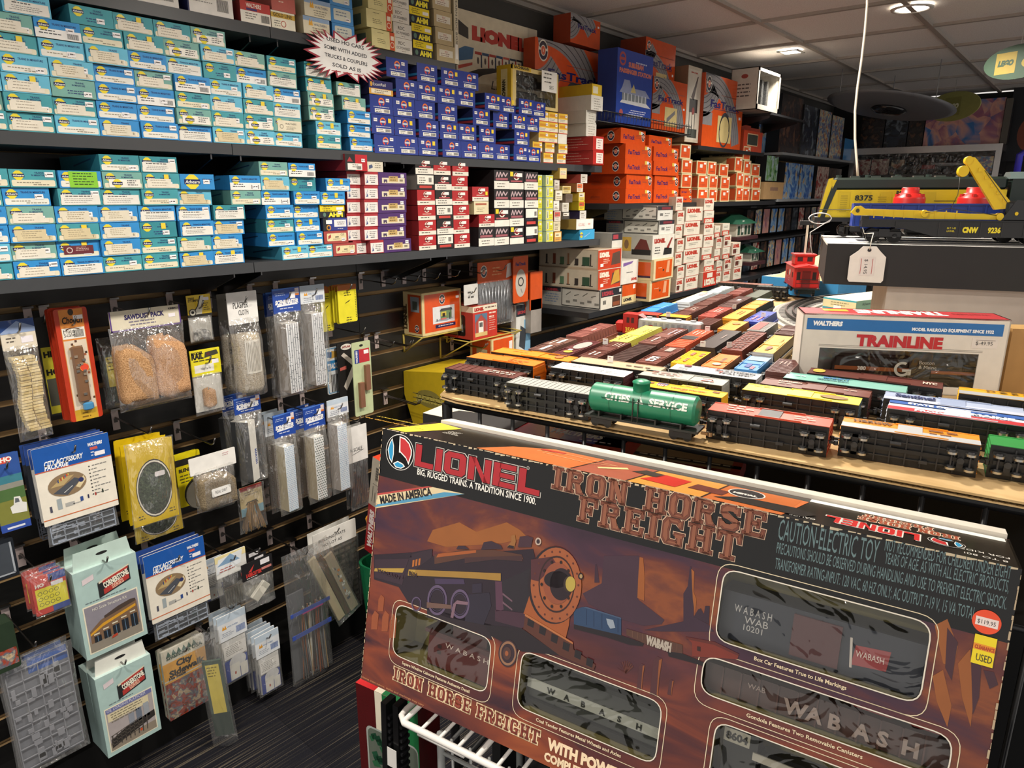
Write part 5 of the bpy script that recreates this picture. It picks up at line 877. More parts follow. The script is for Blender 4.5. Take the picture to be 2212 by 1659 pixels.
H_((648,1178),(708,1178),(655,1400),.215,SB('slant'),'clear bag of model wall parts hanging slanted','bag',name='wall_parts_bag',tilt=.36,hk=False)
H_((668,1148),(772,1128),(680,1362),.15,SB('lot'),'handwritten paper topped bag of dark building sprues','bag',n=1,nlab='paper topped sprue bag behind the handwritten one',name='sprue_bag',step=.032)
# bottom row
H_((-10,1440),(155,1388),(20,1700),.20,SB('gray'),'large clear bag of grey plastic castings, lower left','kit bag',n=1,nlab='white sheet bag behind the grey plastic castings',name='kit_bag',step=.03)
H_((-40,1360),(28,1345),(-30,1470),.22,k_card('#2c3a2c:g',lambda c,r,W,H:c.rect(W*.1,H*.1,W*.95,H*.45,'art_photo',1),.05),'dark green kit box at the lower left edge','kit box',name='building_kit',hk=False)
H_((345,1402),(440,1378),(366,1560),.17,SB('walk'),'orange and white sidewalk kit pack with street picture','card pack',n=1,nlab='sidewalk kit pack behind the orange front one',name='sidewalk_pack',step=.022)
H_((414,1372),(470,1360),(442,1636),.24,SB('plan'),'clear bag with yellow card and dark kit, nearest the carpet','bag',name='parts_bag',tilt=.05,yaw=-.7)
H_((466,1335),(528,1312),(500,1474),.19,SB('white'),'clear pack of white figures with pale header','parts pack',n=2,nlab='pale header pack, # behind the white figures',name='figure_pack',step=.021)
H_((548,1375),(600,1358),(570,1502),.20,SB('white'),'front of the lower right packs with white header','parts pack',n=4,nlab='white header pack, # behind the lower right front one',name='figure_pack',step=.021)
# bare hooks
for i,(px,py) in enumerate(((778,612),(827,605),(872,597),(915,592),(970,580),(1016,576))):
 y=at(px,py,X=0).y; hook(y,1.243+.0762,.20,f"empty wire peg hook under the lower shelf, {NTH[i]} from the left")
for n_,(px,py,L,dbl,lab) in enumerate(((812,728,.2,True,'empty double wire hook right of the green brick card'),(790,745,.16,False,'short wire hook just above the green brick card'),(832,865,.2,True,'empty double wire hook below the green brick card'),(572,1040,.16,False,'bare wire hook above the twig bag'),(632,1190,.14,False,'bare wire hook behind the big bag of sticks'),(430,1372,.18,False,'black wire hook by the sidewalk pack'),(545,1382,.15,False,'lower wire hook between the white figure packs'),(975,730,.2,True,'double wire hook below the orange store box'))):
 p=at(px,py,X=0); hook(p.y,groove(p.z)+.0,L,lab,dbl)
# ------------------------------------------------------------------ far half of the long wall
def pxbox(key,xl,xr,yb,yt,X,D,side,front,draw,label,z=None,cat='box',name='boxed_train_item',rz=0,stick=None,top=None,sidedraw=None,group=None,H=None,W=None,bottom=None):
 xm=(xl+xr)/2; zb=at(xm,yb,X=X).z if z is None else z; h=H or at(xm,yt,X=X).z-zb; y0=Yat(xl,X,zb+h/2); W=W or Yat(xr,X,zb+h/2)-y0
 return place(carton(('px',key,round(W,4),round(h,4)),W,h,D,side,front,draw,stick,top,sidedraw,bottom),NP,X,y0,zb,label,cat,group,rz,name)
ORG='#d4521f:g'; FSH=1.560; LSH=1.094
shelf(2.82,4.95,FSH,.31,'dark shelf board under the orange track boxes',th=.025,c='#26272a:p')
shelf(2.60,4.75,LSH,.36,'dark lower shelf board under the cream and red train boxes',th=.025,c='#26272a:p')
shelf(3.70,4.66,1.855,.31,'dark high shelf board under the tall orange track box',th=.02,c='#222326:p')
def rbadge(c,x,y,R,z=3): c.ell(x,y,R*.8,R,'#e2dccb:g',z,24); c.ring(x,y,R*.42,R*.72,'#2a2440:g',z+1,20,180,360,1.2); c.ring(x,y,R*.42,R*.72,'#3a3540:g',z+1,20,20,160,1.2); c.ell(x,y,R*.34,R*.42,'#d8664a:g',z+1,16); c.rect(x-R*.05,y-R*.15,x+R*.05,y+R*.15,'#e8e0d0',z+2)
def bands(c,x,y,r0,n,a0,a1,w,z=1,col='#8d8a8c:g'):
 c.ring(x,y,r0,r0+n*w,col,z,28,a0,a1)
 for i in range(n): c.ring(x,y,r0+i*w+w*.38,r0+i*w+w*.52,'#4a484c:g',z+1,28,a0,a1)
def dfast(loop):
 def f(c,r,W,H):
  bands(c,-W*.05,H*1.12,W*.30,4,-88,-35,W*.05); bands(c,W*.15,-H*.15,W*.62,4,12,100,W*.05)
  c.rect(0,H*.3,W*.22,H*.48,'#8d8a8c:g',1); c.rect(0,H*.55 if loop!='c' else H*.5,W*.0001,H*.56,'#8d8a8c:g',1)
  rbadge(c,W*.1,H*.86,H*.085 if H>W*.9 else W*.075)
  c.text('FasTrack',W*.16,H*.56,H*.105,'#2c2b66:g',5,w=W*.74,bold=.03,sh=.05); c.rect(W*.15,H*.535,W*.9,H*.545,'#5a2a3a',4); c.greek(W*.4,H*.75,W*.95,1,H*.014,'#7a3a2a',r,3,jag=.05)
  c.rect(W*.36,H*.08,W*.72,H*.46,'#d6c186:g',4)
  if loop=='o': c.ring(W*.50,H*.27,W*.10,W*.118,'#3a3a40',5,24,60,300,1.35); c.ring(W*.58,H*.27,W*.10,W*.118,'#3a3a40',5,24,0,360,1.35)
  elif loop=='p': c.ring(W*.54,H*.25,W*.12,W*.138,'#3a3a40',5,26,0,360,1.2); c.ring(W*.54,H*.29,W*.11,W*.125,'#3a3a40',5,26,-10,190,1.25)
  else: c.poly([(W*.42,H*.14),(W*.66,H*.34),(W*.66,H*.42),(W*.42,H*.24)],'#6a6668',5)
  c.rect(W*.9,H*.45,W*.95,H*.49,'#e8e4e0',5)
 return f
def dliberty(c,r,W,H):
 c.o=c.o+V((0,0,H*.40)); c.clip=(W,H); H*=.60
 c.text('LIONEL',W*.18,H*.72,H*.13,'#b03a2e',2,w=W*.68,bold=.10); c.text('.',W*.86,H*.72,.02,'#b03a2e',2)
 c.poly([(0,H*.28),(W*.25,H*.40),(W*.55,H*.47),(W*.85,H*.49),(W*.85,H*.46),(W*.55,H*.43),(W*.3,H*.34),(W*.1,H*.2),(0,H*.1)],'#2e2b28',1)
 c.poly([(0,H*.38),(W*.18,H*.48),(W*.2,H*.62),(W*.1,H*.62),(0,H*.56)],'#3f6488',2); c.poly([(0,H*.32),(W*.2,H*.42),(W*.2,H*.5),(0,H*.44)],'#d2c9b2',3); c.poly([(W*.02,H*.36),(W*.18,H*.43),(W*.18,H*.46),(W*.02,H*.4)],'#b0493c',4)
 for q in range(7):
  x=W*(.21+.085*q); y=H*(.42+.010*q); w=W*.08; h=H*(.16-.008*q); c.rect(x,y,x+w,y+h,'#d6cdb6',2); c.rect(x,y+h*.85,x+w,y+h*1.05,['#a83a2e','#2f4a6c','#a83a2e','#2f4a6c','#b8503e','#2f3a4c','#33302c'][q],3); c.rect(x+w*.85,y,x+w*1.05,y+h*.9,['#2f3a4c','#a83a2e'][q%2],3); c.ell(x+w*.45,y+h*.45,w*.16,h*.25,'#5a4a44',3,8)
 c.text('The',W*.55,H*.32,.016,'#2e2b28',2,sh=.3); c.text('Liberty',W*.40,H*.2,.034,'#2e2b28',2,sh=.3,w=W*.34)
 c.rect(W*.87,H*.0,W,H,'#b9ae98',1); c.poly([(0,H*.9),(W*.14,H*.82),(W*.14,H*.70),(0,H*.74)],'#3a3632',2); c.greek(W*.6,H*.06,W*.75,1,.006,'#5a6a9a',r)
def big_flat(key,tl,tr,X,zb,T,side,front,dr,label,name,cat='box'):
 y0,z0=Pk(*tl,X); y1,z1=Pk(*tr,X); W=y1-y0; H=(z0+z1)/2-zb
 return place(carton(('bf',key),W,H,T,side,front,dr),(),X,y0,zb,label,cat,None,0,name)
big_flat('lib',(983,8),(1160,72),.062,MIDZ-.003,.05,'#b0a58c','#d3c9b0',dliberty,'large cream train set box with red lettering leaning behind the dark blue boxes','train_set_box')
big_flat('fa1',(1156,74),(1312,126),.14,1.905,.06,'#a8401c','#d4521f:g',dfast('o'),'large orange track set box beside the cream train set','track_set_box')
o=big_flat('fa0',(1233,27),(1297,48),.16,at(1265,100,X=.16).z,.09,'#93381a','#c94d1f:g',lambda c,r,W,H:(bands(c,-W*.1,H*1.05,W*.2,4,-80,-20,W*.07),bands(c,W*.1,-H*.5,W*.62,4,40,110,W*.09),c.text('FasTrack',W*.24,H*.55,H*.17,'#2c2b66:g',5,w=W*.62,bold=.03),c.rect(W*.9,H*.75,W*.96,H*.82,'#e8e4e0',5)),'smaller orange track box standing on top against the ceiling','track_set_box')
def dblue(c,r,W,H):
 c.ring(W*.14,H*.87,W*.06,W*.09,'#b0504e',2); c.rect(W*.08,H*.85,W*.2,H*.89,'#b0504e',3); c.text('SUBURBAN',W*.3,H*.78,.020,'#d87a5e',2,w=W*.42,bold=.06); c.text('PASSENGER STATION',W*.06,H*.69,.018,'#d87a5e',2,w=W*.9,bold=.06); c.greek(W*.5,H*.87,W*.9,1,.008,'#c8cce0',r)
 c.poly([(W*.1,H*.28),(W*.98,H*.26),(W*.8,H*.34),(W*.2,H*.36)],'#d8dade',2); c.rect(W*.15,H*.32,W*.85,H*.42,'#7a8288',3); c.poly([(W*.08,H*.42),(W*.95,H*.4),(W*.8,H*.5),(W*.4,H*.5),(W*.35,H*.6),(W*.2,H*.6),(W*.15,H*.5)],'#8f98b8',4); c.poly([(W*.38,H*.44),(W*.46,H*.56),(W*.53,H*.44)],'#c9b87a',5)
 [c.rect(W*(.2+.1*q),H*.32,W*(.22+.1*q),H*.42,'#dfe2e8',5) for q in range(7)]; c.ell(W*.14,H*.14,W*.05,W*.05,'#b0504e',2); [c.greek(W*(.35-.05*q),H*(.2-.03*q),W*.9,1,.006,'#c8cce8',r) for q in range(4)]
pxbox('bl',1332,1408,250,112,.30,.10,'#20357a','#2c4aa6:g',dblue,'bright blue station kit box standing on the wire rack',z=1.912,name='station_kit_box')
pxbox('fa2',1393,1457,180,88,.22,.14,'#8a3418','#c94d1f:g',dfast('s'),'orange track pack behind and above the other small orange pack',z=2.06,name='track_pack_box')
pxbox('fa3',1409,1482,262,172,.29,.08,'#93381a','#d4521f:g',dfast('s'),'orange track pack right of the blue station box, white tag',z=1.91,name='track_pack_box')
def dcrane(c,r,W,H): c.rect(W*.06,H*.04,W*.94,H*.96,'#d6cdbd',1); c.poly([(W*.3,H*.6),(W*.7,H*.88),(W*.76,H*.88),(W*.5,H*.56)],'#4a3430',2); c.rect(W*.2,H*.4,W*.8,H*.58,'#33302e',2); [c.rect(W*(.22+.2*q),H*.18,W*(.26+.2*q),H*.4,'#2a2826',2) for q in range(3)]; c.rect(W*.15,H*.06,W*.85,H*.18,'#3f4640',2); c.greek(W*.2,H*.93,W*.8,1,.01,'#b0503c',r); c.ell(W*.5,H*.42,W*.1,H*.05,'#8a2a24',3)
pxbox('cr',1483,1512,270,143,.28,.16,'#8a6a50','#c9bda8',dcrane,'tall pale box with black crane picture between orange packs',z=1.87,name='crane_kit_box')
pxbox('fa4',1513,1598,322,165,.30,.16,'#b8441a','#d4521f:g',dfast('p'),'tall orange track set box with yellow loop panel, far one',z=1.8556,name='track_set_box')
# the bachmann style yellow window box: open window in front
def window_box(name,label,cat,loc,W,H,D,card,win,inner,content,rz=0,frontdraw=None,sidedraw=None,rim='#c9a21f'):
 t=thing(name,label,cat,loc,(0,0,rz)); x0,z0,x1,z1=win; m=MB(); e=.002
 m.box(-D,0,0,-D+e,W,H,card); m.box(-D,0,0,0,e,H,card); m.box(-D,W-e,0,0,W,H,card); m.box(-D,0,0,0,W,e,card); m.box(-D,0,H-e,0,W,H,card)
 for a in ((0,0,x0,H),(x1,0,W,H),(x0,0,x1,z0),(x0,z1,x1,H)): m.box(-e,a[0],a[1],0,a[2],a[3],card)
 m.box(-D+e,e,e,-D+e*1.5,W-e,H-e,inner)
 if frontdraw: frontdraw(Cv(m,(0,0,0),U,VV),random.Random(3),W,H)
 if sidedraw: sidedraw(Cv(m,(-D,0,0),(1,0,0),VV),random.Random(3),D,H)
 m.build('carton',t); m=MB(); m.box(-.0016,x0,z0,-.001,x1,z1,'pane'); m.build('window_film',t)
 if content: m=MB(); content(m); m.build('model_inside',t)
 return t
a=at(1104,236,X=.27); y1=Yat(1206,.27,a.z+.06); h=at(1150,148,X=.27).z-1.921; w_=y1-a.y
def bachin(m):
 for z in (h*.12,h*.52): m.box(-.05,w_*.12,z,-.015,w_*.62,z+h*.3,'#1c1c1d:p',bv=.006); m.box(-.048,w_*.1,z+h*.02,-.018,w_*.9,z+h*.14,'#161617:p'); m.box(-.045,w_*.5,z+h*.1,-.02,w_*.92,z+h*.22,'#202022:p',bv=.004)
window_box('locomotive_box','yellow window box holding two black engines above the small yellow boxes','box',(.27,a.y,1.921),w_,h,.07,'#cdb778',(w_*.1,h*.1,w_*.94,h*.88),'#b5ab98',bachin,frontdraw=lambda c,r,W,H:(c.rect(0,H*.9,W*.4,H,'#c9a62a',1),c.text('BACHMANN',W*.06,H*.925,.010,'#3a3014',2,w=W*.3,bold=.05),c.rect(0,0,W*.03,H,'#c9a62a',1)),sidedraw=lambda c,r,W,H:(c.rect(0,0,W,H,'#c9a21f',1),c.rect(W*.3,H*.1,W*.75,H*.9,'#d8c68a',2),c.text('BACHMANN',W*.6,H*.15,.016,'#2a2412',3,w=H*.5,rot=math.pi/2,bold=.05)))
m=MB(); p0=at(1177,150,X=.3); p1=at(1209,196,X=.3); Wn=Yat(1209,.3,p1.z)-p0.y; Hn=p0.z-at(1180,196,X=.3).z; m.box(0,0,-Hn,.0008,Wn,0,'#dedbd4'); c=Cv(m,(.0008,0,-Hn),U,VV); [c.greek(Wn*.1,Hn*(.9-.2*q),Wn*.9,1,.007,'#55534f',random.Random(q),1) for q in range(3)]; c.text('$65',Wn*.5,Hn*.15,.014,'#3a3836',1); m.build('note_card',None,(.285,p0.y,p0.z),label='handwritten white note card taped beside the yellow engine box',cat='note')
# wire rack
def wire_rack():
 t=thing('wire_rack','black wire rack shelf under the blue and orange boxes','rack',(0,2.70,1.905)); L=.90; m=MB()
 for x in (.31,.02): m.tube([(x,0,0),(x,L,-.01)],.003,'#151516:p',6); m.tube([(x,0,.045),(x,L,.035)],.003,'#151516:p',6)
 m.build('rail',t); m=MB()
 for k in range(34): y=L*k/33; m.tube([(.02,y,-.003),(.31,y,-.003),(.312,y,.045)],.0016,'#1a1a1b:p',5)
 m.build('wire_grid',t)
 for y in (.02,L-.02): m=MB(); m.tube([(.0,y,-.06),(.15,y,-.03),(.3,y,-.002)],.004,'#151516:p',6); m.build('support_arm',t)
wire_rack()
# white and yellow cartons at the shelf end
zt=MIDZ-.003
def dred2(c,r,W,H): c.rect(W*.3,H*.1,W*.92,H*.85,'#e8dcd4',1); c.greek(W*.4,H*.75,W*.85,4,.005,'#8a6a68',r)
def dred2s(c,r,W,H): [c.greek(W*.1,H*(.85-.2*q),W*.9,1,H*.06,'#dca898',r) for q in range(4)]
for i in range(2): pxbox('rd',1281,1304,354,328,.33,.20,'#a82c28','#b8322c:g',dred2,f"{['lower','upper'][i]} of two red cartons at the shelf end",z=zt+i*.0575+.0006,H=.057,name='red_carton',sidedraw=dred2s)
for i in range(2): pxbox('wc%d'%i,1266,1288,305,283,.30,.26,'#bdb8aa','#d8d5ca',lambda c,r,W,H:c.greek(W*.2,H*.8,W*.85,6,.005,'#a8a498',r),f"{['lower','upper'][i]} plain grey white carton above the red cartons",z=zt+.1158+i*.0515,H=.051,name='white_carton')
pxbox('wc3',1277,1302,262,240,.32,.30,'#c2bdb0','#dedbd2',lambda c,r,W,H:c.greek(W*.2,H*.8,W*.85,5,.005,'#a09c92',r),'long white carton under the flat yellow box',z=zt+.2192,H=.058,name='white_carton')
pxbox('yc',1279,1300,238,222,.31,.30,'#b8981c','#d8b62a',lambda c,r,W,H:c.rect(W*.1,H*.2,W*.6,H*.8,'#e2dcc0',1),'flat yellow box on top of the white cartons',z=zt+.2777,H=.046,name='yellow_carton')
# orange track packs
def dft(c,r,W,H): c.text('FasTrack',W*.1,H*.32,H*.3,'#4a2a5e:g',2,w=W*.45,bold=.03,sh=.1); rbadge(c,W*.9,H*.55,H*.3); c.greek(W*.6,H*.65,W*.8,3,H*.05,'#8a3a20',r); c.rect(W*.72,H*.68,W*.8,H*.92,'#dcb84a',4); c.rect(W*.80,H*.7,W*.87,H*.9,'#e2e2e2',4)
def dfts(c,r,W,H): rbadge(c,W*.82,H*.5,H*.34); c.greek(W*.3,H*.5,W*.55,3,H*.05,'#8a3218',r)
for ci,(xl,xr) in enumerate(((1353,1411),(1412,1466))):
 for i in range(5 if ci==0 else 5):
  z=FSH+.0006+i*.0665; hh=.066 if i<4 else [.066,.05][ci]; dx=[(-2,0,-3,-2,-12),(0,2,0,0,-10)][ci][i]; X=[.31,.305,.312,.308,.30][i]
  pxbox('ft%d%d'%(ci,i),xl+dx,xr+dx-1,0,0,X,.28,'#c2451a:g','#d8531f:g',dft,f"orange track pack, {['bottom','second','third','fourth','topmost'][i]} in the {['left','right'][ci]} orange stack",z=z,H=hh,name='track_pack_box',sidedraw=dfts if ci==0 else None,group='orange track packs on the far shelf',rz=[0,.01,-.01,0,.04][i])
for i in range(2): pxbox('fs%d'%i,1470,1494,0,0,.30,.1,'#c2451a:g','#d8531f:g',dft,f"small orange track pack, {['lower','upper'][i]}, right of the big orange stacks",z=FSH+.0006+i*.037,H=.036,name='track_pack_box')
# small orange car boxes
def dcar(c,r,W,H): c.rect(W*.08,H*.08,W*.92,H*.92,'#d2552a:g',1); c.rect(W*.3,H*.5,W*.55,H*.75,'#dcd6cc',2); c.greek(W*.2,H*.28,W*.8,1,H*.05,'#8a3a20',r); c.rect(W*.68,H*.75,W*.88,H*.88,'#ebe6e0',2)
def dcars(c,r,W,H): c.rect(W*.75,H*.1,W*.98,H*.9,'#c04a20',1); c.text('ELECTRIC',W*.1,H*.35,H*.22,'#4a4030',1,w=W*.6,bold=.05)
cols=[(1472,1495,3),(1507,1530,3),(1531,1550,3),(1556,1576,3),(1590,1606,3),(1604,1620,4),(1614,1630,4),(1624,1643,3),(1634,1645,3)]
for j,(xl,xr,n) in enumerate(cols):
 if j in(6,8): continue
 for i in range(n):
  hh=[.072,.072,.072,.07,.085,.08,.08,.075,.07][j]
  pxbox(('oc',j),xl+[0,1,-2,2][i],xr+[0,1,-2,2][i]-1,0,0,.305-.004*(j%2),.22,'#c9b584','#d9c79a',dcar,f"orange ended cream car box, {ORD[i] if i<n-1 else 'topmost'} of {NTH[j if j<6 else j-1]} small column past the orange packs",z=FSH+.0006+.0745*(j==0)+i*(hh+.001),H=hh,name='car_box',sidedraw=dcars,group='orange car boxes on the far shelf')
# lower shelf: big sets
LZ0=LSH+.0006
def dl1(c,r,W,H): c.rect(0,0,W*.98,H*.97,'#c2442a:g',1); c.text('LIONEL',W*.06,H*.62,H*.22,'#eadfcb',2,w=W*.42,bold=.10); c.greek(W*.2,H*.5,W*.5,3,H*.05,'#e8d0b8',r); c.poly([(W*.55,H*.15),(W*.95,H*.2),(W*.92,H*.85),(W*.6,H*.75)],'#5a4034',2); c.rect(W*.1,H*.12,W*.22,H*.28,'#e8e4e0',3)
def dl1b(c,r,W,H): dl1(c,r,W,H); c.poly([(W*.55,H*.15),(W*.95,H*.3),(W*.9,H*.9),(W*.7,H*.85)],'#c8983c',3)
def dl1s(c,r,W,H):
 c.rect(W*.02,H*.06,W*.98,H*.94,'#c9bda6',1)
 for q,(cc,w,h) in enumerate((('#3a3430',.03,.5),('#8a4a34',.05,.55),('#5a7a5a',.07,.4),('#a87a5a',.03,.6),('#3a3430',.06,.35),('#35543f',.12,.45),('#3a3430',.02,.6))): x=W*(.12+.125*q); c.rect(x,H*.15,x+W*w,H*(.15+h),cc,2); c.line([(x-W*.01,H*.16),(x+W*.05,H*.16)],.004,'#4a443c',2)
def dl0(c,r,W,H): c.rect(0,H*.62,W,H,'#26252c',1); c.text('LIONEL',W*.05,H*.7,H*.18,'#a83a44',2,w=W*.55,bold=.1); c.rect(W*.55,H*.05,W*.95,H*.58,'#4a2e22',2); c.rect(W*.58,H*.1,W*.92,H*.3,'#8a4a2c',3); c.barcode(W*.1,H*.25,W*.25,H*.45,'#444444',r); c.rect(W*.88,H*.75,W*.98,H*.92,'#e8e4e0',3)
def dl0s(c,r,W,H): c.rect(W*.35,H*.06,W*.98,H*.94,'#d4d0c4',1); c.line([(W*.35,H*.06),(W*.98,H*.06),(W*.98,H*.94),(W*.35,H*.94),(W*.35,H*.06)],.004,'#2a2a2a',2); [c.rect(W*(.42+.12*q),H*(.2+.1*(q%2)),W*(.49+.12*q),H*(.32+.1*(q%2)),'#85827a',2) for q in range(5)]; [c.line([(W*(.42+.14*q),H*.6),(W*(.5+.14*q),H*(.78-.1*(q%2)))],.004,'#6a675f',2) for q in range(4)]; c.rect(0,H*.72,W*.33,H*.95,'#33303a',1); c.text('LIONEL',W*.05,H*.76,H*.12,'#a83a44',2,w=W*.24,bold=.08); c.greek(W*.04,H*.6,W*.3,4,.006,'#7a90b0',r)
for i,(fd,sd,side,lab) in enumerate(((dl0,dl0s,'#bdbab0','white accessory box with line drawings, bottom of the three wide boxes'),(dl1b,dl1s,'#b9a58c','cream accessory box with orange end, middle of the three wide boxes'),(dl1,dl1s,'#b9a58c','cream accessory box with red end, top of the three wide boxes'))):
 pxbox('ls%d'%i,1292+[6,0,0][i],1342,0,0,[.36,.35,.345][i],.33,side,'#d8d2c4',fd,lab,z=LZ0+[0,.092,.182][i],H=[.091,.089,.087][i],name='accessory_set_box',sidedraw=sd,rz=[0,.01,-.01][i])
def dbk(c,r,W,H): c.text('LIONEL',W*.08,H*.68,H*.16,'#a8382c',1,w=W*.5,bold=.1); c.greek(W*.1,H*.5,W*.45,3,H*.06,'#33312e',r); c.poly([(W*.5,H*.15),(W*.9,H*.15),(W*.9,H*.4),(W*.55,H*.45)],'#1f1d1c',2); c.poly([(W*.62,H*.4),(W*.85,H*.85),(W*.92,H*.85),(W*.75,H*.4)],'#8a3028',2)
def dbks(c,r,W,H): [c.rect(W*(.16+.17*q),H*.32,W*(.31+.17*q),H*.9,['#c08a4a','#c8a868','#d0a84c'][q],1) for q in range(3)]; [c.ell(W*(.23+.17*q),H*.6,W*.04,H*.2,['#5a3a2c','#7a4a34','#8a6a4a'][q],2,8) for q in range(3)]; c.rect(W*.66,H*.18,W*.98,H*.4,'#201e1d',1); c.poly([(W*.7,H*.4),(W*.8,H*.85),(W*.9,H*.8),(W*.96,H*.4)],'#6a302a',1)
bz=LZ0+.182+.087
# pair of orange sets and small ones
def dos(c,r,W,H): c.rect(W*.1,H*.08,W*.92,H*.92,'#d2551f:g',1); c.rect(W*.45,H*.4,W*.52,H*.5,'#4a3020',2); c.poly([(W*.62,H*.3),(W*.78,H*.3),(W*.8,H*.88),(W*.68,H*.88)],'#dba078',2); c.greek(W*.2,H*.6,W*.5,1,H*.05,'#e0b090',r)
def doss(c,r,W,H): c.rect(W*.2,H*.12,W*.92,H*.88,'#c85220:g',1); c.rect(W*.2,H*.12,W*.92,H*.22,'#3a2438',2)
pxbox('or0',1403,1448,0,0,.40,.2,'#c9b688','#d8c79c',dos,'lower orange and cream set box right of the wide boxes',z=LZ0,H=.10,name='orange_set_box',sidedraw=doss)
pxbox('or1',1412,1457,0,0,.41,.2,'#c9b688','#d8c79c',dos,'upper orange and cream set box right of the wide boxes',z=LZ0+.101,H=.10,name='orange_set_box',sidedraw=doss,rz=.03)
pxbox('bk',1409,1456,0,0,.40,.33,'#b5b2a6','#d8d4c8',dbk,'long white crane box with three picture panels on the side',z=LZ0+.2018,H=.115,name='crane_set_box',sidedraw=dbks)
pxbox('sw0',1344,1374,0,0,.34,.1,'#b8ad94','#d2541f:g',lambda c,r,W,H:(c.rect(0,0,W,H*.38,'#d9c793',1),c.text('LIONEL',W*.1,H*.12,H*.14,'#33302c',2,w=W*.6,bold=.08),c.rect(W*.75,H*.7,W*.92,H*.9,'#e8e4e0',2)),'small orange and cream box below the white box with purple script',z=LZ0,H=.095,name='small_train_box')
pxbox('sw1',1342,1378,0,0,.345,.1,'#c2bdb0','#dbd7cd',lambda c,r,W,H:(c.poly([(W*.1,H*.75),(W*.6,H*.85),(W*.7,H*.95),(W*.1,H*.9)],'#7a5a9a',1),c.greek(W*.3,H*.5,W*.8,1,H*.05,'#5a5a5a',r),c.text('LIONEL',W*.6,H*.12,H*.1,'#b8443a',1,w=W*.36,bold=.1)),'small white box with purple script between cream and orange boxes',z=LZ0+.0955,H=.11,name='small_train_box')
for i in range(2): pxbox('gw%d'%i,1424-3*i,1456-3*i,0,0,.39,.3,'#a9a8a0','#d2d0c8',lambda c,r,W,H:(c.rect(0,H*.7,W,H,'#2a2830',1),c.rect(W*.25,H*.75,W*.85,H*.92,'#7a2a34',2),c.barcode(W*.15,H*.3,W*.35,H*.5,'#555555',r),c.greek(W*.45,H*.5,W*.8,2,.006,'#77756f',r)),f"{['lower','upper'][i]} grey accessory box with line drawings on the crane box",z=LZ0+.3174+i*.068,H=.067,name='accessory_set_box',sidedraw=dl0s)
pxbox('gs',1322,1344,0,0,.33,.2,'#8f8c84','#d0cdc4',lambda c,r,W,H:(c.rect(0,H*.5,W,H,'#2a2830',1),c.rect(W*.1,H*.6,W*.6,H*.9,'#a83a44',2)),'small dark topped box behind the crane box, far left',z=LZ0+.2695,H=.065,name='small_train_box')
# cream and red car boxes
def dlc(c,r,W,H): c.text('LIONEL',W*.08,H*.62,H*.24,'#b8402f',1,w=W*.8,bold=.10,sh=0); c.greek(W*.15,H*.45,W*.75,2,H*.06,'#8a857a',r); c.rect(0,0,W,H*.03,'#b8503f',1)
def dlr(c,r,W,H): c.rect(W*.08,H*.5,W*.92,H*.94,'#d6d0c0',2); c.rect(0,0,W,H*.42,'#b8402f',1); c.text('LIONEL',W*.12,H*.08,H*.24,'#dcd2c0',2,w=W*.76,bold=.1); c.greek(W*.2,H*.8,W*.8,2,H*.06,'#7a756a',r,3)
def dlb(c,r,W,H): c.rect(0,0,W,H,'#c03a2c:g',1); c.text('LIONEL',W*.12,H*.15,H*.34,'#e4d8c4',2,w=W*.8,bold=.1); c.rect(W*.3,H*.6,W*.7,H*.9,'#dcd6c8',2)
def dlk(c,r,W,H): dlc(c,r,W,H); c.rect(W*.1,H*.15,W*.5,H*.5,'#6a3a30',2)
def dls(c,r,W,H): c.rect(W*.3,H*.15,W*.9,H*.85,'#b59a86',1); c.rect(W*.4,H*.3,W*.8,H*.6,'#5a4038',2)
LCOL=[(1460,1476,.07,7,[dlk,dlc,dlc,dlc,dlc,dlc,dlc]),(1479,1508,.073,6,[dlc,dlc,dlc,dlc,dlc,dlc]),(1512,1530,.066,1,[dlb]),(1518,1540,.066,7,[None,dlr,dlr,dlc,dlc,dlr,dlc]),(1545,1558,.066,5,[dlc,dlr,dlr,dlc,dlr]),(1562,1578,.068,5,[dlc,dlk,dlr,dlk,dlr]),(1584,1602,.075,3,[dlc,dlk,dlk])]
LCOL[2]=(1518,1548,.085,1,[dlb]);
for j,(xl,xr,hh,n,ds) in enumerate(LCOL):
 for i in range(n):
  if ds[i] is None: continue
  zz=LZ0+i*(hh+.0008)+(.0195 if j==3 else 0); wob=[0,4,-3,3,-2,4,0][i]*.7
  if j in(1,): xr2=xr+[0,0,6,8,6,8][i]
  else: xr2=xr
  pxbox(('lc',j,i),xl+wob,xr2+wob-1,0,0,[.35,.35,.37,.355,.34,.35,.36][j],.22,'#b8a794','#d8d0bf',ds[i],f"cream and red train box, {ORD[i] if i<n-1 else 'topmost'} of {NTH[j]} column on the lower far shelf",z=zz,H=hh,name='car_box',sidedraw=dls,group='cream and red train boxes on the lower far shelf')
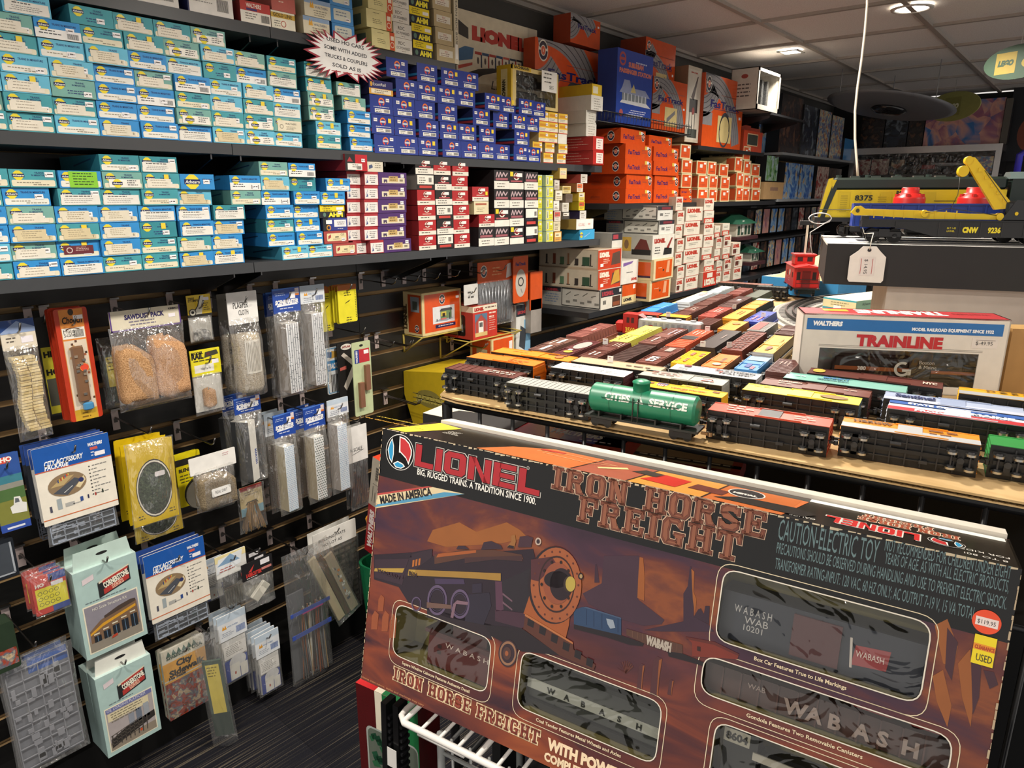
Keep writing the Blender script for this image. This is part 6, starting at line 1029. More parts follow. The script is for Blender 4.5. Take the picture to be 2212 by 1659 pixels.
# green roofed toy stations and brown cartons
def station(px,py,X,W,H,label,lower=False):
 p=at(px,py,X=X); t=thing('toy_station',label,'toy building',(X,p.y,p.z)); m=MB(); m.box(-.14,0,0,0,W,H*.6,'#cfcab8',bv=.002)
 for q in range(4): m.box(0,W*(.08+.23*q),H*.08,.003,W*(.2+.23*q),H*.5,'#2a4a3a')
 m.build('walls',t); m=MB(); m.T=Mx.Translation((-.07,0,H*.6)); m.add([(-.1,-.03,0),(.1,-.03,0),(.1,W+.03,0),(-.1,W+.03,0),(0,W*.2,H*.45),(0,W*.8,H*.45)],[(0,1,4),(1,2,5,4),(2,3,5),(3,0,4,5),(3,2,1,0)],'#1f4a38:p'); m.build('roof',t); m=MB(); m.box(-.17,-.05,-.02,.03,W+.05,0,'#3f1d22'); m.build('base',t); m=MB(); m.box(.004,W*.3,H*.2,.006,W*.42,H*.75,'#dcd9d0'); m.build('price_tag',t)
station(1590,512,.30,.24,.13,'cream toy station with dark green roof, upper one on the far shelf')
station(1622,566,.33,.13,.10,'small cream toy house with green roof below the toy station')
shelf(3.95,4.55,at(1590,516,X=.30).z-.021,.31,'narrow dark shelf under the green roofed toy station',th=.015,c='#222326:p')
# ------------------------------------------------------------------ boxes and bags on the slatwall beyond the hooks
CRM='#d9c48f'
def dstore(c,r,W,H):
 c.rect(W*.06,H*.06,W*.96,H*.95,'#d9521c:g',1); rbadge(c,W*.5,H*.8,H*.12); c.rect(W*.26,H*.24,W*.82,H*.64,'#dfe0e2:g',2); c.rect(W*.32,H*.13,W*.84,H*.21,'#22204a:g',2); c.greek(W*.38,H*.185,W*.78,1,H*.03,'#c8c4d8',r,3,jag=.05)
 c.poly([(W*.3,H*.29),(W*.62,H*.27),(W*.8,H*.33),(W*.5,H*.36)],'#9aa3b2',3); c.rect(W*.45,H*.33,W*.74,H*.53,'#6f8a62',4); c.rect(W*.47,H*.4,W*.6,H*.5,'#d8c050',5); c.rect(W*.5,H*.38,W*.57,H*.47,'#3a2e24',6); c.rect(W*.46,H*.31,W*.6,H*.35,'#c87068',5); c.poly([(W*.43,H*.52),(W*.76,H*.52),(W*.74,H*.58),(W*.47,H*.58)],'#4a4a52',5); c.rect(W*.68,H*.3,W*.7,H*.46,'#1f2430',6); c.rect(W*.35,H*.29,W*.37,H*.35,'#2a2a30',5); c.rect(W*.86,H*.78,W*.94,H*.84,'#e8e4e2',3)
def dstores(c,r,W,H): c.rect(W*.25,H*.05,W*.95,H*.95,'#b5481c:g',1); c.rect(W*.4,H*.55,W*.85,H*.9,'#8a949a',2); c.poly([(W*.5,H*.6),(W*.75,H*.6),(W*.75,H*.8),(W*.5,H*.8)],'#4a5248',3); c.text('LIONEL',W*.17,H*.12,W*.16,'#4a3a20',2,w=H*.6,rot=math.pi/2,bold=.08); rbadge(c,W*.7,H*.16,H*.09)
o=pxbox('store',912,996,722,0,.105,.104,CRM,CRM,dstore,'orange and cream box with store picture, perched on hooks',z=1.074,H=.165,name='store_kit_box',sidedraw=dstores)
def dshed(c,r,W,H):
 c.rect(0,0,W,H,'#c23a2c:g',1); c.rect(0,H*.82,W,H,'#e2d8c0',2); c.text('LIONEL',W*.06,H*.86,H*.09,'#b8342a',3,w=W*.38,bold=.1); c.greek(W*.48,H*.94,W*.95,1,H*.06,'#7a5a50',r,3,jag=.05); c.rect(W*.08,H*.12,W*.58,H*.76,'#5a7a94',2); c.poly([(W*.1,H*.14),(W*.56,H*.14),(W*.56,H*.5),(W*.33,H*.74),(W*.1,H*.5)],'#b04a40',3); c.line([(W*.08,H*.5),(W*.33,H*.75),(W*.58,H*.5)],H*.03,'#6a6a78',4); c.rect(W*.22,H*.16,W*.42,H*.54,'#e8e6dc',4); c.rect(W*.26,H*.36,W*.31,H*.5,'#2a2a2e',5); c.rect(W*.33,H*.36,W*.38,H*.5,'#2a2a2e',5); c.rect(W*.08,H*.08,W*.58,H*.2,'#d8b878',5); c.greek(W*.64,H*.76,W*.95,2,H*.06,'#ecd8c8',r,3); [c.greek(W*.64,H*(.58-.07*q),W*.94,1,H*.025,'#e0b8a8',r,3) for q in range(6)]
def dsheds(c,r,W,H): c.rect(0,0,W,H*.8,'#a8342a',1); c.rect(0,H*.82,W,H,'#d8ccb4',1); c.rrect(W*.05,H*.08,W*.75,H*.72,.01,'#1f1a18:g',2); c.poly([(W*.2,H*.1),(W*.5,H*.1),(W*.48,H*.4),(W*.3,H*.5)],'#8a6a3a',3); c.poly([(W*.5,H*.25),(W*.68,H*.2),(W*.66,H*.45)],'#7a8088',3)
pxbox('shed',1021,1073,735,0,.168,.166,'#b03a2c','#c23a2c',dshed,'red shed kit box below the orange store box',z=1.033,H=.135,name='shed_kit_box',sidedraw=dsheds)
pxbox('cub',1062,1110,788,0,.18,.12,CRM,CRM,lambda c,r,W,H:(c.rect(W*.08,H*.08,W*.94,H*.94,'#d9541f:g',1),c.text('LIONEL',W*.2,H*.4,H*.16,'#e8b060',2,w=W*.5,bold=.08),c.rect(W*.78,H*.5,W*.92,H*.8,'#e8e2da',2)),'orange and cream box standing low behind the orange boxcar',z=.905,H=.118,name='orange_set_box',top='#d9541f:g',sidedraw=lambda c,r,W,H:(c.rect(W*.1,H*.08,W*.95,H*.94,'#c24c1c',1),c.rect(W*.3,H*.2,W*.8,H*.6,'#b8ac90',2)))
def wire_stand(y0,y1,z0,X,label,zb):
 t=thing('wire_shelf',label,'shelf',(0,y0,z0)); m=MB(); L=y1-y0
 for q in range(6): m.tube([(0,L*q/5,0),(X,L*q/5,0)],.0025,'#b8a24a:p',6)
 m.tube([(X,0,0),(X,L,0)],.003,'#b8a24a:p',6); m.tube([(.01,0,0),(.01,L,0)],.003,'#b8a24a:p',6); m.build('wire_grid',t)
 for y in (0,L): m=MB(); m.tube([(.003,y,0),(.003,y,zb)],.004,'#b8a24a:p',6); m.tube([(X,y,0),(.006,y,zb)],.0025,'#b8a24a:p',6); m.build('support_wire',t)
wire_stand(2.03,2.36,1.030,.17,'yellowish wire bracket shelf carrying the red shed box',-.09)
wire_stand(2.12,2.42,.901,.185,'yellowish wire bracket shelf carrying the low orange box',-.07)
wire_stand(1.83,2.07,1.071,.11,'yellowish wire bracket shelf carrying the store box',-.07)
# yellow rocking sign box by the wall
def yellow_carton():
 t=thing('yellow_carton','yellow carton with slanting corners hung on the slatwall beside the train table','carton',(.003,1.822,.70)); P=[(0,.215),(.02,.075),(.05,.015),(.30,.015),(.31,.03),(.31,.20),(.24,.268),(0,.225)]
 m=MB(); P=[(0,.225),(0,.13),(.05,.0),(.255,.0),(.31,.02),(.31,.175),(.235,.255)]; m.T=Mx(((1,0,0,0),(0,0,-1,0),(0,1,0,0),(0,0,0,1))); m.prism(P,-.27,0,'#c9ac1a'); m.T=Mx.Identity(4); c=Cv(m,(0,-.0003,0),(1,0,0),VV)
 c.ell(.14,.135,.07,.035,'#8f8440',1,20); c.text('JACKSON',.14,.12,.026,'#c0b258',2,w=.15,align='c',bold=.08); [c.line([(.05,.11+.018*q),(.23,.11+.018*q)],.004,'#8f8440',2) for q in (0,1,2)]; c.rect(.12,.015,.22,.035,'#c8c2a8',1); m.build('carton',t)
yellow_carton()
# hanging orange accessory packs
def k_oback(t,W,H,i):
 header(t,W,H*.32,'#cf541f',lambda c,r,w,h:(rbadge(c,w*.16,h*.55,h*.3),c.greek(w*.38,h*.7,w*.7,3,.007,'#e09a6a',r),c.poly([(w*.78,h*.1),(w*.95,h*.2),(w*.92,h*.85),(w*.82,h*.8)],'#d8d0cc',2))); m=MB(); m.box(-.006,-W*.46,-H*.97,.0,W*.46,-H*.3,'#5c5f63:g'); [m.tube([(.004,-W*.4+W*.09*q,-H*.4),(.005,-W*.3+W*.07*q,-H*.95)],.003,'#8a8d92:m',5) for q in range(9)]; m.build('track_parts',t); bagpart(t,W*1.05,H*.74,.025,-H*.28,4,wob=.007)
H_=hang
H_((1031,572),(1108,556),(1040,706),.15,k_oback,'orange topped clear bag of silver parts on the slatwall','bag',name='accessory_bag',hk=False)
H_((1109,556),(1141,550),(1115,655),.17,k_card('#cf541f:g',lambda c,r,W,H:(c.ell(W*.5,H*.42,W*.36,H*.3,'#b8b0a4',1,20),c.ring(W*.5,H*.45,W*.14,W*.2,'#3a3836',2,16),c.line([(W*.5,H*.3),(W*.6,H*.2)],.006,'#8a8680',2),c.text('FasTrack',W*.15,H*.8,.014,'#4a2a5e',1,w=W*.7,bold=.05))),'orange card with oval window of wire beside the silver bag','card pack',name='accessory_card',hk=False)
def k_side(t,W,H,i):
 m=MB(); slab(m,W,H*.62,.006,'#c9501f:g',0,.003); c=Cv(m,(.0002,-W/2,-H*.62),U,VV); m.build('backing_card',t); m=MB(); m.box(-.03,-W*.45,-H,0,W*.45,-H*.45,'#9a938c:g'); m.build('track_section',t)
H_((1146,590),(1172,583),(1148,720),.17,k_side,'orange card over grey track section, nearest the cream boxes','card pack',n=1,nlab='rear orange card over grey track section by the cream boxes',name='track_pack',hk=False,step=.03)
H_((1115,660),(1146,655),(1120,770),.14,k_card('#d8d8d2:g',lambda c,r,W,H:(c.rect(W*.55,0,W,H*.7,'#7fb0d0',1),c.rect(0,H*.78,W,H,'#20242c',1),c.text('LIONEL',W*.1,H*.83,.012,'#a83a40',2,w=W*.7,bold=.08),c.poly([(W*.2,H*.2),(W*.6,H*.1),(W*.7,H*.5),(W*.3,H*.6)],'#3a3e44',2)),.03),'white and blue controller pack under the orange cards','card pack',name='controller_pack',hk=False)
def k_tag(t,W,H,i): m=MB(); slab(m,W,H,.0012,'#d4d2cc',0,.004); c=Cv(m,(.0002,-W/2,-H),U,VV); c.greek(W*.25,H*.65,W*.7,2,.01,'#55534f',random.Random(3),1); m.build('card',t)
H_((1002,622),(1032,606),(1006,660),.16,k_tag,'white handwritten tag card next to the silver parts bag','tag',name='tag_card',hk='white handwritten tag card')
# ------------------------------------------------------------------ far corner: toy sets, back case, ceiling signs
def toybox(key,xl,xr,yb,yt,X,D,art,label,z=None,side='#15161a',X2=0,tilt=0,group=None,H=None):
 return pxbox(('tb',key),xl,xr,yb,yt,X,D,side,art,None,label,z=z,name='toy_set_box',H=H,group=group)
shelf(4.97,6.75,1.875,.32,'pale metal shelf of upright toy boxes in the far corner',th=.016,c='#9a9c9e:p')
shelf(4.97,6.75,FSH+.01,.32,'pale metal shelf below the upright toy boxes, far corner',th=.016,c='#8a8c8e:p')
ZT=1.8756
toybox('a0',1640,1657,0,205,.16,.1,'art_blue','blue toy set box behind the clear bridge box',z=ZT)
toybox('a1',1683,1728,0,205,.25,.1,'art_dark','tall dark toy set box with grey figure, far shelf',z=ZT)
toybox('a2',1730,1766,0,228,.26,.09,'art_space','black space toy box next to the colourful one',z=ZT)
toybox('a3',1767,1792,0,238,.27,.08,'art_town','colourful toy town box, left of the bright pair',z=ZT)
toybox('a4',1793,1818,0,250,.28,.08,'art_town','colourful toy town box, right of the bright pair',z=ZT)
toybox('a5',1822,1843,0,300,.30,.08,'#3a86c2:g','small sky blue toy box at the end of the far shelf',z=ZT)
ZU=FSH+.0106
toybox('b0',1655,1680,0,338,.26,.08,'art_green','green toy book box above the brown carton',z=ZU+.12,H=.16)
pxbox('bc',1650,1692,0,0,.31,.2,'#9a7a52','#b08c60',lambda c,r,W,H:c.rect(W*.3,H*.5,W*.7,H*.7,'#8a6a58',1),'brown carton on the pale shelf with a hanging tag',z=ZU,H=.11,name='brown_carton')
for k,(a,b,yt,art,lab) in enumerate(((1694,1725,352,'art_blue','blue toy box on the middle far shelf, nearest'),(1726,1755,356,'art_blue','blue toy box on the middle far shelf, second'),(1763,1788,360,'art_red','red and blue toy box on the middle far shelf'),(1789,1815,364,'art_dark','dark toy box at the end of the middle far shelf'))): toybox('c%d'%k,a,b,0,yt,.28,.08,art,lab,z=ZU)
# rows of small hanging toy packs lower in the far corner
arts=['art_dark','art_blue','art_space','art_town','art_blue','art_red','art_ship','art_dark']
for row,(zt_,h_,n) in enumerate(((1.50,.17,11),(1.27,.19,12),(1.02,.2,10))):
 for k in range(n):
  y=4.85+k*.155; W=.12
  o=place(carton(('hp',row,k),W,h_,.03,'#17181c',arts[(k*3+row*2)%8]),(),.16,y,zt_-h_,f"small toy pack, {NTH[k]} along the {['upper','middle','lower'][row]} row of the far corner",'toy pack','small toy packs hanging in the far corner',0,'toy_pack')
 t=thing('display_bar',f"dark bar behind the {['upper','middle','lower'][row]} row of small toy packs",'bar',(0,4.8,zt_+.012)); m=MB(); m.box(.0,0,0,.2,1.9,.012,'#3a3a3c:p'); m.build('bar',t)
# model cars on a low ledge
shelf(4.55,5.6,.93,.36,'low dark ledge carrying little model cars',th=.02,c='#1d1d20:p')
for k,cl in enumerate(('#d8d8d4:g','#2a2c30:g','#8a9098:g','#b8bcc0:g')):
 y=4.62+.2*k; t=thing('model_car',f"{['white','black','grey','silver'][k]} model car on the low ledge, {NTH[k]} from the left",'toy car',(.28,y,.9306)); m=MB(); m.T=Mx.Rotation(math.pi/2,4,'X')@Mx.Rotation(math.pi/2,4,'Y'); m.T=Mx(((0,0,1,-.03),(1,0,0,0),(0,1,0,0),(0,0,0,1))); m.prism([(0,.01),(.15,.01),(.15,.03),(.12,.034),(.10,.05),(.05,.05),(.03,.034),(0,.03)],0,.06,cl); m.T=Mx.Identity(4); m.build('body',t)
 for yy in (.03,.12):
  m=MB(); m.cyl((-.034,yy,.012),(.034,yy,.012),.012,'#1a1a1b:p',12); m.build('wheels',t)
# back case
def back_case():
 Yc=6.70; a=at(1838,330,Y=Yc); b=at(2168,308,Y=Yc); x0,x1=a.x,b.x; zt=1.975
 t=thing('display_case','silver framed display case along the back wall','display case',(x0,Yc,0)); W=x1-x0; m=MB()
 m.box(0,-.01,zt-.05,W,.38,zt,'#a8a7a6:m'); m.box(W-.04,-.01,0,W,.02,zt-.05,'#a8a7a6:m'); m.box(-.0,-.01,0,.04,.02,zt-.05,'#a8a7a6:m'); m.build('frame',t)
 m=MB();
 for z in (.4,.8,1.2,1.55,1.76): m.box(.01,.0,z-.012,W-.01,.36,z,'#4a4846:p')
 m.box(0,.36,0,W,.38,zt-.05,'#161416'); m.build('shelf_boards',t)
 m=MB(); m.box(.04,.0,.05,W-.04,.003,zt-.05,'pane'); m.build('glass_front',t)
 def tb(px0,px1,z,h,art,label,d=.1,yo=.25,name='toy_set_box'):
  X0=at(px0,320,Y=Yc+yo-d).x; X1=at(px1,320,Y=Yc+yo-d).x; m=MB(); m.box(0,0,0,X1-X0,d,h,'#141518',front=art); m.build(name,None,(X0,Yc+yo-d,z),label=label,cat='box')
 zt+=.0006
 tb(1856,1905,zt,.27,'art_dark','dark box with a black vehicle on the back case, left',yo=.3); tb(1907,1955,zt,.27,'art_space','black space box with white figures on the back case',yo=.3); tb(1957,1990,zt,.25,'art_dark','narrow black toy box beside the battleship box',yo=.3); tb(1992,2156,zt,.34,'art_ship','large blue battleship kit box on top of the back case',yo=.22)
 tb(2157,2172,zt,.33,'#5a544c','tall narrow grey box at the right end of the back case',yo=.2)
 for k,(p0,p1,z,h,art,lab) in enumerate(((1850,1885,1.7606,.13,'art_red','red toy box inside the case, upper shelf left'),(1887,1925,1.7606,.13,'art_red','second red toy box inside the case, upper shelf'),(1930,1958,1.7606,.12,'art_toys','brown toy pack inside the case, upper shelf'),(2105,2150,1.7606,.13,'art_town','yellowish toy kit inside the case, upper right'),(1850,1880,1.5506,.15,'art_toys','dark toy pack inside the case, lower shelf left'),(1890,1925,1.5506,.14,'art_photo','pale toy pack inside the case, lower shelf'),(1930,1998,1.5506,.14,'#c85a2c:g','orange toy box inside the case, lower shelf middle'),(2005,2050,1.5506,.15,'art_photo','grey brown toy pack inside the case, lower shelf'),(2055,2100,1.5506,.15,'art_photo','clear fronted toy pack inside the case, lower shelf right'),(2105,2150,1.5506,.14,'art_toys','purple red toy pack inside the case, lower shelf end'))): tb(p0,p1,z,h,art,lab,yo=.24,name='toy_pack')
 for k,px in enumerate((1966,2008)):
  X=at(px,350,Y=Yc+.12).x; t=thing('model_motorcycle',f"{['black','red'][k]} model motorcycle inside the back case",'toy motorcycle',(X,Yc+.1,1.7606));
  for dx in (-.05,.05):
   m=MB(); m.cyl((dx,-.008,.035),(dx,.008,.035),.035,'#1a1a1c:p',16); m.build('wheel',t)
  m=MB(); m.box(-.05,-.01,.04,.05,.01,.075,['#2a2a2e:p','#8a2420:p'][k],bv=.004); m.tube([(.05,0,.035),(.03,0,.09),(.0,0,.10)],.005,'#8a8a8c:m',6); m.build('frame',t)
 X=at(2045,345,Y=Yc+.12).x; t=thing('model_aeroplane','white model aeroplane inside the back case','toy aeroplane',(X,Yc+.2,1.81)); m=MB(); m.cyl((-.12,0,.03),(.12,0,.03),.018,'#c8c8cc:p',12,.008); m.build('fuselage',t); m=MB(); m.box(-.03,-.1,.025,.04,.1,.032,'#c0c0c6:p'); m.build('wings',t); m=MB(); m.prism([(-.12,.0),(-.09,.0),(-.12,.06)],-.003,.003,'#c8c8cc:p'); o=m.build('tail_fin',t); o.rotation_euler=(math.pi/2,0,0); o.location=(0,0,.03)
 m=MB(); m.lathe([(.0,0),(.03,0),(.03,.006),(.006,.01),(.006,.06),(.0,.06)],'#6a6a6c:p',12); m.build('stand',t).location=(0,0,-.049)
back_case()
# dark posters and shelving further right on the back wall
m=MB(); a=at(2172,290,Y=6.9); m.box(0,0,0,.5,.02,.55,'#0e1018'); c=Cv(m,(0,-.0002,0),(1,0,0),(0,0,1)); c.ell(.16,.2,.09,.13,'#7a3a24',1,20); m.build('wall_poster',None,(a.x,6.95,a.z-.2),label='black poster with a brown rounded shape at far right',cat='poster')
t=thing('toy_arch','purple blue toy arch at the far right edge','toy',(at(2195,380,Y=5.6).x,5.6,1.62)); m=MB(); m.tube([(0,0,0),(.0,0,.22),(.08,0,.28),(.3,0,.28)],.02,'#3a34b0:p',8); m.build('arch_tube',t); m=MB(); m.box(-.05,-.1,-.02,.35,.1,0,'#2a2a4a:p'); m.build('base',t)
t=thing('display_plinth','dark plinth carrying the purple toy arch','plinth',(at(2195,380,Y=5.6).x-.1,5.45,0)); m=MB(); m.box(0,0,0,.6,.35,1.598,'#1d1b20'); m.build('plinth_block',t)
# grey saucer hung by three chains
def saucer():
 c0=at(1922,228,Z=2.16); t=thing('saucer_speaker','wide grey saucer hanging from the ceiling on three chains','hanging disc',c0,(math.radians(-9),math.radians(7),0)); R=.385; m=MB()
 m.lathe([(.0001,.012),(R*.25,.012),(R*.9,.006),(R,.0),(R*.9,-.012),(R*.3,-.02),(.0001,-.02)],'#77777a:p',48); m.build('dish',t); m=MB(); m.lathe([(.0001,.09),(.06,.088),(.10,.07),(.13,.03),(.14,.012)],'#4a4a4d:p',28); m.build('dome',t)
 m=MB(); m.lathe([(.10,-.018),(.11,-.03),(.07,-.05),(.0001,-.052)],'#1c1c1e:k',28); m.build('lens',t)
 for k,a in enumerate((100,215,330)):
  x,y=R*.86*math.cos(math.radians(a)),R*.86*math.sin(math.radians(a)); m=MB(); n=14; M=t.matrix_basis.copy(); M=Mx.Translation(c0)@Mx.Rotation(math.radians(7),4,'Y')@Mx.Rotation(math.radians(-9),4,'X')
  p=M@V((x,y,.008)); q=V((p.x,p.y,CEIL)); Mi=(Mx.Translation(c0)@t.rotation_euler.to_matrix().to_4x4()).inverted()
  p=(Mi.inverted()@V((x,y,.008))); q=V((p.x,p.y,CEIL-.001)); L=(q-p).length; k2=int(L/.016)
  for i in range(k2):
   u=p+(q-p)*((i+.5)/k2); u=Mi@u; d=(Mi.to_3x3()@(q-p)).normalized(); s=V((1,0,0)) if i%2 else V((0,1,0)); m.cyl(u-d*.009,u+d*.009,.0028,'#9a9a9c:m',5)
  m.build('chain',t)
saucer()
def oval(px,py,Z,rx,rz,col,ink,label,yaw,brick):
 c0=at(px,py,Z=Z); t=thing('hanging_sign',label,'hanging sign',c0,(0,0,yaw)); m=MB(); m.T=Mx.Rotation(math.pi/2,4,'X'); m.prism([(rx*math.cos(2*math.pi*i/36),rz*math.sin(2*math.pi*i/36)) for i in range(36)],-.004,.004,col,smooth=False); m.T=Mx.Identity(4)
 c=Cv(m,(0,-.0042,0),(1,0,0),(0,0,1)); w=rz*.62; c.rect(-w-brick*rx*.35,-w,w-brick*rx*.35,w,ink,1); c.text('LEGO',-brick*rx*.35,-w*.22,w*.5,'#e8e6c8' if not brick else col,3,w=w*1.5,bold=.08,align='c',sh=.15)
 if brick: c.ell(rx*.3,-rz*.1,rz*.4,rz*.3,ink,1,16); c.ell(rx*.42,rz*.35,rz*.25,rz*.25,ink,1,16)
 m.build('board',t); m=MB(); m.cyl((0,0,rz),(0,0,CEIL-Z-.001),.0015,'#b8b6b2:m',5); m.build('hanger',t)
oval(2058,230,2.20,.205,.098,'#a3a15c','#8f8d4c','pale yellow oval sign hanging beside the grey saucer',-.5,0)
oval(2200,133,2.17,.15,.072,'#2c4a34','#a08a34','dark green oval sign hanging at the right edge',-.45,1)
for k,(px,py) in enumerate(((2120,235),)):
 p=at(px,py,Y=6.95); t=thing('security_camera','small round white camera on the back wall at right','camera',(p.x,7.02,p.z)); m=MB(); m.lathe([(.0001,-.05),(.03,-.045),(.045,-.02),(.05,.0)],'#c8c6c2:p',20); m.build('housing',t); m=MB(); m.box(-.02,0,.0,.02,.08,.02,'#a8a6a2:p'); m.build('mount',t)
# clear bridge box and orange window boxes at the end of the orange shelf
a=at(1577,240,X=.30); zb=2.02
t=thing('bridge_kit_box','white box with clear front, red pins and printed end on the high shelf','box',(.42,at(1632,245,X=.42).y,2.07)); Wb=.36; Hb=.225; m=MB(); m.box(-.16,0,0,0,.004,Hb,'#d0c8ba'); m.box(-.16,0,0,-.157,Wb,Hb,'#8a8a88'); m.box(-.16,0,0,0,Wb,.004,'#8f8a82'); m.box(-.16,0,Hb-.004,0,Wb,Hb,'#a8a298'); m.box(-.16,Wb-.004,0,0,Wb,Hb,'#d0c8ba'); [m.box(-.003,a_[0],a_[1],0,a_[2],a_[3],'#8f8a82') for a_ in ((0,0,.02,Hb),(Wb-.02,0,Wb,Hb),(0,0,Wb,.03),(0,Hb-.02,Wb,Hb))]
c=Cv(m,(-.16,0,0),(1,0,0),VV); c.ell(.08,Hb*.8,.02,.012,'#a8483c',1); [c.greek(.035,Hb*(.62-.09*q),.125,1,.010,'#5a5450',random.Random(q),1,jag=.1) for q in range(4)]; m.build('carton',t); m=MB(); m.box(-.0022,.02,.03,-.0012,Wb-.02,Hb-.02,'pane'); m.build('window_film',t); m=MB(); [m.box(-.1,.03+.08*q,.01,-.05,.06+.08*q,Hb*.8,'#3a3c3e:p') for q in range(4)]; m.build('bridge_parts',t)
shelf(4.42,5.0,2.0694,.43,'thin dark shelf high up under the clear bridge box',th=.012,c='#2a2a2c:p')
for k in range(3): pxbox(('ow',k),[1600,1620,1606][k],[1620,1640,1646][k],0,0,[.20,.20,.30][k],.08,'#a83c1c','#c8482a:g',(lambda c,r,W,H:(c.rect(W*.2,H*.3,W*.75,H*.85,'#3a3c34',1),c.line([(W*.2,H*.3),(W*.75,H*.3),(W*.75,H*.85),(W*.2,H*.85),(W*.2,H*.3)],.006,'#d8b48a',2))) if k==2 else None,['red orange box behind the small window box, left','red orange box behind the small window box, right','small orange window box right of the tall track set'][k],z=1.8556,H=[.17,.16,.12][k],name='small_train_box')
settle()
# ------------------------------------------------------------------ table of loose freight cars
TA=math.radians(7.7); TU=V((.991,.134,0)); TV=V((-.134,.991,0)); TO=V((1.325,.73,0)); TZ=1.310
def tl(u,v,z=TZ): return TO+TU*u+TV*v+V((0,0,z))
def table():
 # corrugated card sheet
 m=MB(); t=thing('cardboard_sheet','corrugated cardboard sheet under the loose freight cars','sheet',tl(0,0,TZ-.007),(0,0,TA))
 pts=[(-.02,.03),(-.005,-.010),(.03,-.018),(.10,-.019),(.9,-.019),(.9,1.36),(-.02,1.36)]; m.prism(pts,.0045,.007,'kraft'); m.prism(pts,0,.0015,'kraft'); m.build('liner',t)
 m=MB(); n=170
 p=[(.05+.85*i/n,-.0186,.0015+.003*(i%2)) for i in range(n+1)]; m.add(p+[(x,y+.06,z) for x,y,z in p],[[i,i+1,n+2+i,n+1+i] for i in range(n)],'#8f7347'); m.build('flute',t)
 t=thing('display_rack','black wire display rack carrying the table of freight cars','rack',tl(0,0,0),(0,0,TA)); Z=TZ-.008
 m=MB();
 for x in (.0,.88):
  for y in (.0,1.34): m.cyl((x,y,0),(x,y,Z-.008),.008,'#161617:p',8)
 for z in (Z-.008,.62,.12):
  m.tube([(0,0,z),(.88,0,z),(.88,1.34,z),(0,1.34,z),(0,0,z)],.006,'#161617:p',6)
 m.build('frame',t); m=MB()
 for k in range(15): x=.06+.057*k; m.tube([(x,0,1.165),(x,0,Z-.008)],.003,'#3a3a3c:p',6) if k<3 else m.tube([(x,0,.12),(x,0,Z-.008)],.003,'#1c1c1e:p',6)
 m.tube([(0,0,1.165),(.88,0,1.165)],.004,'#222224:p',6)
 m.build('front_wires',t); m=MB(); m.box(0,.01,1.155,.88,1.34,1.163,'#141415:p'); m.box(0,.4,.1,.88,.42,1.15,'#0c0c0d'); m.build('inner_shelf',t)
table()
# boxes inside the rack, under the cardboard
def flatbox(name,label,u,v,z,L,W,H,side,top,draw=None,rz=0):
 m=MB(); m.box(0,0,0,L,W,H,side,top=top);
 if draw: draw(Cv(m,(0,0,H),(1,0,0),(0,1,0)),random.Random(4),L,W)
 m.build(name,None,tl(u,v,z),label=label,cat='box').rotation_euler=(0,0,TA+rz)
def dwth(c,r,L,W): c.rect(0,0,L*.45,W,'#b8262c:g',1); c.rect(L*.45,0,L,W,'#2c4aa0:g',1); c.text('WALTHERS',L*.28,W*.35,W*.3,'#eeeef2',2,w=L*.5,bold=.06,sh=.15); c.greek(L*.6,W*.2,L*.9,1,W*.08,'#dfe2ee',r)
flatbox('red_blue_box','red and blue lettered box lying inside the rack, rear one',.0,.19,1.1636,.2,.075,.03,'#7c1c20',  '#2c4aa0:g',dwth,.1)
flatbox('red_blue_box','red and blue lettered box lying inside the rack, front one',.0,.085,1.1636,.2,.08,.03,'#2c4488','#2c4aa0:g',dwth,.1)
def dtan(c,r,L,W): c.rect(0,0,L*.3,W,'#c0281f:g',1); c.rect(L*.3,W*.1,L,W*.25,'#25221f',1); c.greek(L*.32,W*.22,L*.95,1,W*.08,'#d8cdb0',r,2,jag=.02); c.rect(L*.94,0,L,W,'#b8402c',1)
flatbox('tan_box','tan and red box inside the rack below the brown boxcars, rear',.155,.18,1.1636,.24,.09,.03,'#7c2418','#b59a70',dtan,.12)
flatbox('tan_box','tan and red box inside the rack below the brown boxcars, front',.165,.06,1.1636,.24,.1,.03,'#7c2418','#b59a70',dtan,.12)
def wb():
 m=MB(); m.box(0,0,0,.2,.09,.09,'#1f1d1c',left='#b8b19e'); c=Cv(m,(0,0,.09),(1,0,0),(0,1,0)); c.poly([(0,0),(.07,0),(.04,.02),(.05,.05),(.2,.075),(.2,.09),(0,.09)],'#bdb6a4',1); m.build('worn_box',None,V((1.10,.89,1.105)),label='black box with worn white lid left of the rack',cat='box').rotation_euler=(0,0,TA)
 t=thing('side_shelf','small dark ledge bolted to the rack under the worn box','shelf',V((1.09,.88,1.10)),(0,0,TA)); m=MB(); m.box(0,0,-.012,.205,.12,.004,'#1a1a1b:p'); m.box(.17,.0,-1.10,.19,.1,-.012,'#1a1a1b:p'); m.build('ledge',t)
wb()
MET='#b8b6b0:m'
_tk={}
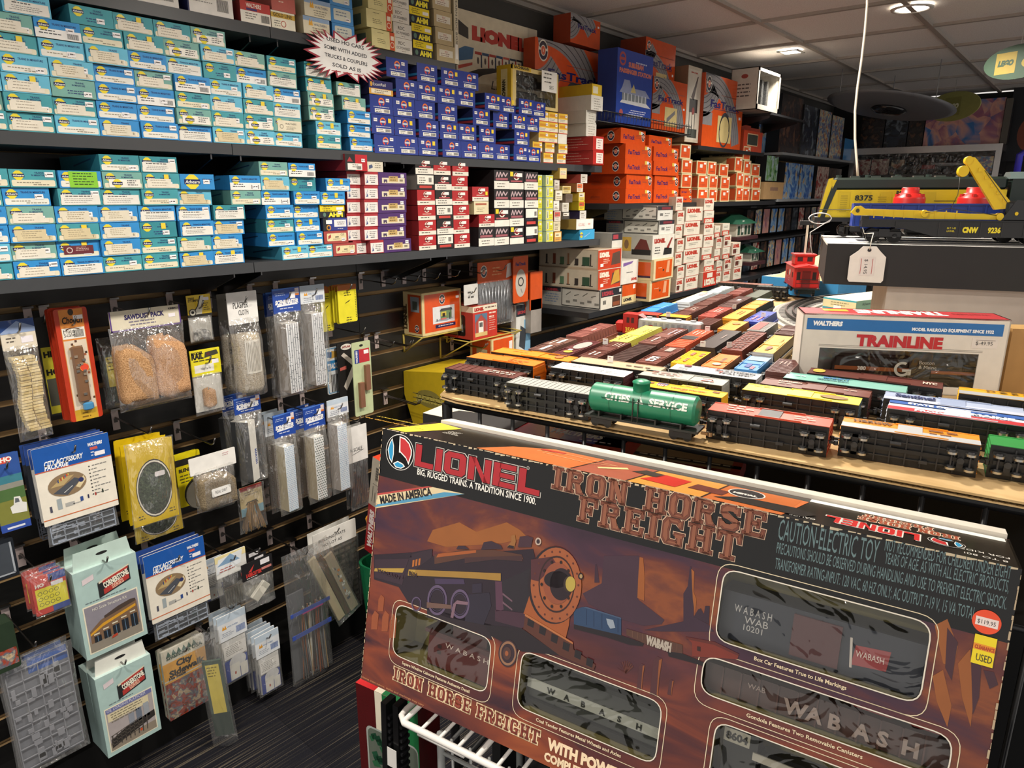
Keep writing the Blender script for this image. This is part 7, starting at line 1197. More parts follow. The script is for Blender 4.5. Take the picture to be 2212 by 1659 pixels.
def truck_mesh():
 if not _tk:
  a=MB(); a.box(-.014,-.004,.006,.014,-.0005,.0095,'#161617:p'); a.box(-.014,-.004,.0265,.014,-.0005,.030,'#161617:p'); a.box(-.003,-.004,.006,.003,-.001,.030,'#1b1b1c:p'); a.cyl((0,-.0065,.018),(0,-.001,.018),.0035,'#2a2a2b:p',10)
  b=MB()
  for x in (-.0085,.0085):
   b.cyl((x,-.006,.007),(x,-.006,.029),.0011,'#2a2a2c:p',6)
   for z in (.0095,.0265): b.cyl((x,-.006,z-.0012),(x,-.006,z+.0012),.0054,MET,14); b.cyl((x,-.006,z-.0022),(x,-.006,z+.0022),.0030,'#3a3a3c:p',10)
  _tk['t']=(a.mesh('truck_frame'),b.mesh('wheelset'))
 return _tk['t']
def coupler(t,x,s):
 m=MB(); m.box(min(x,x+s*.006),.004,.0165,max(x,x+s*.006),.0075,.0195,'#1a1a1b:p'); m.cyl((x+s*.008,.0055,.0155),(x+s*.008,.0055,.0205),.0024,'#1a1a1b:p',8); m.build('coupler',t)
def boxcar(name,label,loc,rot,L,side,roof,draw=None,end=None,ribs=0,doors=True,door=None,h=.042,w=.036,under='#151515:p',roofstyle='rib',cat='model train car',group=None,hop=False,simple=False):
 """a freight car lying on its side: underframe faces -y, roof +y, lettered side up"""
 t=thing(name,label,cat,loc,rot,group); end=end or side
 m=MB(); e=.0012; m.box(0,.001,0,L,h-.004,w,side,front=under,left=end,right=end)
 m.add([(0,h-.004,0),(L,h-.004,0),(L,h-.004,w),(0,h-.004,w),(0,h,w*.5),(L,h,w*.5)],[(0,1,5,4),(4,5,2,3),(0,4,3),(1,2,5)],roof)
 r=random.Random(int(L*1e5)); c=Cv(m,(0,0,w),(1,0,0),(0,1,0),.0001)
 if ribs:
  for q in range(ribs+1): x=L*(.012+.976*q/ribs); m.box(x-.0007,.001,w,x+.0007,h-.004,w+.0007,side)
 m.box(0,.001,w,L,.003,w+.0006,side); m.box(0,h-.006,w,L,h-.004,w+.0006,side)
 for q in range(5):
  for X0,s in ((0,-1),(L,1)): z=.004+w*.19*q; m.box(min(X0,X0+s*.0009),.002,z,max(X0,X0+s*.0009),h-.005,z+.0012,end)
 if draw: draw(c,r,L,h)
 m.build('car_body',t)
 if doors:
  m=MB(); m.box(L*.42,.003,w,L*.60,h-.006,w+.0011,door or side); m.box(L*.40,h-.0068,w,L*.78,h-.0055,w+.0018,side); m.box(L*.40,.0022,w,L*.78,.0035,w+.0018,side); m.build('door',t)
 if roofstyle:
  m=MB(); n=12 if roofstyle=='rib' else 20
  for q in range(n+1):
   x=L*q/n; m.add([(x-.0007,h-.004,0),(x+.0007,h-.004,0),(x+.0007,h+.0012,w*.5),(x-.0007,h+.0012,w*.5),(x-.0007,h-.004,w),(x+.0007,h-.004,w)],[(0,1,2,3),(3,2,5,4)],roof)
  m.box(0,h+.0006,w*.42,L,h+.0018,w*.58,roof); m.build('roof_walk',t)
 m=MB(); m.box(L*.03,-.0025,w*.44,L*.97,.001,w*.56,under)
 for q in range(7): x=L*(.16+.113*q); m.box(x-.0007,-.0018,.002,x+.0007,.001,w-.002,'#222223:p')
 for z in (.25,.75): m.box(L*.14,-.0014,w*z-.0006,L*.86,.001,w*z+.0006,'#222223:p')
 m.cyl((L*.38,-.004,w*.72),(L*.46,-.004,w*.72),.0024,'#2c2c2d:p',8); m.box(L*.6,-.004,w*.2,L*.66,0,w*.3,'#2a2a2b:p'); m.build('underframe',t)
 if not simple:
  a,b=truck_mesh()
  for x in (L*.12,L*.88): o=link(a,'truck',t,(x,0,0)); link(b,'wheelset',o)
  coupler(t,0,-1); coupler(t,L,1)
 return t
def lbl(*parts):   # quick lettering: list of (text, x, y, h, colour, width)
 def f(c,r,L,h):
  for p in parts:
   if p[0]=='G': c.greek(L*p[1],h*p[2],L*p[3],p[4],h*p[5],p[6],r,12)
   elif p[0]=='E': c.ell(L*p[1],h*p[2],L*p[3],h*p[4],p[5],13,16)
   elif p[0]=='R': c.rect(L*p[1],h*p[2],L*p[3],h*p[4],p[5],9)
   else: c.text(p[0],L*p[1],h*p[2],h*p[3],p[4],14,w=L*p[5],bold=.05)
 return f
def ucar(u,v,L,side,roof,label,draw=None,yaw=0,**k): return boxcar(k.pop('name','freight_car'),label,tl(u,v,TZ+.0005),(0,0,TA+yaw),L,side,roof,draw,**k)
def vcar(u,v,L,side,roof,label,draw=None,yaw=0,**k): return boxcar(k.pop('name','freight_car'),label,tl(u,v+L,TZ+.0005),(0,0,TA-math.pi/2+yaw),L,side,roof,draw,**k)
BR='#5c3128:p'; BR2='#6b3a2e:p'; MR='#5a2a2a:p'; DK='#3c2620:p'; RD='#b5472e:p'
GR='loose freight cars lying on the table'
# nearest rows, length along the table front
ucar(-.008,.006,.122,BR,BR,'brown boxcar lying at the front left corner, wheels toward the aisle',lbl(('G',.5,.6,.95,2,.10,'#cdb8a8')),ribs=10)
ucar(.116,-.016,.126,'#a3a39f:p',BR,'silver ribbed boxcar with brown ends, left of the green tank car',None,yaw=.02,ribs=16,doors=False,end=BR,roofstyle='fine')
ucar(.394,.003,.137,RD,RD,'red orange boxcar with black door lying at the front edge',lbl(('G',.12,.8,.38,3,.12,'#d8a898'),('G',.7,.6,.9,2,.1,'#d8a898')),yaw=.03,door='#26282a:p')
ucar(.541,.022,.134,'#d98a26:p','#c8ccd0:p','orange and silver boxcar lying at the front edge',lbl(('R',0,.0,1,.38,'#b0b2b4:p'),('D&RGW',.08,.6,.2,'#5a3a1a',.3),('G',.62,.7,.92,2,.14,'#6a3a1a')),yaw=.03,door='#b0b2b4:p')
ucar(.684,.036,.14,'#2f8a42:p','#2f8a42:p','bright green boxcar cut off at the right front corner',lbl(('G',.4,.8,.8,2,.12,'#d8e8d8')),doors=False,yaw=.02)
ucar(-.024,.086,.124,'#d9741e:p','#d9741e:p','orange boxcar in second row, front one of the orange pair',lbl(('G',.55,.5,.9,2,.1,'#8a5018')))
ucar(-.012,.140,.144,'#d9801e:p','#3a2a22:p','orange boxcar behind the other orange one, round badge',lbl(('E',.82,.5,.05,.2,'#a85a20'),('G',.2,.6,.6,1,.1,'#a86a28')))
ucar(.126,.096,.118,'#e2e0da:p','#4a1f2a:p','white sided car with maroon roof and end',lbl(('G',.1,.75,.4,2,.1,'#a8a8b0'),('G',.55,.6,.9,2,.1,'#8a9aa8')),end='#4a1f2a:p',doors=False)
ucar(.134,.147,.142,'#b5a184:p','#a08c70:p','tan sided car lying behind the white sided car',lbl(('G',.6,.5,.9,1,.16,'#5a4a38')),doors=False)
ucar(.256,.122,.122,'#a9aaa2:p','#a9aaa2:p','light grey boxcar behind the yellow caboose, red lettering',lbl(('G',.1,.7,.5,2,.12,'#b06a60'),('R',.72,.35,.84,.65,'#c8c8c0:p'),('G',.72,.6,.88,2,.12,'#b04a44')))
ucar(.282,.180,.128,'#b4b6b8:p','#b4b6b8:p','silver boxcar lettered SOUTHERN PACIFIC behind the grey one',lbl(('SOUTHERN',.52,.58,.2,'#55555a',.42),('PACIFIC',.60,.28,.2,'#55555a',.34),('S',.49,.58,.24,'#b0382c',.04),('P',.56,.28,.24,'#b0382c',.04),('E',.16,.72,.045,.14,'#7a2a2a'),('G',.08,.5,.26,3,.08,'#6a6a70')),doors=False)
ucar(.406,.119,.143,'#dcd048:p','#5a564a:p','pale yellow reefer behind the red orange boxcar',lbl(('E',.78,.5,.12,.2,'#8a6a3a'),('G',.06,.75,.3,1,.1,'#8a842a'),('G',.7,.55,.86,1,.12,'#d8c870')),end='#3a4a52:p')
ucar(.419,.163,.137,BR2,BR2,'brown boxcar behind the pale yellow reefer',lbl(('NORTHERN',.15,.6,.14,'#c8a898',.22),('G',.15,.45,.35,1,.1,'#c8a898'),('G',.75,.6,.9,1,.1,'#c8a898')))
ucar(.440,.214,.155,'#7fb5a8:p','#6aa094:p','long pale teal hopper with blue arrow lettering',lbl(('BENNETT',.32,.62,.2,'#3a6aa0',.22),('PRINCETON IDAHO',.28,.36,.14,'#3a6a80',.26),('G',.08,.55,.18,1,.1,'#d8e4e0')),doors=False)
ucar(.464,.262,.172,'#5d3028:p','#5d3028:p','long brown boxcar with yellow emblem against the white engine box',lbl(('E',.08,.5,.05,.28,'#b89a3a'),('NYC',.86,.36,.3,'#d8c0b0',.1)))
ucar(.572,.172,.15,'#aab6cf:p','#c9cede:p','pale blue and silver boxcar lettered Sentinel',lbl(('R',.0,.0,1,.3,'#c0c6d8:p'),('Sentinel',.08,.42,.34,'#27335e',.3)),doors=True,door='#98a6c4:p',roofstyle='rib')
ucar(.580,.125,.145,'#cdd2dc:p','#8a2c34:p','blue white and red striped boxcar in front of the Sentinel car',lbl(('R',0,.68,1,1,'#2f5ca8:p'),('R',0,.0,1,.34,'#b8323a:p'),('STATE OF',.14,.72,.2,'#e8ecf2',.3),('MAINE',.6,.4,.22,'#e8ecf2',.3),('PRODUCTS',.2,.06,.2,'#e8ecf2',.4)))
ucar(.655,.250,.14,'#dca423:p','#b0b2b4:p','orange yellow and grey car cut off at the right edge',lbl(('D & R G W',.22,.62,.2,'#7a5a1a',.5),('R',0,0,1,.42,'#a8aaac:p')),doors=False)
# tank car on its wheels
def tank():
 t=thing('tank_car','green tank car lettered CITIES SERVICE standing on its wheels','model train car',tl(.248,-.014,TZ+.0005),(0,0,TA+.02)); L=.14
 m=MB(); n=24; R=.0185; zc=.0365
 def cylx(x0,x1,r0,r1):
  m.grid(lambda a,b:(x0+(x1-x0)*b,R*0+(r0+(r1-r0)*b)*math.cos(2*math.pi*a),zc+(r0+(r1-r0)*b)*math.sin(2*math.pi*a)),n,1,'#1f7a58:p')
 cylx(.004,L-.004,R,R); cylx(.001,.004,R*.82,R); cylx(0,.001,.001,R*.82); cylx(L-.004,L-.001,R,R*.82); cylx(L-.001,L,R*.82,.001)
 for x in (.03,.07,.11): m.grid(lambda a,b:(x-.0006+.0012*b,(R+.0004)*math.cos(2*math.pi*a),zc+(R+.0004)*math.sin(2*math.pi*a)),n,1,'#1b6c4e:p')
 m.build('tank',t); m=MB(); m.lathe([(.0105,-.004),(.0105,.0095),(.0115,.0098),(.0115,.0112),(.007,.0135),(.0001,.0145)],'#1f7a58:p',20,(L*.47,0,zc+R-.002)); m.build('dome',t)
 m=MB();
 def bend(x,y):   # wrap lettering round the barrel
  a=math.radians(58)-y/R; return (x,-(R+.0005)*math.sin(math.pi/2-a+math.pi/2-math.radians(0)) if False else -(R+.0005)*math.cos(a0(y)),zc+(R+.0005)*math.sin(a0(y)))
 a0=lambda y:math.radians(12)+y/R
 for s,x,w in (('CITIES',.024,.034),('SERVICE',.082,.048)):
  vs,fs,W_=glyphs(s,.05); k=w/W_; kk=.0088/.73; m.add([bend(x+a*k,b*kk) for a,b in vs],fs,'#d8e0d6')
 tri=[(.0655,.0),(.0755,.0),(.0705,.009)]; m.add([bend(*p) for p in tri],[[0,1,2]],'#d8e0d6'); m.build('lettering',t)
 m=MB(); m.box(-.004,-.016,.0125,L+.004,.016,.0155,'#1c211e:p'); m.tube([(.02,-.019,zc+.006),(L-.02,-.019,zc+.006)],.0006,'#1a5a42:p',5); [m.box(x,-.016,.0155,x+.002,.016,.022,'#1c211e:p') for x in (.015,.045,.09,.122)]; m.box(L*.47-.004,-.0195,.0155,L*.47-.003,-.018,zc+.01,'#1c211e:p'); m.box(L*.47+.003,-.0195,.0155,L*.47+.004,-.018,zc+.01,'#1c211e:p'); m.build('frame',t)
 for x in (.018,L-.018):
  m=MB(); m.box(x-.014,-.0125,.004,x+.014,-.0105,.011,'#171717:p'); m.box(x-.014,.0105,.004,x+.014,.0125,.011,'#171717:p'); m.box(x-.004,-.012,.006,x+.004,.012,.0125,'#171717:p'); o=m.build('truck',t)
  for d in (-.0085,.0085): m=MB(); m.cyl((x+d,-.0115,.0052),(x+d,-.0085,.0052),.0052,'#3a3836:m',14); m.cyl((x+d,.0085,.0052),(x+d,.0115,.0052),.0052,'#3a3836:m',14); m.cyl((x+d,-.01,.0052),(x+d,.01,.0052),.0012,'#2a2a2a:p',6); m.build('wheelset',o)
 for x,s in ((-.004,-1),(L+.004,1)):
  m=MB(); m.box(min(x,x+s*.01),-.002,.009,max(x,x+s*.01),.002,.012,'#8a6a4a:m'); m.cyl((x+s*.011,0,.008),(x+s*.011,0,.013),.0032,'#a8886a:m',8); m.build('coupler',t)
tank()
def up_caboose():
 h=.034; t=boxcar('caboose','yellow caboose with shield emblem and cupola, lying behind the tank car',tl(.276,.066,TZ+.0005),(0,0,TA-.03),.118,'#e0b01e:p','#d8a81c:p',None,doors=False,roofstyle=None,h=h)
 w=.036; m=MB(); m.box(.05,h-.004,.004,.082,h+.012,w-.002,'#e0b01e:p'); c=Cv(m,(.05,h-.004,w-.002),(1,0,0),(0,1,0),.0002); c.rect(.006,.005,.013,.012,'#6a3a18',1); c.rect(.017,.005,.024,.012,'#6a3a18',1); m.build('cupola',t)
 m=MB(); c=Cv(m,(0,0,w),(1,0,0),(0,1,0),.0003); c.rect(.008,.019,.017,.026,'#7a4418',2); c.rect(.1,.019,.109,.026,'#7a4418',2); c.poly([(.026,.014),(.033,.014),(.037,.019),(.037,.028),(.022,.028),(.022,.019)],'#e8e2d4',2); c.rect(.022,.0225,.037,.028,'#3a3f6a',3); [c.rect(.0235+.0032*q,.015,.025+.0032*q,.0225,'#b8352c',3) for q in range(4)]; c.text('UNION PACIFIC',.045,.012,.0042,'#b8402a',3,w=.05,bold=.05); c.text('507',.06,.005,.004,'#b8402a',3,bold=.04); m.build('side_lettering',t)
up_caboose()
# second band: cars lying with roofs toward the right
V1=[(.030,.190,.118,'#6b4a40:p','white striped brown boxcar at the left of the first slanted row',lbl(('R',.1,.45,.95,.62,'#c8c2b8'),('G',.2,.3,.6,1,.1,'#c8b8a8'))),
(.079,.170,.142,MR,'dark red boxcar with grey oval and yellow mark',lbl(('E',.35,.5,.22,.3,'#8a8a84'),('R',.36,.3,.66,.5,'#c8c8c0'),('E',.75,.5,.06,.2,'#c8982c'))),
(.126,.188,.140,BR,'brown boxcar with small white emblem, first slanted row',lbl(('G',.1,.8,.35,3,.08,'#b89a8c'),('G',.7,.6,.9,2,.12,'#d8c4b8'))),
(.174,.186,.142,DK,'dark brown slatted stock car in the first slanted row',None),
(.222,.198,.138,BR2,'brown boxcar with big white KCS style letters',lbl(('KCS',.66,.3,.34,'#d8cfc8',.26),('R',.08,.3,.3,.6,'#8a8078'))),
(.269,.222,.104,'#dcb21e:p','bright yellow reefer with red script, first slanted row',lbl(('G',.15,.8,.5,2,.2,'#b8503a'),('G',.6,.5,.95,2,.18,'#b8603a'))),
(.317,.226,.10,'#d8742a:p','orange refrigerator car in the first slanted row',lbl(('G',.3,.6,.75,1,.18,'#6a3a18'),('E',.8,.5,.08,.18,'#c8a890'))),
(.364,.236,.10,'#3f7fb8:p','worn sky blue boxcar in the first slanted row',lbl(('R',.05,.1,.35,.9,'#7a9aa8'),('R',.6,.3,.85,.5,'#3a4a8a'),('R',.75,.55,.95,.7,'#8a5a6a'))),
(.409,.242,.098,'#5a3530:p','brown open hopper next to the teal hopper',lbl(('G',.2,.6,.5,3,.08,'#a88a80')))]
V2=[(.030,.330,.152,'#7d4a42:p','dusty brown boxcar nearest the red locomotive',lbl(('G',.4,.6,.6,1,.14,'#c8a8a0'))),
(.118,.326,.18,'#ddd05a:p','pale yellow boxcar in the second slanted row',lbl(('G',.2,.8,.5,2,.1,'#8a7a3a'),('G',.6,.5,.9,2,.12,'#8a7a3a'))),
(.170,.340,.17,'#6e453c:p','brown boxcar beside the pale yellow one',lbl(('G',.1,.8,.5,2,.12,'#b898a0'),('G',.6,.5,.9,1,.14,'#b8a098'))),
(.217,.340,.18,'#c2502e:p','orange red boxcar with dark door and white tag',lbl(('G',.1,.7,.35,3,.1,'#d8a090'))),
(.264,.364,.18,'#3a3230:p','black hopper car with white price tag, second slanted row',lbl(('G',.3,.6,.6,1,.1,'#8a7a74'))),
(.309,.362,.19,'#70372a:p','reddish brown hopper with grid of hatches',lbl(*[('R',.12+.1*(q%8),.2+.2*(q//8),.18+.1*(q%8),.32+.2*(q//8),'#4f261d') for q in range(24)])),
(.359,.370,.17,'#b8902a:p','gold sided silver ended boxcar by the white engine box',lbl(('E',.75,.5,.08,.12,'#8a4a3a'),('18',.82,.4,.16,'#3a3424',.06),('G',.2,.7,.6,1,.1,'#9a7a24')))]
V3=[(.195,.575,.085,'#5f3a32:p','short brown hopper beside the silver locomotive, white tag',None),
(.250,.546,.112,'#d08a2a:p','orange boxcar just behind the black hopper',lbl(('E',.35,.5,.1,.2,'#a8641c'))),
(.303,.562,.115,'#8f8a86:p','grey and red gondola load behind the hatch hopper',lbl(('R',.1,.1,.9,.55,'#9a3a34'))),
(.356,.552,.105,'#5a3a32:p','brown boxcar nearest the white engine box, rear',None)]
V4=[(.040,.682,.146,'#2f7fc8:p','bright blue boxcar near the left edge of the table',lbl(('G',.3,.8,.7,1,.1,'#8ab8e0'))),
(.117,.668,.154,'#5f372e:p','brown boxcar right of the bright blue one',lbl(('G',.2,.6,.6,2,.1,'#b09488'))),
(.173,.674,.155,'#9a4438:p','red brown boxcar in the middle of the table',lbl(('G',.2,.6,.6,2,.1,'#c89a90'))),
(.224,.678,.146,'#cf8f26:p','orange yellow reefer in the middle of the table',lbl(('G',.2,.6,.6,2,.1,'#8a5a18'))),
(.272,.664,.155,'#2f3f9a:p','royal blue boxcar near the curved track',lbl(('G',.5,.7,.9,2,.16,'#c86a70')))]
V5=[(.062,.856,.20,'#b9bdc0:p','silver covered hopper towards the far left of the table',lbl(('R',.05,.3,.3,.6,'#b08a88'))),
(.113,.832,.22,'#5d352c:p','long brown boxcar behind the bright blue boxcar',None),
(.168,.832,.20,'#4f3029:p','brown plank car with white tag at the far side',lbl(('R',.3,.4,.42,.6,'#e2ded8'))),
(.223,.842,.175,'#d38a24:p','orange car with black underside near the track',lbl(('R',.0,.0,.2,1,'#c9c2a8'))),
(.072,1.068,.155,'#a9b2b4:p','pale silver car at the far edge of the table',None),
(.127,1.062,.148,'#7d4238:p','red brown boxcar at the far edge of the table',None),
(.183,1.03,.16,'#4a4f40:p','olive gondola car at the far edge of the table',None)]
for row in (V1,V2,V3,V4,V5):
 for (u,v,L,c1,lab,dr) in row:
  pale='yellow' in lab
  vcar(u,v,L,c1,{'#b8902a:p':'#1c1c1c:p','#d38a24:p':'#1d1d1d:p','#d8742a:p':'#8a5a3c:p','#dcb21e:p':'#7a5a44:p'}.get(c1,c1),lab,dr,ribs=12 if 'brown' in lab or 'red' in lab else 0,doors='hopper' not in lab and 'reefer' not in lab and 'gondola' not in lab and 'stock' not in lab,door='#2c2a2a:p' if 'dark door' in lab else None,h=.0385,end='#b8bcc0:p' if 'silver ended' in lab else None,yaw=rnd.uniform(-.008,.008))
for (u,v,L,c1,lab) in ((.04,1.30,.15,'#7a4a3a:p','brown flat car lying across the far edge of the table'),(.16,1.262,.08,'#30352c:p','dark green gondola across the far edge beside the track')): ucar(u,v,L,c1,c1,lab,None,doors=False,ribs=8)
ucar(.045,.632,.05,'#a8382c:p','#a8382c:p','small red car end behind the silver locomotive',None,doors=False,simple=True)
ucar(.10,.632,.06,'#d89a2c:p','#d89a2c:p','small yellow orange car behind the silver locomotive',None,doors=False,simple=True)
# price tags poking out between cars
for k,(px,py) in enumerate(((1319,765),(1308,728),(1576,735),(1519,733),(1529,701),(1587,655),(1650,672),(1444,671))):
 p=at(px,py,Z=TZ+.05); t=thing('price_tag',f"tiny white price tag standing among the freight cars, {NTH[k]} counted from the front",'tag',(p.x,p.y,TZ+.037),(0,0,.3+.3*(k%3))); m=MB(); m.box(-.0045,-.0004,0,.0045,.0004,.010,'#dcdad6'); Cv(m,(-.0045,-.0005,0),(1,0,0),VV).greek(.0015,.008,.0075,1,.0016,'#a87a80',random.Random(k)); m.build('tag_card',t)
# red and silver locomotive lying across
def sf():
 t=thing('diesel_locomotive','red cabbed silver locomotive numbered 3560 across the table','model locomotive',tl(.048,.516,TZ+.0005),(0,0,TA+.02)); t.scale=(1,1,1.4); m=MB(); L=.178
 m.box(.05,.0,.010,L,.024,.034,'#a9abac:p',bv=.002); [m.box(.06+.012*q,-.0006,.014,.066+.012*q,0,.030,'#8f9193:p') for q in range(9)]; [m.cyl((.07+.03*q,.012,.034),(.07+.03*q,.012,.036),.006,'#9a9c9e:p',12) for q in range(4)]; m.build('hood',t)
 m=MB(); m.box(.018,-.001,.008,.05,.026,.039,'#a5241f:p'); m.box(0,.002,.010,.018,.022,.027,'#a5241f:p',bv=.003); m.add([(.05,-.001,.039),(.05,.026,.039),(.062,.02,.034),(.062,.004,.034)],[[0,1,2,3]],'#a5241f:p'); c=Cv(m,(.018,-.001,.008),(1,0,0),VV); c.text('3560',.006,.004,.0075,'#d8b83a',2,bold=.04); c.rect(.008,.018,.014,.026,'#3a1414',1); c.rect(.018,.018,.024,.026,'#3a1414',1); m.build('cab',t); m=MB(); c=Cv(m,(.05,-.0008,.010),(1,0,0),VV); c.text('Santa Fe',.022,.006,.010,'#a84034',2,w=.085,bold=.03); m.build('lettering',t)
 m=MB(); m.box(-.004,-.003,.006,L+.004,.027,.010,'#2a2a2b:p'); m.box(.02,.004,0,.06,.02,.006,'#1a1a1b:p'); m.box(L-.06,.004,0,L-.02,.02,.006,'#1a1a1b:p'); m.build('chassis',t)
sf()
# toy track curve with red caboose
def track():
 t=thing('curved_track','grey curved toy track with three rails on the table','toy track',tl(.75,1.09,TZ)); M=[]; a0,a1=math.radians(130),math.radians(222)
 def arc(m,r0,r1,z0,z1,c,n=26):
  P=[]
  for i in range(n+1):
   a=a0+(a1-a0)*i/n+TA; P+=[(r0*math.cos(a),r0*math.sin(a),z0),(r0*math.cos(a),r0*math.sin(a),z1),(r1*math.cos(a),r1*math.sin(a),z1),(r1*math.cos(a),r1*math.sin(a),z0)]
  m.add(P,[[4*i+j,4*i+4+j,4*i+4+(j+1)%4,4*i+(j+1)%4] for i in range(n) for j in range(4)],c)
 m=MB(); arc(m,.395,.505,0,.006,'#a9a59c:p'); arc(m,.408,.492,.006,.011,'#8d8982:p'); m.build('roadbed',t); m=MB(); [arc(m,r-.0015,r+.0015,.011,.019,'#6a6866:m') for r in (.434,.450,.466)]; m.build('rails',t)
 m=MB()
 for i in range(40):
  a=a0+(a1-a0)*(i+.5)/40+TA; d=V((math.cos(a),math.sin(a),0)); p=V((-d.y,d.x,0))*.004; q=[d*.418-p,d*.482-p,d*.482+p,d*.418+p]; m.add([(x.x,x.y,.0118) for x in q],[[0,1,2,3]],'#4a4744:p')
 m.build('ties',t)
 pass
track(); HD=math.radians(118)
def red_caboose():
 t=thing('caboose','red caboose standing on the curved track with tall paper tag','model train car',(lambda p:V((p.x,p.y,TZ+.0195))+V((math.cos(HD),math.sin(HD),0))*.09)(at(1742,641,Z=TZ+.02)),(0,0,HD)); w=.033; L=.17
 # +x points along the track away; end platform toward the viewer is at x=L? body centred
 m=MB(); m.box(-.06,-w,.022,.07,w,.078,'#b8201c:p'); m.add([(-.085,-w-.003,.078),(.085,-w-.003,.078),(.085,w+.003,.078),(-.085,w+.003,.078),(-.085,0,.086),(.085,0,.086)],[(0,1,5,4),(3,4,5,2),(0,4,3),(1,2,5),(3,2,1,0)],'#b8201c:p');
 for sx in (-1,1):
  c=Cv(m,(.0,sx*(w+.0002),.022),(sx*-1.0 if sx>0 else 1,0,0),VV); c.ell(.0,.036,.009,.009,'#d8cfc8',1); c.rect(-.04,.025,-.03,.040,'#2a1010',1); c.rect(.035,.025,.045,.040,'#2a1010',1); c.greek(-.012,.02,.012,2,.003,'#d8c0b8',random.Random(2))
 m.build('body',t); m=MB(); m.box(-.02,-w*.8,.082,.03,w*.8,.108,'#b8201c:p'); m.box(-.024,-w*.9,.106,.034,w*.9,.110,'#a81c18:p'); [m.box(-.0205,y,.09,-.0195,y+.014,.102,'#2a1414') for y in (-.02,.006)]; m.build('cupola',t)
 for s in (-1,1):
  m=MB(); x=s*.085; m.box(min(x,x-s*.025),-w,.018,max(x,x-s*.025),w,.022,'#1c1a1a:p');
  for y in (-w+.003,w-.003): m.cyl((x-s*.003,y,.022),(x-s*.003,y,.078),.0012,'#8a1815:p',5)
  for z in (.036,.046): m.cyl((x-s*.003,-w+.003,z),(x-s*.003,w-.003,z),.001,'#1c1a1a:p',5)
  c=Cv(m,(s*(-.0602 if s<0 else .0702)*(1 if s>0 else 1) if s>0 else -.0602,0,.022),(0,s,0),VV); c.rect(-.011,0,.011,.045,'#7a1412',1); c.rect(-.026,.02,-.016,.042,'#2a0f0f',1); c.rect(.016,.02,.026,.042,'#2a0f0f',1); m.build('end_platform',t)
  m=MB(); m.box(s*.055-.026,-.022,.006,s*.055+.026,.022,.017,'#161616:p'); o=m.build('truck',t); m=MB(); [m.cyl((s*.055+d,y-.003,.0105),(s*.055+d,y+.003,.0105),.0105,'#4a4846:m',16) for d in (-.017,.017) for y in (-.019,.019)]; m.build('wheelset',o)
 m=MB(); m.box(-.02,-.0005,.108,.006,.0005,.19,'#d8d0bc'); c=Cv(m,(-.02,-.0007,.108),(1,0,0),VV); c.text('USED',.012,.012,.008,'#35302a',1,rot=math.pi/2); c.text('AS IS',.022,.03,.007,'#35302a',1,rot=math.pi/2); m.build('paper_tag',t)
red_caboose()
# blue tray with kraft lid at the far end
p=at(1640,607,Z=TZ+.03); t=thing('blue_tray','open blue tray holding a tan folded card behind the red caboose','tray',(p.x,p.y+.02,TZ-.006),(0,0,-.15)); m=MB(); m.box(0,0,0,.24,.2,.05,'#3a8ec4'); m.box(.004,.004,.045,.236,.196,.0505,'#b59a68'); m.build('tray_body',t); m=MB(); m.add([(.03,.02,.05),(.23,.01,.05),(.24,.19,.05),(.06,.19,.05),(.17,.1,.14)],[(0,1,4),(1,2,4),(2,3,4),(3,0,4)],'#c9ae7c'); m.build('folded_card',t)
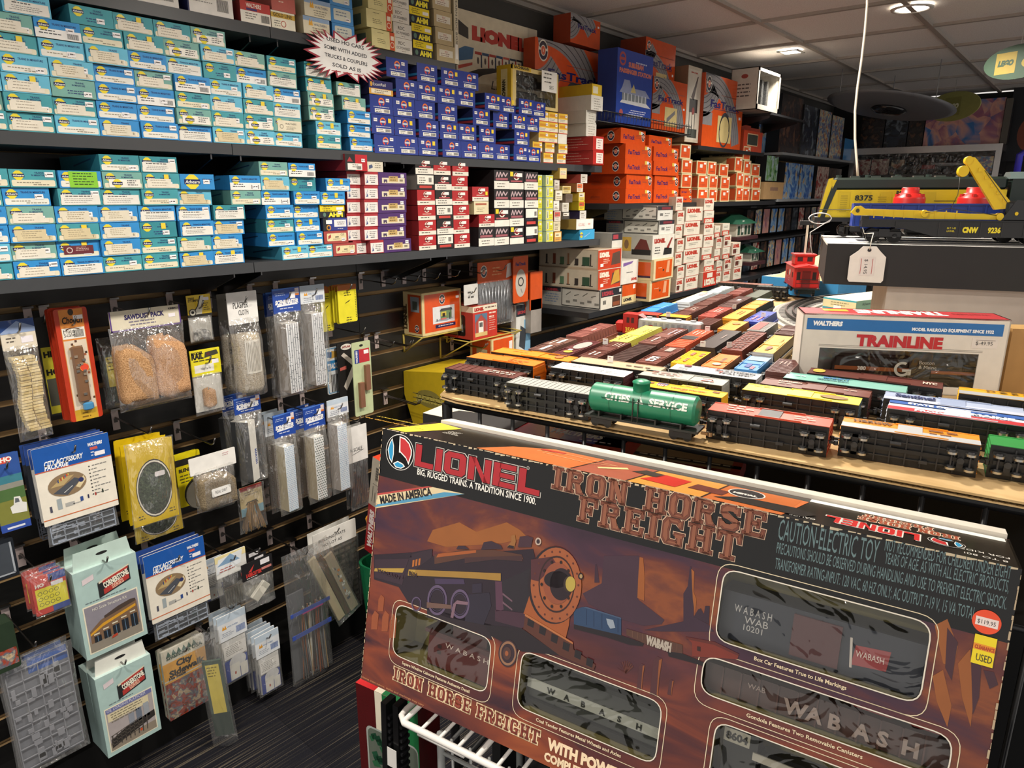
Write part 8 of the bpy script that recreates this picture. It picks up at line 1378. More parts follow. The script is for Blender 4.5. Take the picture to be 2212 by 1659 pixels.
# white boxed engine
def trainline():
 p=V((1.722,1.100,TZ+.0005)); t=thing('engine_box','white engine box with blue band and TRAINLINE lettering','box',p,(0,0,math.radians(26.5))); W,H,D=.280,.116,.062; x0,x1,z0,z1=.028,.246,.012,.064; m=MB(); K='#d6cfc4'; e=.002
 m.box(0,D-e,0,W,D,H,K); m.box(0,0,0,e,D,H,K); m.box(W-e,0,0,W,D,H,K); m.box(0,0,0,W,D,e,K); m.box(0,0,H-e,W,D,H,'#a82f34')
 for a_ in ((0,0,x0,H),(x1,0,W,H),(x0,0,x1,z0),(x0,z1,x1,H)): m.box(a_[0],0,a_[1],a_[2],e,a_[3],K)
 c=Cv(m,(0,0,0),(1,0,0),VV); c.rect(.006,H-.0245,W-.008,H-.007,'#2467a8:g',1); c.text('WALTHERS',.014,H-.0175,.0065,'#f0f0f2',2,w=.042,bold=.07,sh=.12); c.text('MODEL RAILROAD EQUIPMENT SINCE 1932',.152,H-.0205,.0046,'#e8ecf2',2,w=.108,bold=.05); c.text('TRAINLINE',.078,H-.046,.0165,'#b8262c:g',2,w=.118,bold=.06)
 c.line([(x0-.002,z1+.005),(x1+.004,z1+.005)],.0006,'#8a857c',1); c.line([(x0-.002,z1+.003),(x1+.004,z1+.003)],.0006,'#8a857c',1); c.rect(.234,H-.043,.268,H-.028,'#d8d0c8',1); c.text('$-49.95',.239,H-.038,.0055,'#4a4a4a',2,w=.022); c.line([(.239,H-.031),(.264,H-.031)],.0006,'#8a8080',2)
 c2=Cv(m,(0,0,H),(1,0,0),(0,1,0)); c2.text('TRAINLINE',.205,.05,.032,'#e8e0d8',2,w=.125,bold=.06,up=-1); c2.rect(.034,.03,.07,.05,'#c9a43a',2); c2.text('WALTHERS',.265,.045,.014,'#8a2a2c',2,w=.05,up=-1)
 m.build('carton',t); m=MB(); m.box(x0,.0012,z0,x1,.0018,z1,'pane'); m.build('window_film',t)
 m=MB(); m.box(x0-.01,D-.006,e,x1+.01,D-.0035,H-.02,'#d6d2ca'); m.build('inner_tray',t)
 m=MB(); y0,y1=.014,.042; B='#20221f:p'
 m.box(.03,y0,.008,.270,y1,.02,'#141514:p'); m.box(.055,y0+.002,.02,.16,y1-.002,.050,B,bv=.002); m.box(.16,y0,.02,.19,y1,.058,B); m.box(.19,y0+.002,.02,.235,y1-.002,.054,B,bv=.002); m.box(.235,y0+.002,.02,.258,y1-.002,.042,B,bv=.002); m.box(.260,y0,.02,.268,y1,.034,'#171817:p')
 c=Cv(m,(0,y0-.0002,0),(1,0,0),VV); c.rect(.055,.029,.16,.035,'#8a4a1f',6); c.rect(.19,.029,.258,.034,'#8a4a1f',16); c.text('380',.087,.030,.006,'#d8d4ca',18,bold=.04); c.ring(.150,.034,.0075,.0115,'#c8c6bc',18,20,60,330); c.rect(.15,.030,.1625,.034,'#c8c6bc',18); c.rect(.158,.025,.1625,.031,'#c8c6bc',18); c.text('Boston',.172,.043,.0055,'#c8c4b8',18); c.text('& Maine',.172,.036,.0055,'#c8c4b8',18); m.build('engine_inside',t)
trainline()
# boxes behind and under the long black box
BD=math.radians(39.3-21); be=V((math.cos(BD),math.sin(BD),0)); bn=V((-math.sin(BD),math.cos(BD),0))
d0=FF+RR*((1778-CX)/FPX)-UU*((613-CY)/FPX); BP=CAM+d0*1.205; BZ=BP.z; BH=.068
def bl(x,y,z): return BP+be*x+bn*y+V((0,0,z-BP.z))
t=thing('support_box','tall plain grey white box under the long black box','box',bl(.10,.012,TZ),(0,0,BD)); m=MB(); m.box(0,0,.0005,.5,.20,BZ-TZ-.0006,'#b9b0a8'); m.build('carton',t)
t=thing('long_black_box','long black box with white lid carrying the two locomotives','box',bl(0,0,BZ),(0,0,BD)); m=MB(); m.box(0,0,0,.62,.26,BH,'#1c1b1b',top='#d9d7d2',left='#262524'); m.box(-.0008,-.0008,BH-.003,.0,.26,BH+.0005,'#d2cfc6'); m.build('carton',t);
m=MB(); [m.box(.08,.03+.026*q,BH,.62,.034+.026*q,BH+.0015,'#8f8c88') for q in range(8)]; m.build('lid_ridges',t)
ZB=BZ+BH
def teal_box(name,label,px,py,L,rz):
 p=at(px,py,Z=TZ+.02); t=thing(name,label,'box',(p.x,p.y,TZ+.0005),(0,0,rz)); m=MB(); m.box(0,0,0,.0875,L,.05,'#3f97a6',top='#c9bfa4'); c=Cv(m,(0,0,0),(1,0,0),VV); c.rect(0,.028,.0875,.046,'#cfc59c',1); c.rect(.03,.02,.05,.034,'#ebe8e4',3); c.greek(.015,.018,.07,2,.005,'#1f6a80',random.Random(2)); c.greek(.02,.042,.08,2,.003,'#8a8060',random.Random(3))
 c=Cv(m,(.0875,0,0),(0,1,0),VV); c.rect(0,0,L,.05,'#6a9a94',1); c.poly([(0,0),(L,0),(L,.034),(L*.1,.01)],'#2a3a7a',2); c.line([(L*.3,.0),(L,.026)],.006,'#2f78c0',3); c.line([(L*.5,.0),(L,.016)],.006,'#a8483a',3); c.text('Athearn',L*.1,.038,.007,'#1f3a4a',2); c.poly([(L*.3,.022),(L*.42,.03),(L*.5,.036),(L*.5,.028),(L*.36,.02)],'#4a5078',4); m.build('carton',t)
teal_box('teal_kit_box','opened teal engine box with blue stripes behind the white engine box',1776,668,.23,-.35)
t=thing('kraft_carton','plain kraft carton standing at the right edge of the table','carton',(at(2168,840,Z=TZ).x,at(2168,840,Z=TZ).y-.04,TZ),(0,0,math.radians(30))); m=MB(); m.box(.0,0,.0005,.2,.04,.10,'#a8804a',top='#b8925a'); m.build('carton',t)
# crane flat car, blue gondola with red canisters, yellow and green diesel
def wheels6(t,x0,xs,y,z0,g=.026,name='truck'):
 for x in xs:
  m=MB(); m.box(x-.026,-g+.001,z0+.009,x+.026,-g+.004,z0+.019,'#131314:p',bv=.001); m.box(x-.026,g-.004,z0+.009,x+.026,g-.001,z0+.019,'#131314:p',bv=.001); m.box(x-.008,-g,z0+.010,x+.008,g,z0+.022,'#131314:p'); o=m.build(name,t); m=MB()
  for d in (-.016,.016):
   for s in (-1,1): m.cyl((x+d,s*(g-.011),z0+.0115),(x+d,s*(g-.004),z0+.0115),.0115,'#2a2928:m',18); m.cyl((x+d,s*(g-.004),z0+.0115),(x+d,s*(g-.001),z0+.0115),.004,'#3a3a3b:p',8)
  m.build('wheelset',o)
def crane_car():
 k=.83
 Y='#e0be14:p'; t=thing('crane_car','black flat car lettered CNW 9236 with yellow crane boom','model train car',bl(.050,.045,ZB+.002),(0,0,BD)); L=.40; m=MB(); K='#171718:p'
 m.box(0,-.029,.026,.06,.029,.036,K); m.box(.06,-.029,.024,L,.029,.036,K); m.T=Mx(((1,0,0,0),(0,0,1,-.0295),(0,1,0,0),(0,0,0,1))); m.prism([(.06,.036),(.06,.028),(.13,.012),(.30,.012),(.36,.024),(.36,.036)][::-1],-.002,.0,K); m.T=Mx.Identity(4)
 [m.box(.135+.035*q,-.0325,.014,.137+.035*q,-.0295,.036,'#202021:p') for q in range(6)]; m.box(.0,-.029,.036,L,-.026,.039,K)
 c=Cv(m,(0,-.0316,0),(1,0,0),VV); c.text('CNW',.176,.0195,.0085,'#e0cf2c',2,w=.026,bold=.07); c.text('9236',.218,.0195,.0085,'#e0cf2c',2,w=.021,bold=.05); c.text('BLT 1-83',.150,.0245,.003,'#e0cf2c',2); c.text('LIONEL',.150,.020,.003,'#e0cf2c',2); m.build('flat_deck',t)
 m=MB(); m.box(-.02,-.005,.018,.0,.005,.026,K); m.box(.0,-.012,.030,.014,.012,.044,'#3a3b3c:p'); m.cyl((-.024,0,.012),(-.024,0,.026),.006,'#2a2928:m',10); m.build('coupler',t); wheels6(t,0,(.042,.315),0,0)
 m=MB(); m.T=Mx(((1,0,0,0),(0,0,1,-.012),(0,1,0,0),(0,0,0,1))); m.prism([(-.022,.050),(-.014,.060),(-.004,.061),(.004,.056),(.10,.054),(.19,.049),(.24,.049),(.242,.042),(.23,.040),(.12,.040),(.01,.045),(-.014,.045)],-.006,.006,Y); m.T=Mx.Identity(4); m.cyl((-.010,-.0195,.053),(-.010,-.006,.053),.0035,'#3a3a20:p',10); m.cyl((.110,-.022,.049),(.110,-.006,.049),.006,Y,12); m.cyl((.237,-.022,.045),(.237,-.004,.045),.006,Y,12); [m.box(.02+.018*q,-.0185,.041,.022+.018*q,-.0178,.054,Y) for q in range(9)]; m.build('lower_boom',t)
 m=MB(); m.T=Mx(((1,0,0,0),(0,0,1,-.008),(0,1,0,0),(0,0,0,1))); m.prism([(.228,.056),(.250,.058),(.254,.066),(.182,.138),(.172,.140),(.168,.132),(.17,.128)],-.007,.007,Y); m.T=Mx.Identity(4); m.cyl((.172,-.017,.134),(.172,.001,.134),.0065,Y,14); m.cyl((.166,-.017,.117),(.166,.001,.117),.009,Y,16); [m.box(.19+.012*q,-.0165,.116-.012*q,.196+.012*q,-.0152,.122-.012*q,Y) for q in range(5)]; m.build('upper_boom',t)
 m=MB(); m.tube([(.163,-.008,.11),(.164,-.008,.08),(.156,-.008,.058)],.0006,'#2a2a26:p',5); m.tube([(.24,-.017,.048),(.252,-.017,.06),(.20,-.017,.118)],.0006,'#2a2a26:p',5); m.tube([(.11,-.022,.05),(.15,-.02,.058),(.24,-.018,.046)],.0006,'#2a2a26:p',5); m.build('cable',t)
 m=MB(); m.box(.245,-.02,.036,.35,.02,.070,'#202123:k',bv=.004); m.T=Mx(((1,0,0,0),(0,0,1,-.021),(0,1,0,0),(0,0,0,1))); m.prism([(.24,.040),(.29,.040),(.30,.066),(.26,.072)],-.001,.001,'#222325:k'); m.T=Mx.Identity(4); m.cyl((.262,-.024,.05),(.262,-.02,.05),.003,Y,8); c=Cv(m,(.27,-.0205,.04),(1,0,0),VV); c.rect(.01,-.002,.05,.010,'#2b4a9a:g',8); c.text('LIONEL',.016,.001,.006,'#e8ecf4',9,bold=.06); m.build('crane_cab',t)
 for o in t.children:
  if o.name.startswith('truck'): o.location.x=[-.007,-.053]['.' in o.name and o.data.vertices[0].co.x>.2 or 0]
  else: o.scale=(k,.92,.97)
 t2=thing('swing_tag','white swing tag priced 14.95 hanging over the black box','price tag',bl(.062,-.006,ZB+.004),(0,0,BD)); m=MB(); m.T=Mx(((1,0,0,0),(0,0,1,0),(0,1,0,0),(0,0,0,1))); m.prism([(-.026,-.062),(-.023,-.066),(.025,-.066),(.028,-.062),(.028,-.024),(.018,-.014),(.012,-.007),(-.008,-.007),(-.014,-.014),(-.026,-.024)],-.0006,.0006,'#e2dfd8'); m.T=Mx.Identity(4); c=Cv(m,(0,-.0008,0),(1,0,0),VV); c.ell(.002,-.013,.003,.003,'#1f1c24',1); c.rect(-.010,-.055,.013,-.024,'#dcd7d2',1); c.line([(-.008,-.052),(-.008,-.027)],.0008,'#b84a48',2); c.line([(.009,-.052),(.009,-.027)],.0008,'#b84a48',2); c.text('$ 14.95',-.003,-.028,.0052,'#4a4848',2,rot=-math.pi/2,w=.024); m.build('tag_card',t2); m=MB(); m.tube([(.002,-.001,-.012),(.003,-.0025,.003),(.006,.012,.014),(-.006,.03,.012),(-.01,.028,.022)],.0007,'#d8d4c8',5); m.build('string',t2)
crane_car()
def gondola():
 t=thing('gondola_car','blue gondola with two red canisters between the crane car and the diesel','model train car',bl(.04,.115,ZB+.002),(0,0,BD)); m=MB(); m.box(.0,-.028,.022,.30,-.026,.062,'#23409c:p'); m.box(0,.026,.022,.3,.028,.062,'#23409c:p'); m.box(0,-.028,.022,.002,.028,.062,'#23409c:p'); m.box(.298,-.028,.022,.3,.028,.062,'#23409c:p'); m.box(0,-.028,.020,.3,.028,.024,'#1f388a:p'); [m.box(.0+.0247*q,-.0295,.024,.003+.0247*q,-.028,.060,'#23409c:p') for q in range(13)]; m.box(-.001,-.030,.060,.301,-.026,.063,'#23409c:p'); m.build('gondola_body',t); wheels6(t,0,(.05,.25),0,0)
 for k,x in enumerate((.088,.186)):
  m=MB(); m.lathe([(.0252,0),(.0252,.046),(.0242,.049),(.018,.053),(.017,.055),(.014,.056),(.014,.0635),(.0125,.065),(.0001,.065)],'#c01f1c:p',28,(x,0,.0245));
  for q in range(6): a=math.radians(60*q+15); m.cyl((x+.021*math.cos(a),.021*math.sin(a),.072),(x+.021*math.cos(a),.021*math.sin(a),.0785),.0035,'#c01f1c:p',8)
  t2=thing('canister',f"red plastic canister in the blue gondola, {['left','right'][k]} one",'canister',bl(.04,.115,ZB+.002),(0,0,BD)); m.build('drum',t2)
gondola()
def diesel():
 G='#1f2b26:p'; Yl='#dcc21c:p'; t=thing('diesel_locomotive','yellow and dark green diesel numbered 8375 behind the crane car','model locomotive',bl(-.014,.205,ZB+.002),(0,0,BD)); L=.44; w=.026
 m=MB(); m.box(.02,-w,.036,.30,w,.086,Yl,top=G); m.box(.02,-w,.086,.30,w,.108,G,bv=.004); m.T=Mx(((1,0,0,0),(0,0,1,-w-.0003),(0,1,0,0),(0,0,0,1))); m.prism([(.0,.036),(.02,.036),(.02,.108),(.012,.106),(.008,.086)],-.0,2*w,Yl,side=G); m.T=Mx.Identity(4)
 c=Cv(m,(0,-w-.0008,0),(1,0,0),VV); c.poly([(.004,.036),(.012,.036),(.028,.088),(.028,.104),(.022,.104)],'#1f2b26:p',2); c.poly([(.020,.088),(.026,.104),(.018,.104)],Yl,3); [c.rect(.033+.035*q,.044,.052+.035*q,.082,'#cdb41a:p',1) for q in range(5)]; [c.rect(.036,.046+.004*q,.048,.048+.004*q,'#b09a14:p',2) for q in range(8)]; [c.rect(.099,.052+.004*q,.113,.054+.004*q,'#b09a14:p',2) for q in range(6)]
 c.text('8375',.060,.067,.0095,'#1f2420',3,w=.030,bold=.03); c.text('ROUTE',.128,.077,.0075,'#1f2420',3,w=.026,bold=.05); c.text('of the',.135,.062,.007,'#1f2420',3,sh=.3); c.text('Streamliners',.125,.049,.013,'#1f2420',3,w=.115,bold=.02,sh=.3); c.rect(.19,.066,.225,.067,'#1f2420',3)
 [m.box(.05+.035*q,-w*.4,.108,.066+.035*q,w*.4,.111,'#4a524c:p') for q in range(7)]; [m.cyl((.03+.05*q,0,.108),(.03+.05*q,0,.113),.005,'#2c3a34:p',10) for q in range(5)]; m.build('hood',t)
 m=MB(); m.box(.305,-w-.003,.036,.40,w+.003,.105,G); m.T=Mx(((0,1,0,0),(1,0,0,0),(0,0,1,0),(0,0,0,1))); m.T=Mx.Identity(4); m.add([(.302,-w-.005,.104),(.405,-w-.005,.104),(.405,-w*.5,.116),(.302,-w*.5,.116),(.405,w*.5,.116),(.302,w*.5,.116),(.405,w+.005,.104),(.302,w+.005,.104)],[(0,1,2,3),(3,2,4,5),(5,4,6,7),(0,3,5,7),(1,6,4,2)],'#5f6f6e:p'); c=Cv(m,(.305,-w-.0034,.036),(1,0,0),VV); c.rect(.028,.034,.044,.054,'#c8c0b8',1); c.rect(.031,.038,.041,.05,'#b8322c',2); c.ring(.045,.022,.008,.013,'#3a3f3c',1); c.rect(.03,.018,.06,.026,'#a8402c',2); c.rect(.06,.034,.085,.054,'#0f1412:k',1); m.build('cab',t)
 m=MB(); m.box(.40,-w,.036,.44,w,.080,Yl); m.build('short_hood',t)
 m=MB(); m.box(-.005,-w-.004,.028,.445,w+.004,.036,'#1a1a1b:p'); m.tube([(.0,-w-.004,.05),(.3,-w-.004,.05)],.0008,'#2a2c2b:p',5); [m.cyl((.01+.05*q,-w-.004,.036),(.01+.05*q,-w-.004,.05),.0008,'#2a2c2b:p',5) for q in range(6)]; m.box(-.03,-.006,.02,-.005,.006,.028,'#141414:p'); m.box(-.005,-w,.015,.0,w,.034,'#3a3c3b:p'); m.build('walkway',t); wheels6(t,0,(.065,.36),0,0); m=MB(); m.box(.15,-.02,.006,.28,.02,.028,'#161617:p',bv=.004); m.build('fuel_tank',t)
diesel()
# hanging flex
c=[CAM+(FF+RR*((x-CX)/FPX)-UU*((y-CY)/FPX))*1.52 for x,y in ((1853,384),(1851,352),(1847,300),(1847,240),(1852,190),(1861,130),(1868,70),(1873,10),(1873,-60))]
tp=c[-1]; c+=[V((tp.x,tp.y,(tp.z+CEIL)/2)),V((tp.x,tp.y,CEIL))]
m=MB(); m.tube(c,.0026,'#c8c0b0:p',8); m.build('hanging_flex',None,label='thin white flex hanging from the ceiling down to the diesel',cat='cable')
t=thing('looped_string','white looped string on the end of the diesel','string',bl(.005,.17,ZB+.03),(0,0,BD)); m=MB(); m.tube([(.02*math.cos(a*.5)-.015,.008*math.sin(a*.7),.010*math.sin(a*.5)+.006) for a in range(26)]+[(-.03,-.01,-.02),(-.026,-.012,-.045),(-.022,-.012,-.06)],.0009,'#d8d6d2',5); m.build('string',t)
# ------------------------------------------------------------------ the big window box in front
BU=V((.991,.134,.0)).normalized(); BV=V((-.055,.19,.98)); BV=(BV-BU*BV.dot(BU)).normalized()
BW,BHt,BT=.652,.328,.105
BTL=V((1.400,.541,1.320)); BBL=BTL-BV*BHt
BNK=BU.cross(BV)*-1
BM=Mx((( BU.x,BNK.x,BV.x,BBL.x),(BU.y,BNK.y,BV.y,BBL.y),(BU.z,BNK.z,BV.z,BBL.z),(0,0,0,1)))
def Q(px,py): p=atp(px,py,BBL,BNK)-BBL; return (p.dot(BU),p.dot(BV))
def QT(px,py): p=atp(px,py,BTL,BV)-BTL; return (p.dot(BU),p.dot(BNK))
def QS(*pts): return [Q(*p) for p in pts]
def rounded(pts,r,k=5):      # round the corners of a polygon
 out=[];n=len(pts)
 for i in range(n):
  p=V(pts[i]); a=(V(pts[i-1])-p); b=(V(pts[(i+1)%n])-p); a=a.normalized()*min(r,a.length*.45); b=b.normalized()*min(r,b.length*.45)
  for j in range(k+1):
   t=j/k; out.append(tuple(p+a*(1-t)**2+b*t**2))
 return out
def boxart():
 t=thing('train_set_box','large black and purple window box lettered IRON HORSE FREIGHT in the foreground','box'); t.matrix_world=BM
 t.location=BBL; t.rotation_euler=BM.to_euler()
 W,H,T=BW,BHt,BT
 # window outlines in box coordinates (left-top, right-top, right-bottom, left-bottom)
 wins=[QS((857,1312),(1060,1378),(1054,1492),(847,1413)),QS((1124,1400),(1430,1516),(1418,1641),(1121,1528)),QS((1556,1240),(2010,1343),(1990,1526),(1551,1382)),QS((1519,1410),(2056,1590),(2049,1690),(1515,1497)),QS((1538,1560),(2040,1740),(2030,1900),(1534,1720))]
 wins=[[(sum(p[0] for p in (q[0],q[3]))/2,max(q[0][1],q[1][1])-.001),(sum(p[0] for p in (q[1],q[2]))/2,max(q[0][1],q[1][1])-.001),(sum(p[0] for p in (q[1],q[2]))/2,min(q[2][1],q[3][1])+.001),(sum(p[0] for p in (q[0],q[3]))/2,min(q[2][1],q[3][1])+.001)] for q in wins]
 # front board with openings: fill with triangulated curve
 m=MB(); hole=[rounded(q,.014) for q in wins]
 cu=bpy.data.curves.new('f','CURVE'); cu.dimensions='2D'; cu.fill_mode='FRONT'
 for pts in [[(0,0),(W,0),(W,H),(0,H)]]+hole:
  sp=cu.splines.new('POLY'); sp.points.add(len(pts)-1); sp.use_cyclic_u=True
  for q,(x,y) in zip(sp.points,pts): q.co=(x,y,0,1)
 o=bpy.data.objects.new('f',cu); COL.objects.link(o); dg=bpy.context.evaluated_depsgraph_get(); me=o.evaluated_get(dg).to_mesh()
 m.add([(v.co.x,0,v.co.y) for v in me.vertices],[list(p.vertices) if p.normal.z>0 else list(p.vertices) for p in me.polygons],'sunset'); o.evaluated_get(dg).to_mesh_clear(); bpy.data.objects.remove(o); bpy.data.curves.remove(cu)
 K='#0c0b0b:g'; m.box(0,T-.002,0,W,T,H,'#5a2a2a'); m.box(0,.0005,0,.002,T,H,'#2a1a20:g'); m.box(W-.002,.0005,0,W,T,H,K); m.box(0,.0005,0,W,T,.002,'#8a3a28')
 m.box(0,.0005,H-.002,W,T,H,K)
 m.build('carton',t)
 m=MB(); c=Cv(m,(0,0,0),(1,0,0),VV,.00012)
 hb=(Q(819,1030)[1]+Q(1593,1229)[1])/2
 c.rect(0,hb,W,H,K,1)
 # --- painted scene
 P=lambda pts,col,z=2:c.poly(QS(*pts),col,z)
 dk='#2b1c2a:g'; dk2='#3d2836:g'; og='#b5602f:g'; og2='#c9742f:g'
 z5=lambda x,y,o=(800,1120),s=1270/520:(o[0]+x/s,o[1]+y/s)
 A=lambda pts,col,z=2:P([z5(*p) for p in pts],col,z)
 z6=lambda x,y:(1240+x/(1269/400),1200+y/(1269/400))
 Bz=lambda pts,col,z=2:P([z6(*p) for p in pts],col,z)
 A([(330,60),(470,20),(560,70),(720,20),(790,60),(830,100),(700,130),(560,140),(400,150),(300,120)],'#a8622c:g',1.5)
 # rocks and buttes
 Bz([(190,190),(205,0),(440,0),(460,20),(440,300),(620,440),(600,470),(480,480),(300,430),(100,330),(60,260)],'#4a3040:g',2); Bz([(450,10),(475,15),(485,150),(480,310),(435,290),(440,160)],'#b0622c:g',3); Bz([(140,185),(145,60),(155,60),(165,110),(175,185)],'#44293a:g',2)
 Bz([(750,450),(750,260),(780,210),(795,75),(805,75),(820,260),(820,420),(920,470),(960,520),(600,520),(480,510)],'#412a3c:g',2); Bz([(805,90),(825,110),(820,250),(840,300),(830,410),(815,300),(810,220)],'#b5672f:g',3); Bz([(820,420),(850,370),(870,360),(890,400),(900,345),(930,345),(925,470)],'#3d2637:g',3)
 for x0,y0,w,h in ((430,740,55,170),(520,690,85,260),(640,850,45,100)): Bz([(x0,y0+h),(x0+w*.3,y0+h*.1),(x0+w*.6,y0),(x0+w,y0+h*.06),(x0+w*.75,y0+h*.6),(x0+w*.6,y0+h*1.05)],'#5a2f34:g',3); Bz([(x0+w*.55,y0+h),(x0+w*.75,y0+h*.1),(x0+w,y0+h*.06),(x0+w*.75,y0+h*.6),(x0+w*.65,y0+h*1.05)],'#a05a30:g',4)
 for k in range(9): a=.5+.28*k; Bz([(350,800),(350+60*math.cos(a),790-80*math.sin(a)+20*k%17),(356+60*math.cos(a),800-80*math.sin(a)),(356,810)],'#6a3228:g',3)
 # passing freight cars
 Bz([(0,370),(60,352),(325,430),(325,545),(0,470)],'#2f4a70:g',4); Bz([(60,352),(85,350),(325,425),(325,435)],'#4a6080:g',5); [Bz([(x,360+.29*(x-60)),(x+4,361+.29*(x-60)),(x+4,470+.23*(x-60)),(x,469+.23*(x-60))],'#22365a:g',5) for x in (85,135,190,300)]; Bz([(222,430),(270,440),(285,495),(250,500),(232,470)],'#a8b4c4:g',6); Bz([(0,470),(325,545),(480,600),(470,620),(380,610),(230,560),(0,500)],'#231a20:g',4)
 Bz([(360,500),(745,610),(745,670),(640,655),(500,610),(360,545)],'#5f3c30:g',4); [Bz([(x,503+.285*(x-360)),(x+4,504+.285*(x-360)),(x+4,548+.3*(x-360)),(x,547+.3*(x-360))],'#7a5444:g',5) for x in range(400,740,34)]; Bz([(640,655),(745,670),(890,730),(880,755),(800,730),(650,690)],'#241a20:g',4); Bz([(770,560),(960,600),(1130,680),(1120,710),(960,700),(810,690),(810,600)],'#8a3426:g',4); Bz([(765,555),(965,590),(1135,675),(1125,685),(960,610),(770,570)],'#6a2a22:g',5); Bz([(845,620),(868,624),(868,655),(845,650)],'#3a1a18:g',6)
 q=Q(*z6(493,586)); q2=Q(*z6(668,632)); c.text('WABASH',q[0],q[1]-.002,.0085,'#cdbfb0:g',7,w=q2[0]-q[0],bold=.08)
 # steam engine
 A([(20,190),(120,185),(215,180),(325,160),(330,200),(860,160),(880,250),(850,330),(850,500),(800,580),(600,560),(400,520),(200,440),(150,360),(20,320)],dk,4)
 A([(25,215),(205,212),(185,270),(170,350),(25,310)],dk2,5); A([(25,262),(182,262),(172,285),(22,278)],'#c9a248:g',6)
 A([(110,190),(215,178),(220,205),(110,212)],dk,5); A([(215,190),(330,160),(325,205),(250,260),(200,300),(170,320)],'#382633:g',5); [A([(225+16*k,220-4*k),(235+16*k,217-4*k),(232+16*k,252-4*k),(222+16*k,255-4*k)],og2,6) for k in range(3)]
 A([(340,190),(500,165),(660,165),(800,190),(810,215),(660,205),(500,210),(340,240)],'#5f3a2e:g',6); A([(360,185),(560,165),(560,180),(350,205)],og,7); A([(500,205),(800,195),(806,225),(660,215),(500,235)],'#4a2e30:g',7)
 A([(585,165),(600,125),(640,118),(690,140),(700,160)],dk2,6); A([(455,160),(465,143),(500,143),(525,162)],dk2,6); A([(720,150),(745,120),(745,90),(765,85),(770,120),(760,158)],'#a8703a:g',6); A([(735,140),(760,145),(758,158),(722,150)],dk,7); A([(780,150),(790,95),(830,90),(860,100),(850,150)],'#4a2e3a:g',6)
 A([(205,268),(690,288),(690,328),(560,316),(240,300),(205,300)],'#b58a3e:g',7); A([(205,268),(242,270),(236,303),(200,300)],'#c9a248:g',8)
 A([(340,315),(495,320),(500,345),(345,345)],'#4a3a5a:g',6); A([(660,330),(695,332),(705,480),(665,490)],'#5f3a50:g',6); A([(695,332),(850,260),(850,490),(705,480)],'#2b232c:g',5); [A([(700,390+45*k),(752,432+45*k),(750,440+45*k),(700,402+45*k)],'#7a5a6a:g',7) for k in range(2)]
 A([(660,480),(830,500),(830,560),(800,578),(660,540)],'#4a2c3c:g',6); A([(520,400),(630,390),(640,460),(600,560),(500,540)],'#2e2638:g',6); A([(540,345),(590,340),(590,390),(540,392)],'#33293c:g',7)
 # round smokebox front
 def EL(x,y,rx,ry,col,z,n=36): c.poly([Q(*z5(x+rx*math.cos(2*math.pi*k/n),y+ry*math.sin(2*math.pi*k/n))) for k in range(n)],col,z)
 def RG(x,y,r0x,r0y,k1,col,z,n=32):
  p=[];
  for i in range(n+1):
   a=2*math.pi*i/n
   for s in (1,k1): xx,yy=Q(*z5(x+s*r0x*math.cos(a),y+s*r0y*math.sin(a))); p.append(c.P(xx,yy,z))
  m.add(p,[[2*i,2*i+1,2*i+3,2*i+2] for i in range(n)],col)
 A([(850,380),(1060,450),(1050,560),(1030,640),(960,590),(810,500)],og,7); EL(975,350,140,205,'#2b1c24:g',8); EL(982,350,134,198,'#b5633a:g',9); A([(850,215),(960,200),(1000,260),(920,300),(890,330),(850,320)],'#5a2e34:g',10); RG(985,345,95,150,.94,'#3a2020:g',11); EL(990,340,75,110,'#a3573a:g',12); EL(1010,345,60,85,'#2a1a22:g',13); EL(985,320,65,45,'#241820:g',13); EL(1060,343,26,40,'#cdb553:g',15); EL(1052,344,30,44,'#3a2a24:g',14)
 for k in range(18): a=2*math.pi*k/18; EL(982+118*math.cos(a),350+178*math.sin(a),5,6,'#6a3428:g',11,8)
 for k in range(10): a=2*math.pi*k/10; EL(985+78*math.cos(a),345+122*math.sin(a),7,9,'#2a1818:g',14,8)
 EL(888,120,16,20,'#d8c0b0:g',9); EL(888,120,9,12,'#3a2a34:g',10); EL(1112,303,14,18,'#2a1a22:g',10); EL(1114,303,8,11,'#c0a070:g',11)
 for x,y,rx,ry in ((355,430,52,80),(475,450,50,78),(245,450,26,38)): RG(x,y,rx,ry,.82,'#6a5878:g',7); RG(x,y,rx*.75,ry*.75,.92,'#4a3c5a:g',7)
 EL(728,710,50,72,'#3a2630:g',7); RG(728,710,44,64,.80,'#a87a5c:g',8); EL(724,710,22,34,'#5a3a34:g',9); EL(722,710,9,14,'#b0623a:g',10)
 A([(300,440),(430,455),(430,475),(300,470)],'#7a5a50:g',8); A([(425,520),(440,450),(460,430),(520,440),(515,455),(455,450),(440,525)],'#8a6a78:g',8)
 A([(820,500),(1070,650),(1075,690),(1190,770),(1180,800),(1000,720),(810,580)],'#5f3226:g',9); [A([(835+62*k,520+42*k),(870+62*k,535+42*k),(862+62*k,575+42*k),(830+62*k,560+42*k)],'#221a1e:g',10) for k in range(6)]; A([(820,500),(1070,650),(1072,662),(818,512)],'#c87a48:g',11)
 A([(600,560),(800,578),(1000,720),(800,700),(640,620)],'#251b22:g',5)
 for x,y,w,h in ((40,400,35,90),(5,485,40,100),(60,485,40,110),(100,500,40,130)): A([(x,y+h),(x+w*.1,y+h*.3),(x+w*.5,y),(x+w,y+h*.2),(x+w*.8,y+h)],'#a8552f:g',3)
 A([(300,470),(640,560),(640,640),(560,600),(300,520)],'#2d2028:g',4)
 # orange cliffs at the right
 z8=lambda x,y:(1200+x/2.186,1250+y/2.186)
 Cz=lambda pts,col,z=2:P([z8(*p) for p in pts],col,z)
